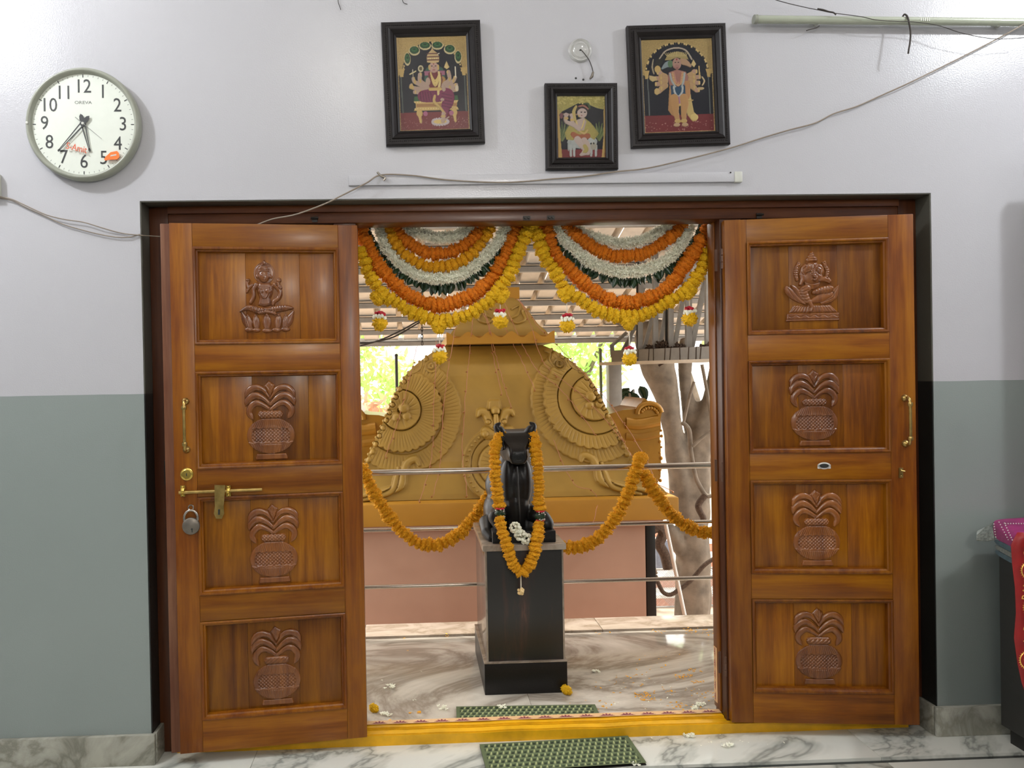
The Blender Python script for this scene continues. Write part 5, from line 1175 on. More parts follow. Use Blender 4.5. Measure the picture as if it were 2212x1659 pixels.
gbox('black_column', (P(1397, 1240, YS+0.1).x, YS+0.1, GZ), (P(1417, 1240, YS+0.1).x, YS+0.4, zs0-0.046), 'black', 0.004)
# white washed steps far right
stp = tag(empty('garden_steps', (3.2, 7.6, GZ)), 'white and terracotta steps climbing behind the trunk', 'steps')
for i in range(5):
    bbox('riser', (-2.5, 0.35*i, 0), (3.0, 0.35*i+0.35, 0.17*(i+1)-0.05), M['risr'], stp); bbox('tread', (-2.5, 0.35*i-0.02, 0.17*(i+1)-0.049), (3.0, 0.35*i+0.35, 0.17*(i+1)), M['whitew'], stp, 0.005)
tag(bbox('notice_board', (z7(100, 1100, 6.4).x, 6.4, z7(100, 1210, 6.4).z), (z7(200, 1000, 6.4).x, 6.44, z7(100, 1040, 6.4).z), plain('blue_grey_panel', (120, 126, 140), 0.6), None, 0.004), 'blue-grey panel standing between the black column and the trunk', 'panel')
fm = MB(); x0, x1 = z7(80, 1250, 5.8).x, z7(520, 1250, 5.8).x; z0, z1 = z7(100, 1350, 5.8).z-0.15, z7(100, 1205, 5.8).z
n = 44
for i in range(n):
    x = x0+(x1-x0)*i/n; h = z1-z0
    for s in (-1, 1):
        xa, xb = x-s*h/2, x+s*h/2; fm.tube([(xa, 0, z0), (xb, 0.01*s, z1)], 0.003, 3)
fm.tube([(x0-0.2, 0, z1), (x1+0.2, 0, z1)], 0.014, 6); fm.tube([(x0-0.2, 0, z0), (x1+0.2, 0, z0)], 0.014, 6)
for x in (x0, (x0+x1)/2, x1): fm.tube([(x, 0, GZ), (x, 0, z1+0.02)], 0.02, 8)
tag(fm.obj('wire_fence', M['galv'], None, None, (0, 5.8, 0)), 'chain-link fence in front of the garden steps', 'fence')

def tree(name, loc, crowns, n, lab, sz=0.09, mat='leafy', seed=1, trunk_h=2.0, cat='tree'):
    crowns = [(cx, cy, cz-GZ-0.5, rr) for cx, cy, cz, rr in crowns]
    r_ = np.random.RandomState(seed); g = tag(empty(name, loc), lab, cat, 'trees in the sunny garden')
    blx = []
    for j, (cx, cy, cz, rad) in enumerate(crowns):
        MB().tube(catmull([(0, 0, -0.05), (cx*0.2, cy*0.2, cz*0.45), (cx*0.7, cy*0.7, cz*0.8), (cx, cy, cz)], 4), [0.07-0.004*i for i in range(13)], 7).obj('branch', M['bark'], g, 0.9)
    m_ = n//len(crowns); Vs = []; 
    for cx, cy, cz, rad in crowns:
        d = r_.normal(size=(m_, 3)); d /= np.linalg.norm(d, axis=1)[:, None]; p = np.array([cx, cy, cz])+d*rad*(r_.rand(m_, 1)**0.45)*np.array([1, 1, 0.85])
        u = r_.normal(size=(m_, 3)); u /= np.linalg.norm(u, axis=1)[:, None]; v = np.cross(u, r_.normal(size=(m_, 3))); v /= np.linalg.norm(v, axis=1)[:, None]
        s = sz*(0.6+0.8*r_.rand(m_, 1)); Vs.append(np.stack([p-u*s, p+v*s*0.45, p+u*s, p-v*s*0.45], 1).reshape(-1, 3))
    V = np.concatenate(Vs); me = bpy.data.meshes.new('foliage'); q = np.arange(len(V), dtype=np.int32)
    me.vertices.add(len(V)); me.vertices.foreach_set('co', V.astype(np.float32).ravel()); me.loops.add(len(V)); me.loops.foreach_set('vertex_index', q)
    me.polygons.add(len(V)//4); me.polygons.foreach_set('loop_start', q[::4]); me.polygons.foreach_set('loop_total', np.full(len(V)//4, 4, np.int32)); me.update(calc_edges=True)
    o = link('foliage', me, M[mat], g); o['kind'] = 'stuff'
    return g
tree('leafy_tree', (-1.2, 10.5, GZ), [(-0.9, 0, 2.3, 0.9), (0.2, 0.2, 2.5, 0.9), (0.9, 0, 1.7, 0.7), (0.3, 0, 3.2, 0.9), (-0.8, 0.2, 1.2, 0.6)], 2600, 'bright green leafy tree seen left of the shrine under the eave', seed=3)
tree('leafy_tree', (2.2, 10.0, GZ), [(0.2, 0, 2.6, 0.8), (0.9, 0.2, 2.2, 0.8), (1.3, 0, 3.0, 0.8), (0.3, 0, 1.4, 0.6)], 1700, 'bright green leafy tree seen between the shrine and the gutter post', seed=5)
tree('leafy_tree', (4.9, 9.0, GZ), [(0.0, 0, 2.7, 0.7), (0.6, 0.2, 2.0, 0.6), (-0.9, 0, 3.3, 0.7)], 700, 'sparse green tree seen at the far right beside the door jamb', seed=8)
tree('dry_shrub', (-1.1, 8.6, GZ), [(0.1, 0, 1.35, 0.5), (0.7, 0, 1.2, 0.5), (-0.6, 0, 1.2, 0.5)], 700, 'dry pinkish shrub behind the left shoulder of the shrine', mat='leafp', seed=6, cat='shrub')
ls = tag(empty('low_shrub', z7(60, 640, 3.9)), 'few broad dark green leaves beside the gutter post', 'shrub')
for i in range(12):
    s = random.uniform(.07, .13); c = P(1360+random.uniform(-12, 22), 850+random.uniform(-18, 34), 5.0); link('leaf', random.choice(LEAF), None, ls, c-ls.location, (random.uniform(-1, 1), random.uniform(-1.5, 1.5), random.uniform(-1, 1)), (s*1.6, s*1.6, s*1.6))
c = P(1360, 850, 5.0); MB().tube(catmull([(0.15, 0.3, -0.5-ls.location.z), (0.05, 0.3, -0.6), tuple(c-ls.location)], 5), 0.012, 6).obj('stem', M['bark'], ls, 0.9)

# ------------------------------------------------------------------ wall clock
cc = P(180, 268.5, -0.03); RC = 0.2035
ck = tag(empty('wall_clock', (cc.x, 0, cc.z), (0, math.radians(0.5), 0)), 'round white wall clock with grey rim and black numerals, showing about five thirty-six', 'clock')
MB().lathe([(RC*0.93, 0.0), (RC*0.985, -0.004), (RC, -0.02), (RC*0.995, -0.034), (RC*0.97, -0.043), (RC*0.950, -0.045), (RC*0.925, -0.043), (RC*0.905, -0.036), (RC*0.89, -0.028)], 72, 'y').obj('rim', M['greyring'], ck, 0.9)
MB().lathe([(0.0, -0.0285), (RC*0.90, -0.0285)], 72, 'y').obj('dial', M['dial'], ck)
RN = RC*0.665
NUM = {12: (0, 1), 1: (.52, .86), 2: (.9, .5), 3: (1.04, -.0), 4: (.9, -.52), 5: (.52, -.9), 6: (0, -1), 7: (-.53, -.88), 8: (-.9, -.48), 9: (-1.02, 0.02), 10: (-.9, .5), 11: (-.5, .83)}
for h, (u, v) in NUM.items():
    o = link('numeral', text_mesh(str(h), 0.070, 0.0003, sx=0.88), M['ink'], ck, (u*RN*1.0, -0.0290, v*RN))
tk = MB(); 
for i in range(60):
    if i % 5 == 0: continue
    a = i*PI/30; d = Vector((math.sin(a), 0, math.cos(a))); s = Vector((d.z, 0, -d.x))*0.0009; p0, p1 = d*RC*0.845, d*RC*0.875
    tk.add([p0-s, p0+s, p1+s, p1-s], [(0, 1, 2, 3)])
tk.v = [(x, -0.0288, z) for x, y, z in tk.v]; o = tk.obj('minute_marks', M['inkg'], ck); o['kind'] = 'stuff'
for i in range(12):
    a = i*PI/6; d = Vector((math.sin(a), 0, math.cos(a))); bar = bbox('hour_mark', (-0.0016, -0.0004, -0.0055), (0.0016, 0.0004, 0.0055), M['ink'], ck); bar.location = d*RC*0.857+Vector((0, -0.0288, 0)); bar.rotation_euler = (0, a, 0)
link('maker_mark', text_mesh('OREVA', 0.0155, 0.0002, sx=1.25), M['inkg'], ck, (0, -0.0290, RC*0.385))
def hand(name, ang, L, wid, tail, y, mat):
    mb = MB()
    for s in (-1, 1): mb.prism([(s*wid*0.30, 0.0), (s*wid*0.62, 0.0), (s*wid*0.20, L*0.93), (s*wid*0.02, L*0.93)], y-0.0008, y)
    mb.prism([(wid*0.3*math.sin(t), L*0.95+wid*0.42*math.cos(t)) for t in np.linspace(0, 2*PI, 14)[:-1]], y-0.0008, y)
    mb.prism([(-wid*.35, 0.004), (wid*.35, 0.004), (wid*0.62, -tail*0.45), (wid*.45, -tail*0.8), (0, -tail), (-wid*.45, -tail*0.8), (-wid*.62, -tail*0.45)], y-0.0008, y)
    mb.lathe([(0, y-0.001), (wid*0.75, y-0.001), (wid*0.75, y)], 20, 'y'); return mb.obj(name, M[mat], ck, None, (0, 0, 0.002), (0, math.radians(ang), 0))
hand('minute_hand', 221.5, 0.136, 0.0135, 0.036, -0.0345, 'ink'); hand('hour_hand', 167, 0.103, 0.0145, 0.036, -0.0325, 'ink')
MB().prism([(-0.0014, -0.034), (0.0014, -0.034), (0.0006, 0.088), (-0.0006, 0.088)], -0.0360, -0.0356).obj('second_hand', M['inkg'], ck, None, (0, 0, 0.002), (0, math.radians(130), 0))
MB().lathe([(0, -0.0372), (0.004, -0.037), (0.005, -0.0362), (0.005, -0.029)], 14, 'y').obj('spindle_cap', M['white_p'], ck, 0.6, (0, 0, 0.002))
# loose red lettering and orange peel stuck inside, standing off the dial
t = link('loose_lettering', text_mesh('S-Amit', 0.034, 0.0008, sx=0.8), M['redtxt'], ck, (-0.022, -0.038, -0.088), (0, math.radians(13), 0)); t['label'] = 'red lettering stuck askew behind the glass'
t = MB().prism([(-0.028, -0.012), (-0.022, -0.002), (-0.004, 0.014), (0.018, 0.018), (0.024, 0.012), (0.026, -0.004), (0.018, -0.012), (-0.010, -0.013), (-0.024, -0.016)], -0.040, -0.037).obj('orange_piece', M['orange_p'], ck, None, (0.104, 0, -0.117)); t['label'] = 'broken orange plastic piece'
MB().prism([(-0.006, -0.002), (0.016, 0.002), (0.016, 0.007), (-0.004, 0.003)], -0.0406, -0.040).obj('pale_stripe', M['white_p'], t)
MB().lathe([(0.0, -0.0425), (RC*0.6, -0.0422), (RC*0.925, -0.0420)], 60, 'y').obj('glass_cover', M['glass'], ck, 0.9)
MB().sphere((-RC*0.945, -0.046, 0.0), 0.005, 8, 6, (1, 0.4, 1)).obj('rim_dot', M['white_p'], ck)

# ------------------------------------------------------------------ framed paintings
def gold_border(c, x0, x1, y0, y1, st=19, r=9):
    for x in np.arange(x0+8, x1-4, st):
        for y in (y0+8, y1-8): c.ell(x, y, r*0.8, r, 8, 3, (214, 178, 96), 1)
    for y in np.arange(y0+8, y1-4, st):
        for x in (x0+8, x1-8): c.ell(x, y, r, r*0.8, 8, 3, (214, 178, 96), 1)
SKIN, GOLD, NAVY = (226, 186, 158), (206, 168, 84), (20, 22, 42)
def painting_queen():
    c = Cv(210, 1120, 262, 1412, 190, 238, NAVY); c.h[:] = 1.0; P_ = lambda L: [(x, y) for x, y in L]
    c.poly([(210, 1180), (1120, 1180), (1120, 1412), (210, 1412)], 1.2, 0, (152, 38, 44)); 
    for i in range(90): c.ell(rng.uniform(230, 1110), rng.uniform(1250, 1390), rng.uniform(3, 8), rng.uniform(2, 5), 1, 1, (214, 130, 126))
    c.cap([(250, 660, 8), (260, 1180, 8)], 1, 1, (110, 120, 112)); c.cap([(1075, 660, 8), (1080, 1180, 8)], 1, 1, (110, 120, 112))
    arch = (((c.X-662)/395)**2+((c.Y-720)/395)**2 > 1) & (c.Y < 720) | (c.Y < 300)
    c.c = np.where(arch[..., None], np.array(lin(186, 152, 78)[:3])*(0.75+0.5*rng.rand(c.ny, c.nx, 1)), c.c); c.g = np.where(arch, 1, c.g); c.h = np.where(arch, 5+2*rng.rand(c.ny, c.nx), c.h)
    for t in np.linspace(PI*1.02, PI*1.98, 46):
        x, y = 662+378*math.cos(t), 712+378*math.sin(t); c.ell(x, y, 10, 12, 8, 4, (30, 28, 30) if int(t*20) % 2 else (222, 186, 104), 1)
    for x, y, rx, ry in ((580, 375, 78, 50), (742, 375, 78, 50), (440, 430, 72, 58), (900, 425, 76, 58), (345, 530, 42, 80), (1005, 520, 46, 80)):
        c.ell(x, y, rx, ry, 5, 3, (206, 186, 128), 1); c.ell(x, y-8, rx*0.84, ry*0.8, 5, 3, (34, 92, 48)); c.ell(x, y-14, rx*0.55, ry*0.45, 4, 4, (60, 132, 66)); c.ell(x, y-18, rx*0.28, ry*0.2, 3, 5, (24, 70, 40))
    for x in (262, 1072): c.poly([(x-45, 650), (x+45, 650), (x+28, 690), (x+22, 745), (x-22, 745), (x-28, 690)], 6, 10, GOLD, 1)
    # throne
    c.poly([(415, 985), (975, 985), (985, 1050), (405, 1050)], 4, 0, (62, 118, 62)); c.poly([(400, 1045), (985, 1045), (965, 1080), (960, 1120), (985, 1160), (400, 1160), (430, 1120), (430, 1080)], 6, 12, GOLD, 1)
    c.poly([(440, 1080), (960, 1080), (960, 1120), (440, 1120)], 4, 0, (170, 120, 60), 1)
    for x in range(420, 980, 34): c.ell(x, 1058, 10, 9, 5, 6, (230, 200, 120), 1); c.ell(x, 1140, 10, 9, 5, 5, (230, 200, 120), 1)
    for x in (470, 920): c.curve([(x, 1160, 26), (x+4, 1195, 40), (x+6, 1230, 22), (x+16, 1300, 16)], 8, 4, GOLD, 1)
    for x in (550, 885): c.ell(x, 1200, 30, 30, 5, 3, (214, 110, 150))
    # garment behind, arms
    c.poly([(560, 690), (590, 640), (650, 620), (740, 620), (800, 650), (825, 720), (825, 830), (760, 880), (600, 860), (555, 800)], 3, 20, (70, 116, 96)); c.poly([(555, 680), (825, 680), (825, 735), (560, 735)], 3, 0, (204, 116, 146)); c.ell(790, 800, 40, 50, 4, 3, (222, 160, 60))
    for s, L in ((-1, [(600, 870, 34), (520, 850, 30), (430, 810, 24), (410, 770, 22)]), (-1, [(600, 900, 34), (500, 900, 30), (400, 880, 24), (380, 850, 22)]), (-1, [(600, 920, 30), (500, 935, 28), (420, 935, 22)]), (-1, [(580, 860, 30), (500, 800, 28), (500, 720, 26)]),
                 (1, [(790, 870, 34), (860, 850, 30), (930, 810, 24), (955, 770, 22)]), (1, [(790, 900, 34), (880, 890, 30), (965, 860, 24)]), (1, [(800, 920, 30), (880, 925, 28), (965, 920, 22)]), (1, [(820, 840, 28), (880, 790, 26), (870, 700, 26)])):
        c.curve(L, 6, 4, SKIN); q = L[len(L)//2]; c.ell(q[0], q[1], 14, 26, 5, 9, GOLD, 1)
        c.ell(L[-1][0]-12*s, L[-1][1], 9, 22, 5, 9, (220, 180, 90), 1)
    # weapons and emblems
    c.ell(512, 650, 36, 42, 6, 4, (202, 186, 140), 1); c.ell(512, 650, 20, 24, 4, 6, (120, 100, 60)); c.poly([(850, 565), (885, 640), (850, 665), (815, 640)], 7, 14, (218, 186, 108), 1)
    c.cap([(960, 640, 7), (962, 760, 9)], 6, 5, (236, 224, 190), 1); c.cap([(370, 715, 8), (445, 680, 8)], 5, 5, (226, 206, 140), 1); c.cap([(408, 660, 6), (410, 780, 6)], 5, 5, (216, 200, 170)); c.ell(375, 870, 22, 26, 5, 6, GOLD, 1); c.ell(972, 900, 22, 40, 5, 5, (218, 196, 160), 1)
    # legs and skirt
    c.curve([(700, 960, 60), (600, 980, 74), (520, 985, 62), (545, 1010, 52), (700, 1030, 36), (790, 1030, 20)], 9, 6, (152, 36, 90))
    c.curve([(760, 950, 64), (850, 980, 76), (850, 1060, 72), (810, 1140, 56), (800, 1230, 30)], 9, 7, (160, 40, 96)); 
    for k in range(5): c.groove([(490+34*k, 940), (500+36*k, 1040)], 4, 3, (110, 20, 64)); c.groove([(770, 960+38*k), (900, 990+38*k)], 4, 3, (112, 22, 66))
    c.curve([(680, 990, 16), (670, 1060, 18), (740, 1130, 16), (800, 1210, 14)], 8, 10, GOLD, 1); c.ell(775, 1035, 26, 18, 6, 8, SKIN)
    # torso and necklaces
    c.poly([(610, 700), (700, 690), (780, 710), (790, 800), (760, 900), (620, 900), (600, 800)], 8, 30, (150, 52, 60)); c.ell(600, 810, 30, 50, 6, 8, SKIN); c.ell(800, 900, 26, 40, 6, 8, SKIN)
    for a in range(4): c.curve([(640, 700+8*a, 7), (660, 760+20*a, 8), (692, 800+22*a, 9), (730, 760+20*a, 8), (750, 700+8*a, 7)], 5, 12, (224, 190, 100), 1)
    c.curve([(745, 700, 14), (758, 800, 14), (735, 900, 16), (725, 970, 14)], 6, 12, (226, 196, 116), 1); c.cap([(620, 905, 18), (760, 905, 18)], 6, 12, GOLD, 1)
    # head and crown
    c.ell(682, 640, 62, 66, 8, 8, (236, 184, 160)); c.ell(626, 640, 14, 34, 5, 10, GOLD, 1); c.ell(740, 640, 14, 34, 5, 10, GOLD, 1)
    c.poly([(600, 575), (594, 510), (620, 460), (655, 430), (672, 396), (690, 430), (730, 460), (760, 510), (752, 575), (680, 590)], 10, 30, (206, 172, 108), 1)
    for y in (470, 510, 548): c.groove([(598, y), (756, y)], 6, 4, (120, 70, 60))
    for x in range(620, 750, 26): c.ell(x, 530, 9, 9, 5, 12, (236, 208, 130), 1)
    for s in (-1, 1): c.ell(682+s*24, 625, 12, 6, 1, 16, (30, 24, 24))
    c.ell(682, 645, 7, 14, 2, 17, (220, 160, 136)); c.ell(682, 672, 18, 6, 1, 16, (190, 60, 60)); c.ell(682, 600, 6, 10, 1, 16, (190, 30, 40)); c.cap([(740, 480, 5), (760, 470, 5)], 4, 10, (230, 220, 190), 1)
    # feet on lotus
    for a in range(18):
        t = a/18*2*PI; c.ell(735+100*math.cos(t), 1305+34*math.sin(t), 24, 14, 4, 4, (236, 214, 212), rot=math.degrees(t)*0.5)
    c.ell(735, 1303, 86, 26, 4, 5, (222, 186, 90), 1); c.curve([(780, 1210, 24), (778, 1260, 24), (770, 1300, 24), (800, 1280, 10), (850, 1250, 8)], 7, 9, SKIN); c.ell(778, 1240, 34, 16, 5, 14, GOLD, 1)
    gold_border(c, 210, 1120, 262, 1412); return c
def painting_guard():
    c = Cv(250, 1140, 288, 1432, 190, 238, NAVY); c.h[:] = 1.0
    c.poly([(250, 1210), (1140, 1210), (1140, 1432), (250, 1432)], 1.2, 0, (150, 36, 42))
    for i in range(60): c.ell(rng.uniform(270, 1120), rng.uniform(1290, 1400), rng.uniform(4, 10), rng.uniform(3, 7), 1, 1, (216, 150, 136))
    arch = (((c.X-690)/370)**2+((c.Y-700)/350)**2 > 1+0.10*np.abs(np.sin(np.arctan2(c.Y-700, c.X-690)*4.5))) & (c.Y < 720)
    c.c = np.where(arch[..., None], np.array(lin(182, 150, 78)[:3])*(0.75+0.5*rng.rand(c.ny, c.nx, 1)), c.c); c.g = np.where(arch, 1, c.g); c.h = np.where(arch, 5+2*rng.rand(c.ny, c.nx), c.h)
    for t in np.linspace(PI*1.0, PI*2.0, 52):
        x, y = 690+388*math.cos(t), 706+366*math.sin(t); c.ell(x, y, 10, 12, 8, 4, (34, 30, 30) if int(t*23) % 2 else (222, 186, 104), 1)
    for x in (310, 1085): c.poly([(x-40, 660), (x+40, 660), (x+26, 700), (x+18, 765), (x-18, 765), (x-26, 700)], 6, 10, GOLD, 1)
    c.cap([(322, 765, 7), (325, 1205, 7)], 1, 1, (120, 128, 124)); c.cap([(1080, 765, 7), (1084, 1205, 7)], 1, 1, (120, 128, 124))
    c.curve([(420, 640, 22), (470, 560, 40), (520, 500, 22)], 3, 2, (46, 46, 40)); c.curve([(400, 700, 8), (385, 620, 9), (400, 530, 6)], 4, 3, (206, 184, 140)); c.curve([(480, 520, 7), (560, 430, 9), (690, 395, 9), (810, 430, 9), (880, 540, 9)], 5, 3, (222, 198, 168))
    # robes
    c.poly([(590, 850), (560, 1150), (600, 1210), (650, 1240), (640, 900)], 6, 16, (196, 140, 70), 0.6); c.poly([(780, 800), (840, 830), (850, 1000), (880, 1180), (930, 1240), (910, 1290), (860, 1300), (800, 1220), (770, 1100)], 6, 16, (204, 172, 90), 1)
    # arms
    for s in (-1, 1):
        for x1, y1, yy in ((470, 690, 740), (430, 760, 770), (440, 830, 800), (450, 920, 850)):
            a = [(690+s*-1*0+s*150, yy, 34), (690+s*200, (yy+y1)/2, 34), (690+s*(690-x1-10), y1, 26)]
            c.curve(a, 7, 5, (226, 176, 110)); c.ell(690+s*205, (yy+y1)/2, 12, 26, 4, 11, GOLD, 1); c.ell(690+s*(690-x1), y1, 30, 28, 6, 6, (222, 170, 140)); c.ell(690+s*(690-x1+22), y1, 12, 26, 4, 10, (214, 178, 96), 1)
    c.ell(450, 650, 38, 44, 6, 6, GOLD, 1); c.poly([(340, 720), (430, 740), (440, 780), (380, 800), (345, 770)], 6, 10, (206, 176, 110), 1); c.ell(430, 920, 34, 40, 6, 6, (206, 170, 96), 1)
    c.poly([(900, 540), (930, 600), (905, 640), (870, 600)], 6, 10, (214, 184, 110), 1); c.cap([(965, 630, 7), (970, 760, 8)], 5, 6, GOLD, 1); c.curve([(1000, 760, 8), (1025, 810, 9), (1000, 860, 8)], 5, 6, (206, 176, 120), 1); c.ell(975, 900, 44, 18, 5, 6, (200, 168, 110), 1)
    # body
    c.poly([(590, 690), (690, 660), (800, 690), (830, 760), (800, 860), (760, 900), (620, 900), (590, 850), (570, 760)], 8, 26, (200, 130, 110)); c.poly([(600, 850), (790, 850), (780, 1000), (690, 1050), (610, 1000)], 6, 16, (34, 88, 124)); c.poly([(780, 800), (840, 800), (845, 980), (790, 1080)], 7, 12, (230, 160, 84))
    c.curve([(640, 870, 10), (650, 940, 12), (690, 990, 12), (740, 940, 12), (750, 870, 10)], 4, 12, (222, 222, 214)); c.ell(705, 1035, 42, 46, 6, 10, (206, 130, 170)); c.curve([(650, 1060, 10), (700, 1095, 14), (755, 1060, 10)], 5, 12, GOLD, 1)
    for a in range(5): c.curve([(625+6*a, 700, 7), (640+8*a, 800+6*a, 8), (695, 860-10*a, 9), (750-8*a, 800+6*a, 8), (765-6*a, 700, 7)], 5, 12, (214, 176, 100) if a % 2 else (190, 120, 90), 1)
    c.curve([(600, 710, 12), (620, 800, 12), (660, 870, 10)], 4, 12, (196, 206, 200)); c.curve([(780, 710, 12), (765, 800, 12), (740, 870, 10)], 4, 12, (196, 206, 200))
    # legs
    for x0, x1 in ((640, 672), (760, 750)):
        c.curve([(x0, 1010, 52), (x0+6, 1090, 50), ((x0+x1)/2, 1180, 36), (x1, 1280, 28)], 8, 6, (232, 168, 84)); c.ell(x1, 1290, 40, 26, 6, 10, GOLD, 1); c.ell(x1-12 if x1 < 700 else x1+12, 1335, 40, 24, 6, 8, (232, 186, 130))
    c.curve([(870, 1040, 8), (820, 1040, 10)], 4, 8, GOLD, 1); c.ell(880, 1250, 50, 42, 8, 8, (222, 190, 100), 1)
    # heads
    c.curve([(600, 590, 40), (560, 600, 32), (510, 640, 12)], 7, 6, (160, 176, 180)); c.ell(610, 590, 34, 44, 6, 8, (110, 150, 100)); c.curve([(770, 560, 44), (820, 590, 30), (855, 620, 18)], 7, 8, (220, 170, 120))
    c.poly([(545, 540), (580, 480), (640, 450), (700, 440), (770, 455), (820, 490), (840, 540), (760, 530), (690, 510), (620, 540)], 8, 26, (172, 148, 80), 1)
    for k in range(-6, 7): c.cap([(690+k*18, 500, 5), (690+k*24, 440-abs(k)*-3, 3)], 4, 8, (200, 176, 104), 1)
    c.ell(690, 590, 54, 72, 9, 10, (216, 160, 136)); c.ell(690, 630, 34, 30, 4, 18, (206, 140, 124))
    for s in (-1, 1): c.ell(690+s*20, 575, 10, 6, 1, 19, (30, 24, 24))
    c.ell(690, 645, 16, 5, 1, 20, (150, 50, 50)); c.ell(690, 540, 8, 12, 1, 18, (190, 50, 40))
    gold_border(c, 250, 1140, 288, 1432); return c
def painting_flute():
    c = Cv(240, 815, 705, 1440, 130, 166, (18, 20, 36)); c.h[:] = 1.0
    c.poly([(240, 1335), (815, 1335), (815, 1440), (240, 1440)], 1.2, 0, (156, 40, 40))
    for s, x in ((-1, 300), (1, 740)):
        for a in range(7): c.curve([(x, 1230, 12), (x+(a-3)*22, 1120, 12), (x+(a-3)*36, 1010+abs(a-3)*20, 4)], 4, 2, (96, 120, 52) if a % 2 else (140, 156, 80))
    c.poly([(240, 705), (815, 705), (815, 870), (720, 850), (600, 800), (500, 790), (380, 850), (300, 890), (260, 940), (240, 960)], 6, 12, (172, 158, 64), 1, n=0.3)
    for i in range(60): c.ell(rng.uniform(245, 810), rng.uniform(710, 800), 14, 9, 4, 5, (198, 180, 84), 1)
    c.cap([(256, 880, 14), (262, 1150, 14), (275, 1430, 22)], 5, 3, (196, 156, 68), 1); c.cap([(806, 840, 8), (800, 1200, 10), (785, 1430, 20)], 5, 3, (196, 156, 68), 1)
    # calf
    c.curve([(400, 1250, 40), (480, 1270, 52), (590, 1280, 50), (650, 1290, 48)], 7, 3, (206, 210, 202)); c.curve([(385, 1250, 16), (372, 1300, 10), (372, 1350, 6)], 4, 3, (196, 200, 192))
    for x in (400, 440, 640, 695): c.cap([(x, 1300, 22), (x+(-2 if x < 500 else 4), 1360, 13), (x, 1410, 13)], 6, 4, (214, 216, 208))
    c.ell(655, 1250, 56, 62, 8, 6, (216, 218, 210)); c.ell(668, 1300, 36, 44, 6, 10, (206, 194, 168)); c.ell(640, 1270, 9, 12, 1, 16, (30, 30, 34)); c.ell(672, 1268, 9, 12, 1, 16, (30, 30, 34)); c.ell(610, 1240, 14, 22, 4, 8, (200, 204, 198)); c.ell(700, 1240, 16, 22, 4, 8, (200, 204, 198))
    # shawl and body
    c.poly([(470, 1000), (560, 960), (640, 1020), (700, 1100), (735, 1150), (680, 1225), (600, 1180), (540, 1190), (420, 1230), (350, 1220), (330, 1140), (380, 1060)], 6, 20, (176, 158, 62), 0.8, n=0.15)
    c.poly([(470, 990), (560, 960), (590, 1010), (560, 1110), (480, 1120), (450, 1060)], 8, 26, (228, 196, 176)); c.curve([(430, 1160, 30), (500, 1200, 40), (600, 1180, 34)], 8, 6, (182, 96, 44), 0.5)
    c.curve([(500, 1120, 10), (560, 1150, 12), (600, 1110, 10)], 4, 12, GOLD, 1); c.curve([(470, 1000, 8), (490, 1080, 8), (530, 1090, 8), (560, 1000, 8)], 4, 12, (222, 190, 104), 1)
    c.curve([(480, 1220, 40), (540, 1290, 44), (590, 1330, 40), (600, 1380, 28)], 8, 8, (232, 202, 186)); c.curve([(560, 1230, 34), (590, 1290, 36), (560, 1370, 30), (520, 1400, 18)], 8, 9, (232, 200, 182))
    c.curve([(565, 1300, 24), (585, 1340, 24), (560, 1370, 20)], 6, 14, (178, 158, 70), 1); c.ell(550, 1395, 44, 14, 5, 10, (232, 204, 188))
    c.curve([(490, 1090, 26), (440, 1050, 26), (350, 1010, 22), (340, 960, 20)], 7, 10, (230, 198, 180)); c.curve([(500, 1100, 24), (450, 1060, 22), (420, 1000, 20), (420, 950, 18)], 7, 12, (230, 198, 180)); c.ell(352, 970, 26, 18, 5, 14, GOLD, 1); c.ell(420, 990, 24, 16, 5, 16, GOLD, 1)
    c.cap([(290, 920, 8), (480, 925, 8)], 5, 12, (206, 160, 120)); c.ell(350, 930, 30, 26, 6, 14, (230, 196, 180)); c.ell(415, 935, 26, 24, 6, 14, (230, 196, 180)); c.ell(293, 940, 22, 36, 4, 8, (150, 80, 90))
    # head
    c.curve([(470, 830, 14), (440, 900, 20), (460, 1000, 14)], 5, 8, (190, 164, 74), 1); c.ell(550, 865, 74, 60, 7, 8, (56, 34, 28)); c.ell(540, 910, 58, 56, 8, 10, (236, 204, 188)); c.curve([(500, 830, 8), (560, 825, 10), (610, 860, 8)], 4, 14, (200, 120, 90)); c.curve([(560, 800, 8), (610, 800, 12), (628, 850, 12)], 5, 12, (84, 110, 60))
    for x in (530, 572): c.ell(x, 900, 12, 7, 1, 19, (32, 24, 24))
    c.ell(532, 940, 9, 5, 1, 18, (190, 70, 70)); c.ell(500, 940, 8, 18, 3, 14, GOLD, 1)
    return c
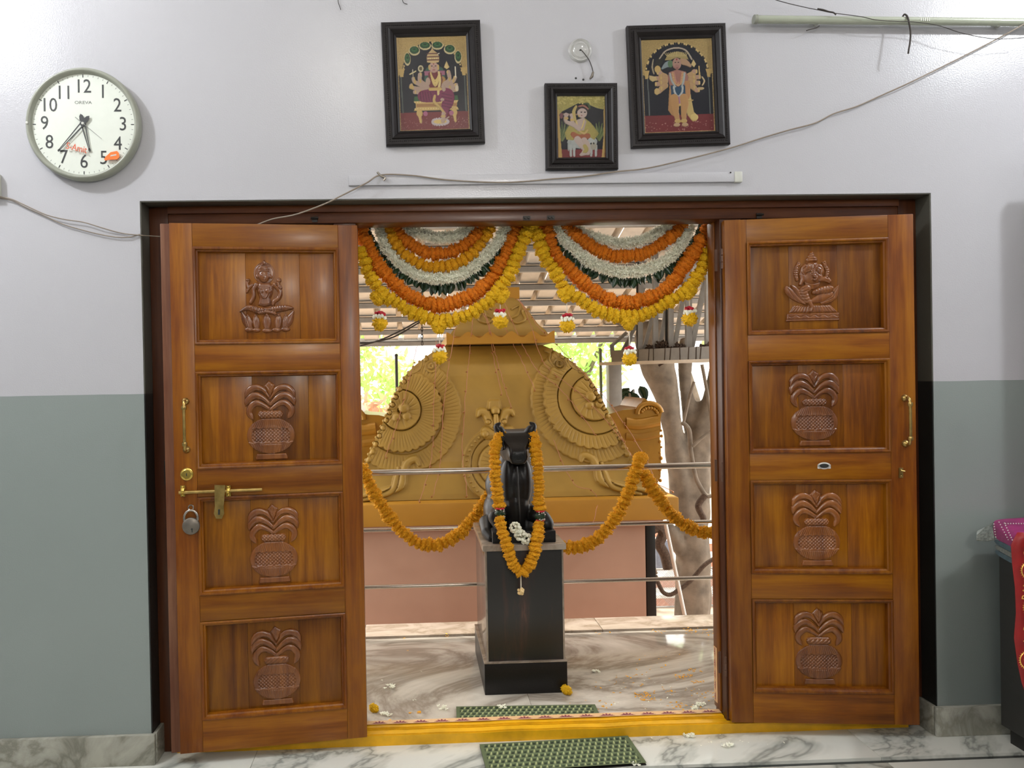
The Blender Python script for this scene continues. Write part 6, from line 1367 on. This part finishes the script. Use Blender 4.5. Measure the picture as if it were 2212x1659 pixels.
def framed(name, label, corners, canvas, bw, tilt=0.0):
    cs = [P(px, py, -0.02) for px, py in corners]; ctr = sum(cs, Vector())/4
    W = ((cs[1]-cs[0]).length+(cs[2]-cs[3]).length)/2; H = ((cs[3]-cs[0]).length+(cs[2]-cs[1]).length)/2
    dn = (cs[3]-cs[0])+(cs[2]-cs[1]); rt = (cs[1]-cs[0])+(cs[2]-cs[3]); a = (math.atan2(dn.x, -dn.z)+math.atan2(rt.z, rt.x))/2
    g = tag(empty(name, (ctr.x, -0.004, ctr.z), (0, -a, 0)), label, 'picture')
    prof_ = [(0.0, 0.0), (0.0, -0.016), (0.004, -0.021), (0.012, -0.023), (bw*0.42, -0.021), (bw*0.46, -0.027), (bw*0.60, -0.030), (bw*0.66, -0.026), (bw*0.80, -0.017), (bw*0.86, -0.019), (bw, -0.014), (bw, -0.006)]
    cc_ = [(-1, -1), (1, -1), (1, 1), (-1, 1)]; mb = MB()
    mb.add([(sx*(W/2-d), y, sz*(H/2-d)) for d, y in prof_ for sx, sz in cc_], [(4*j+k, 4*j+(k+1) % 4, 4*j+4+(k+1) % 4, 4*j+4+k) for j in range(len(prof_)-1) for k in range(4)])
    mb.box((-W/2+0.001, -0.002, -H/2+0.001), (W/2-0.001, 0.0, H/2-0.001)); mb.obj('frame', M['ebony'], g, 0.5)
    bd = MB(); d = bw*0.27
    for x in np.arange(-W/2+d, W/2-d, 0.0075):
        for z in (-H/2+d, H/2-d): bd.sphere((x, -0.0225, z), 0.0028, 5, 4)
    for z in np.arange(-H/2+d, H/2-d, 0.0075):
        for x in (-W/2+d, W/2-d): bd.sphere((x, -0.0225, z), 0.0028, 5, 4)
    o = bd.obj('bead_row', M['ebony'], g, 1.2); o['kind'] = 'stuff'
    canvas.c = canvas.c*0.82+canvas.c.mean(-1, keepdims=True)*0.18; canvas.dim = 0.44
    me = canvas.mesh('painting', W-2*bw+0.002, H-2*bw+0.002, 0.00016, clip=False); o = link('painting', me, M['paint'], g, (0, -0.0075, 0))
    MB().box((-W/2+bw-0.001, -0.0125, -H/2+bw-0.001), (W/2-bw+0.001, -0.0120, H/2-bw+0.001)).obj('glass_pane', M['glass'], g)
    return g
framed('framed_painting', 'dark framed painting of a many-armed seated figure under a green draped arch', [(822, 48), (1038, 43), (1047, 308), (835, 316)], painting_queen(), 0.054)
framed('framed_painting', 'small dark framed painting of a flute player with a white calf', [(1177, 180), (1334, 179), (1335, 365), (1180, 367)], painting_flute(), 0.045)
framed('framed_painting', 'dark framed painting of a standing many-armed figure with animal heads', [(1355, 56), (1568, 49), (1577, 310), (1364, 320)], painting_guard(), 0.052)

# ------------------------------------------------------------------ conduit, tube light, cables
a = P(753, 388, -0.006); b = P(1602, 388, -0.006)
cd = tag(empty('wall_conduit', ((a.x+b.x)/2, 0, P(1160, 388, 0).z)), 'long flat white conduit cover fixed to the wall above the door', 'conduit')
bbox('cover', (a.x-cd.location.x, -0.013, -0.018), (b.x-cd.location.x-0.012, 0, 0.018), M['wall'], cd, 0.002); bbox('end_cap', (b.x-cd.location.x-0.03, -0.016, -0.020), (b.x-cd.location.x, 0, 0.020), M['white_p'], cd, 0.004)
MB().sphere((b.x-cd.location.x-0.045, -0.014, 0.016), 0.003, 8, 6).obj('screw', M['iron'], cd)
ta = P(1628, 42, -0.032); tbz = P(2200, 48, -0.032).z
tl = tag(empty('tube_lamp', ta, (0, math.atan2(ta.z-tbz, P(2200, 48, -0.032).x-ta.x), 0)), 'unlit fluorescent tube lamp high on the wall at the upper right', 'lamp')
MB().tube([(0.012, 0, 0), (1.20, 0, 0)], 0.0145, 20).obj('glass_tube', M['tube'], tl, 0.8)
MB().tube([(0, 0, 0), (0.014, 0, 0)], 0.0165, 20).lathe([(0.0165, 0.014), (0.0175, 0.010), (0.0165, 0.006)], 20, 'x').obj('end_ring', M['greyring'], tl, 0.8)
MB().tube([(1.20, 0, 0), (1.215, 0, 0)], 0.0165, 20).obj('end_ring', M['greyring'], tl, 0.8)
for x in (0.25, 0.95): MB().box((x-0.006, 0.012, -0.008), (x+0.006, 0.032, 0.008)).obj('clip', M['white_p'], tl)
pm_ = MB()
for i in range(5): pm_.box((0.625+0.008*i, -0.0152, -0.006), (0.628+0.008*i, -0.0146, 0.006))
pm_.obj('printed_marks', M['white_p'], tl)
def cable(name, label, pts, r, y, mat, cat='cable', group=None):
    ys = y if isinstance(y, (list, tuple)) else [y]*len(pts); q = catmull([P(px, py, ys[i]) for i, (px, py) in enumerate(pts)], 8)
    return tag(MB().tube([p-q[0] for p in q], r, 8).obj(name, M[mat], None, 0.9, q[0]), label, cat, group)
cable('power_cable', 'long grey-brown cable sagging across the wall from the upper right to the door top', [(2330, -20), (2212, 52), (2150, 86), (2090, 117), (2030, 147), (1960, 181), (1900, 208), (1850, 230), (1800, 246), (1760, 266), (1700, 282), (1640, 300), (1580, 319), (1500, 340), (1400, 363), (1330, 371), (1260, 381), (1200, 386), (1090, 394), (970, 389), (890, 379), (823, 378), (790, 396), (735, 424), (700, 441), (640, 463), (590, 473), (552, 487), (520, 500)], 0.0027, [-.045]*2+[-.03]*4+[-.014]*6+[-.02]*10+[-.028]*1+[-.03]*2+[-.02]*1+[0.03]*2+[0.06], 'cable')
cable('power_cable', 'upper of two grey cables running from the wall box to behind the left door leaf', [(-6, 424), (12, 427), (30, 432), (60, 446), (100, 464), (140, 474), (180, 480), (220, 492), (260, 503), (300, 508), (355, 512), (400, 520)], 0.0020, [-.012]*8+[-.006]*2+[.06]*2, 'cable')
cable('power_cable', 'lower of two grey cables sagging left of the door frame', [(-6, 427), (12, 430), (30, 435), (60, 450), (100, 468), (130, 482), (160, 492), (210, 505), (250, 512), (280, 512), (302, 506)], 0.0020, [-.008]*10+[-.004], 'cable')
tag(bbox('wall_box', (P(-60, 400, 0).x, -0.03, P(0, 426, 0).z), (P(4, 400, 0).x, 0, P(0, 378, 0).z), M['white_p'], None, 0.003), 'white electrical box cut off at the left edge beside the clock', 'box')
cable('cable_tie', 'clear tape knot holding the cable above the door', [(815, 372), (822, 379), (832, 384), (828, 390)], 0.004, -0.02, 'steel', 'tie')
cable('thin_wire', 'thin dark wire sagging across the tube lamp near the top right corner', [(1640, -12), (1690, 4), (1740, 16), (1770, 22), (1800, 28), (1860, 36), (1900, 44), (1980, 48), (2030, 56), (2080, 72), (2150, 84), (2230, 80)], 0.0014, -0.056, 'thread', 'wire')
cable('wire_twist', 'short frayed twist of black wire on the thin wire beside the tube lamp', [(1766, 19), (1778, 21), (1790, 25), (1800, 27), (1806, 32)], 0.0026, -0.057, 'thread', 'wire')
cable('wire_hook', 'black wire loop hooked over the tube lamp', [(1950, 36), (1954, 31), (1960, 36), (1964, 50), (1967, 70), (1966, 90), (1963, 108), (1962, 116)], 0.0032, [-.012, -.030, -.048, -.054, -.060, -.062, -.062, -.060], 'thread', 'wire')
cable('wire_end', 'tiny twisted wire end under the left part of the tube lamp', [(1742, 66), (1752, 63), (1764, 60), (1770, 56)], 0.0018, -0.03, 'thread', 'wire')
cable('loose_thread', 'short dark thread hanging at the top edge left of the paintings', [(730, -6), (731, 6), (734, 14), (736, 21)], 0.0012, -0.004, 'thread', 'thread')
cable('loose_thread', 'short dark thread at the top edge above the left painting', [(868, -4), (872, 6), (880, 9)], 0.0012, -0.004, 'thread', 'thread')
# round lamp rose with its wire and connector
c0 = P(1253, 110, 0)
rs_ = tag(empty('lamp_rose', (c0.x, 0, c0.z)), 'round painted lamp rose with a dangling wire above the small painting', 'lamp rose')
MB().lathe([(0.0, -0.006), (0.020, -0.006), (0.026, -0.010), (0.030, -0.006), (0.034, -0.005), (0.040, -0.011), (0.044, -0.006), (0.045, 0.0)], 36, 'y').obj('rose_plate', plain('clear_plastic_rose', (184, 183, 180), 0.12, var=0.02), rs_, 0.7)
q = [P(px, py, -0.012)-c0 for px, py in ((1254, 107), (1262, 116), (1272, 130), (1278, 145), (1281, 156))]
for p in q: p.y = -0.014
MB().tube(catmull(q, 6), 0.0016, 6).obj('wire', M['thread'], rs_, 0.9); MB().tube([q[-1], q[-1]+Vector((-0.004, 0.002, -0.016)), q[-1]+Vector((-0.012, 0.004, -0.024))], [0.004, 0.005, 0.003], 8).obj('connector', M['lockgrey'], rs_, 0.9)
MB().sphere((q[0].x, -0.0075, q[0].z), 0.003, 8, 6).obj('wire_hole', M['ink'], rs_)
for px, lab in ((1244, 'left of two small drilled holes above the small painting'), (1260, 'right of two small drilled holes above the small painting')):
    c = P(px, 169 if px < 1250 else 172, 0); tag(MB().lathe([(0.0, -0.0008), (0.0035, -0.0012), (0.0042, 0.0)], 12, 'y').obj('drill_hole', M['ink'], None, None, c), lab, 'hole')

# ------------------------------------------------------------------ mats, fallen flowers, petals
def mat_mesh(W, D, nx, ny, cx, cy):
    X, Y = np.meshgrid(np.linspace(0, cx, nx), np.linspace(0, cy, ny))
    row = np.floor(Y); xx = X+0.5*(row % 2)+0.18*np.sin(Y*PI)*0; fx = xx % 1.0; fy = Y % 1.0
    strand = np.exp(-((fx-0.5+0.25*(fy-0.5))/0.20)**2)*(0.55+0.45*np.sin(PI*fy)); cross = np.exp(-((fy-0.02)/0.22)**2)+np.exp(-((fy-1.0)/0.22)**2)
    h = np.clip(np.maximum(strand, cross*0.6), 0, 1); c = Cv(0, 1, 0, 1, nx, ny)
    edge = (X < 0.6) | (X > cx-0.6) | (Y < 0.3) | (Y > cy-0.3); h = np.where(edge, 0.8, h)
    lo, mi, hi = (np.array(lin(*q)[:3]) for q in ((44, 54, 42), (104, 116, 84), (182, 188, 134)))
    c.h = 1+h*5; t = h[..., None]; c.c = np.where(t < 0.5, lo+(mi-lo)*t*2, mi+(hi-mi)*(t-0.5)*2); c.c = np.where((cross > 0.7)[..., None] & ~edge[..., None], mi*1.0, c.c); c.c = np.where(edge[..., None], mi*0.8, c.c)
    me = c.mesh('mat', W, D, 0.0012, clip=False, back=0); me.attributes.remove(me.attributes['gold'])
    me.transform(Matrix.Rotation(-PI/2, 4, 'X')); return me
def place_mat(name, label, c4, cx, cy):
    p = [PZ(px, py, 0.006) for px, py in c4]; ctr = sum(p, Vector())/4; W = ((p[1]-p[0]).length+(p[2]-p[3]).length)/2; D = ((p[3]-p[0]).length+(p[2]-p[1]).length)/2
    v = (p[1]-p[0])+(p[2]-p[3]); a = math.atan2(v.y, v.x); g = tag(empty(name, (ctr.x, ctr.y, 0.0), (0, 0, a)), label, 'mat')
    print('mat', name, W, D, math.degrees(a))
    link('woven_top', mat_mesh(W, D, int(cx*12), int(cy*12), cx, cy), M['mat'], g, (0, 0, 0.004)); bbox('backing', (-W/2+0.001, -D/2+0.001, 0.0), (W/2-0.001, D/2-0.001, 0.0045), M['black'], g)
place_mat('door_mat', 'woven green mat on the indoor floor in front of the threshold', [(1034, 1609), (1357, 1592), (1396, 1649), (1054, 1672)], 25, 7)
place_mat('door_mat', 'woven green mat on the veranda floor just behind the threshold', [(990, 1528), (1296, 1524), (1291, 1560), (982, 1566)], 24, 6)
def flower_pile(px, py, z, lab, r=0.018, kind='white', n=9, name='fallen_blossom'):
    c = PZ(px, py, z); rr = random.Random(px*7+py); mb = MB()
    if kind == 'yellow':
        g = tag(empty('fallen_marigold', c), lab, 'marigold'); link('marigold', MARI['mari_y'][px % 4], None, g, (0, 0, r*0.75), (0.3, 0.5, 1), (r, r, r)); return
    for i in range(n):
        p = Vector((rr.uniform(-r, r)*1.3, rr.uniform(-r, r), rr.uniform(0.003, r*0.6)))
        for k in range(5):
            a = k*1.257+rr.random(); d = Vector((math.cos(a), math.sin(a), rr.uniform(0.0, 0.8))).normalized()*0.011; s = d.cross(Vector((0, 0, 1))).normalized()*0.003
            mb.add([p, p+d*0.6-s, p+d, p+d*0.6+s, p+d*0.5+Vector((0, 0, 0.002))], [(0, 1, 4), (1, 2, 4), (2, 3, 4), (3, 0, 4)])
        mb.sphere(p, 0.004, 6, 4)
    mb.v = [(x, y, max(z_, 0.0004)) for x, y, z_ in mb.v]; tag(mb.obj(name, M['tube_w'], None, None, c), lab, 'blossom', 'white blossoms fallen on the floor')
flower_pile(840, 1487, 0, 'white blossom on the veranda floor left of the pedestal'); flower_pile(958, 1533, 0, 'white blossom just left of the veranda mat'); flower_pile(835, 1545, 0, 'white blossom beside the fallen marigold by the left door leaf'); flower_pile(1083, 1529, 0.011, 'white blossom lying on the veranda mat', 0.012, n=6)
flower_pile(1286, 1452, 0, 'white blossom on the veranda floor right of the pedestal', 0.012, n=6); flower_pile(1512, 1523, 0, 'upper of two white blossoms near the right door jamb', 0.014); flower_pile(1497, 1533, 0, 'lower of two white blossoms near the right door jamb', 0.014)
flower_pile(1488, 1591, 0, 'white blossom on the indoor floor close under the threshold', 0.014, n=7); flower_pile(1572, 1613, 0, 'white blossom on the indoor floor below the right door leaf', 0.013, n=7); flower_pile(1374, 1654, 0, 'white blossom at the corner of the indoor mat', 0.008, n=4)
flower_pile(808, 1538, 0, 'yellow marigold on the veranda floor by the left door leaf', 0.022, 'yellow'); flower_pile(1224, 1500, 0, 'yellow marigold at the right foot of the pedestal', 0.026, 'yellow')
def petals(name, lab, spots, z, mat, s=0.006):
    mb = MB(); rr = random.Random(len(spots)); o0 = PZ(spots[0][0], spots[0][1], z)
    for px, py, n, sp in spots:
        for i in range(n):
            p = PZ(px+rr.gauss(0, sp), py+rr.gauss(0, sp*0.28), z+0.0006)-o0; a = rr.random()*6.3; k = s*rr.uniform(.5, 1.4); d = Vector((math.cos(a), math.sin(a), 0))*k; q = Vector((-d.y, d.x, 0))*0.5
            u = Vector((0, 0, k*0.4)); mb.add([p-d, p-q+u*0.4, p+d+u, p+q+u*0.4], [(0, 1, 2, 3)])
    tag(mb.obj(name, M[mat], None, None, o0), lab, 'petals', kind='stuff')
petals('yellow_petals', 'loose yellow petals scattered on the veranda floor right of the pedestal', [(1476, 1460, 34, 12), (1500, 1448, 12, 9), (1508, 1473, 16, 7), (1390, 1500, 26, 10), (1470, 1525, 22, 12), (1410, 1440, 10, 20), (1340, 1475, 16, 30), (1530, 1500, 20, 22), (1440, 1490, 26, 34), (1300, 1520, 16, 40), (1370, 1460, 10, 12), (1395, 1510, 22, 9), (1420, 1415, 8, 25), (1500, 1540, 14, 25)], 0, 'mari_y2')
petals('yellow_petals', 'loose yellow petals on the veranda floor left of the mat', [(888, 1541, 4, 3), (905, 1538, 7, 4), (842, 1558, 5, 5), (1010, 1540, 3, 20), (850, 1400, 3, 40)], 0, 'mari_y2')
petals('white_petals', 'tiny white petals scattered over the veranda floor', [(895, 1512, 3, 2), (825, 1470, 3, 3), (908, 1450, 2, 2), (1350, 1520, 8, 40), (1470, 1500, 12, 40), (1380, 1480, 8, 40)], 0, 'tube_w', 0.005)
petals('white_petals', 'tiny pale petals scattered over the indoor floor by the threshold', [(1530, 1600, 6, 30), (1440, 1598, 4, 20), (1640, 1600, 5, 40), (1420, 1590, 3, 12)], 0, 'tube_w', 0.005)
petals('ledge_petals', 'orange and yellow petals on the stone ledge under the railing', [(1488, 1362, 14, 9), (1520, 1366, 14, 10), (1420, 1364, 8, 8), (970, 1372, 4, 6), (1305, 1366, 4, 10)], 0.013, 'mari_y2', 0.008)

# ------------------------------------------------------------------ cabinet and cloths at the right
bx = P(2168, 1300, -0.08).x; ctop = 0.826
cb = tag(empty('cabinet', (bx, -0.06, 0)), 'dark charcoal cabinet against the wall at the right edge', 'cabinet')
bbox('body', (0, -0.52, 0.06), (0.8, 0.0, ctop-0.0), M['char'], cb, 0.003); bbox('foot_plinth', (0.02, -0.50, 0.0), (0.78, -0.02, 0.06), M['black'], cb)
def sheet(name, pts3, faces, mat, parent, th=0.003, sub=2):
    me = bpy.data.meshes.new(name); me.from_pydata(pts3, [], faces); me.update(); o = link(name, me, mat, parent)
    md = o.modifiers.new('sub', 'SUBSURF'); md.levels = sub; md.render_levels = sub; s = o.modifiers.new('s', 'SOLIDIFY'); s.thickness = th; return o
mg = plain('magenta_satin', (140, 30, 96), 0.4, var=0.3, scale=18); sb = plain('silver_blue_brocade', (120, 124, 118), 0.4, metal=0.3, var=0.45, scale=120); bd_ = plain('teal_band', (66, 88, 98), 0.5, var=0.3, scale=60)
mc = tag(empty('satin_cloth', (bx, -0.2, ctop+0.004)), 'magenta satin cloth with silver and blue border draped over the cabinet', 'cloth'); o_ = mc.location
def grid3(rows): 
    n = len(rows[0]); return [tuple(Vector(p)-o_) for r in rows for p in r], [(i*n+j, i*n+j+1, (i+1)*n+j+1, (i+1)*n+j) for i in range(len(rows)-1) for j in range(n-1)]
zt_ = ctop+0.006
v, f = grid3([[P(2150, 1124, -0.075), P(2185, 1121, -0.07), (bx+0.45, -0.065, zt_+0.012), (bx+0.82, -0.065, zt_)], [P(2147, 1130, -0.11), P(2185, 1127, -0.2), (bx+0.4, -0.3, zt_+0.012), (bx+0.82, -0.3, zt_)], [P(2147, 1145, -0.14), P(2180, 1150, -0.28), P(2240, 1170, -0.5), (bx+0.82, -0.53, zt_)], [P(2150, 1163, -0.16), P(2178, 1178, -0.29), P(2222, 1204, -0.53), (bx+0.82, -0.55, zt_-0.10)]])
sheet('satin_field', v, f, mg, mc)
v, f = grid3([[P(2147, 1128, -0.09), P(2147, 1146, -0.14), P(2149, 1166, -0.16)], [P(2130, 1139, -0.09), P(2131, 1154, -0.12), P(2136, 1169, -0.15)], [P(2111, 1149, -0.09), P(2110, 1158, -0.10), P(2110, 1168, -0.11)]])
sheet('brocade_corner', v, f, sb, mc, 0.003, 0)
for k_, (u0, u1) in enumerate(((0, 0.33), (0.35, 0.66), (0.68, 1.0))):
    up = [(2148, 1162, -.162), (2178, 1177, -.295), (2224, 1204, -.535)]; lo_ = [(2151, 1196, -.16), (2170, 1208, -.295), (2222, 1236, -.535)]
    mix = lambda t: [P(a[0]+(b[0]-a[0])*t, a[1]+(b[1]-a[1])*t, a[2]-0.004) for a, b in zip(up, lo_)]
    v, f = grid3([mix(u0), mix(u1)]); sheet('border_band', v, f, (bd_, sb, bd_)[k_], mc, 0.003, 1)
dots = MB(); sq = []
for (x0, y0, x1, y1, n_) in ((2158, 1128, 2190, 1188, 12), (2170, 1130, 2194, 1182, 11), (2147, 1132, 2151, 1160, 6), (2172, 1131, 2212, 1131, 8)):
    for i in range(n_):
        t = i/(n_-1); px, py = x0+(x1-x0)*t, y0+(y1-y0)*t; yy = -0.145-0.42*(px-2147)/75*0.72 if py > 1134 else -0.12-0.2*(px-2147)/65
        dots.sphere(P(px, py, yy-0.02)-o_, 0.0022, 6, 4)
dots.obj('sequins', M['white_p'], mc)
# red scarf with gold print, hanging down the cabinet front
rcx = P(2192, 1300, -0.60).x; rz0, rz1 = P(2200, 1500, -0.60).z, 0.905
rc = tag(empty('printed_scarf', (rcx, -0.605, rz0)), 'red scarf printed with gold devotional writing hanging at the right edge', 'scarf')
Wc, Hc = 0.34, rz1-rz0; nx, nz = 12, 26; mb = MB()
def lx(t): return np.interp(t, [0, .06, .2, .35, .5, .66, .8, .93, 1], [.030, .018, .006, -.002, .006, .004, -.004, -.008, .012])
for j in range(nz+1):
    t = j/nz
    for i in range(nx+1):
        u = i/nx; x = lx(t)+Wc*u; mb.v.append((x, 0.010*math.sin(u*14+t*2)*(1-0.4*t)+0.0, Hc*t))
mb.f = [(j*(nx+1)+i, j*(nx+1)+i+1, (j+1)*(nx+1)+i+1, (j+1)*(nx+1)+i) for j in range(nz) for i in range(nx)]
o = mb.obj('scarf_cloth', M['red_c'], rc, 1.5); md = o.modifiers.new('s', 'SOLIDIFY'); md.thickness = 0.002
MB().box((lx(0)+0.0, -0.004, -0.035), (Wc, 0.004, 0.0)).obj('fringe', plain('cream_fringe', (200, 176, 130), 0.8, var=0.3, scale=90), rc)
def onto(me_, x, z, rotdeg=0):
    me_.transform(Matrix.Rotation(math.radians(rotdeg), 4, 'Y')); return link('gold_print', me_, M['gold_pr'], rc, (x, -0.0125, z))
zz = lambda py: P(2205, py, -0.61).z-rz0
def badge(py, dx):
    mb = MB(); R_ = 0.026
    for i in range(26):
        a = i*2*PI/26; d = Vector((math.cos(a), 0, math.sin(a))); s = Vector((-d.z, 0, d.x))*0.0016; mb.add([d*(R_+.001)-s, d*(R_+.001)+s, d*(R_+.006)], [(0, 1, 2)])
    mb.tube([Vector((R_*math.cos(a), 0, R_*math.sin(a))) for a in np.linspace(0, 2*PI, 28)[:-1]], 0.0014, 5, True); onto(mb.mesh('ring'), dx, zz(py)); onto(text_mesh('\u0950', 0.036, 0.0003), dx, zz(py))
badge(1231, 0.034); badge(1311, 0.040); badge(1424, 0.026)
for py, s_, dx in ((1273, 'RAM', 0.022), (1340, 'RAM', 0.026), (1384, 'A', 0.022), (1185, 'OM', 0.028), (1466, 'RAM', 0.03)): onto(text_mesh(s_, 0.030, 0.0003), dx, zz(py), -82)
for py, dx in ((1231, 0.13), (1330, 0.12), (1424, 0.13), (1280, 0.22)): badge(py, dx)
# tall framed board standing on the cabinet, beyond the right edge: it casts the shadow seen on the wall
tb_ = tag(empty('display_board', (2.41, -0.20, ctop+0.012)), 'tall dark display board standing on the cabinet beyond the right edge', 'board')
bbox('board_panel', (0, 0, 0), (0.62, 0.03, 1.38), M['char'], tb_, 0.003); bbox('board_foot', (0.05, -0.05, -0.001), (0.57, 0.08, 0.02), M['frame_h'], tb_)
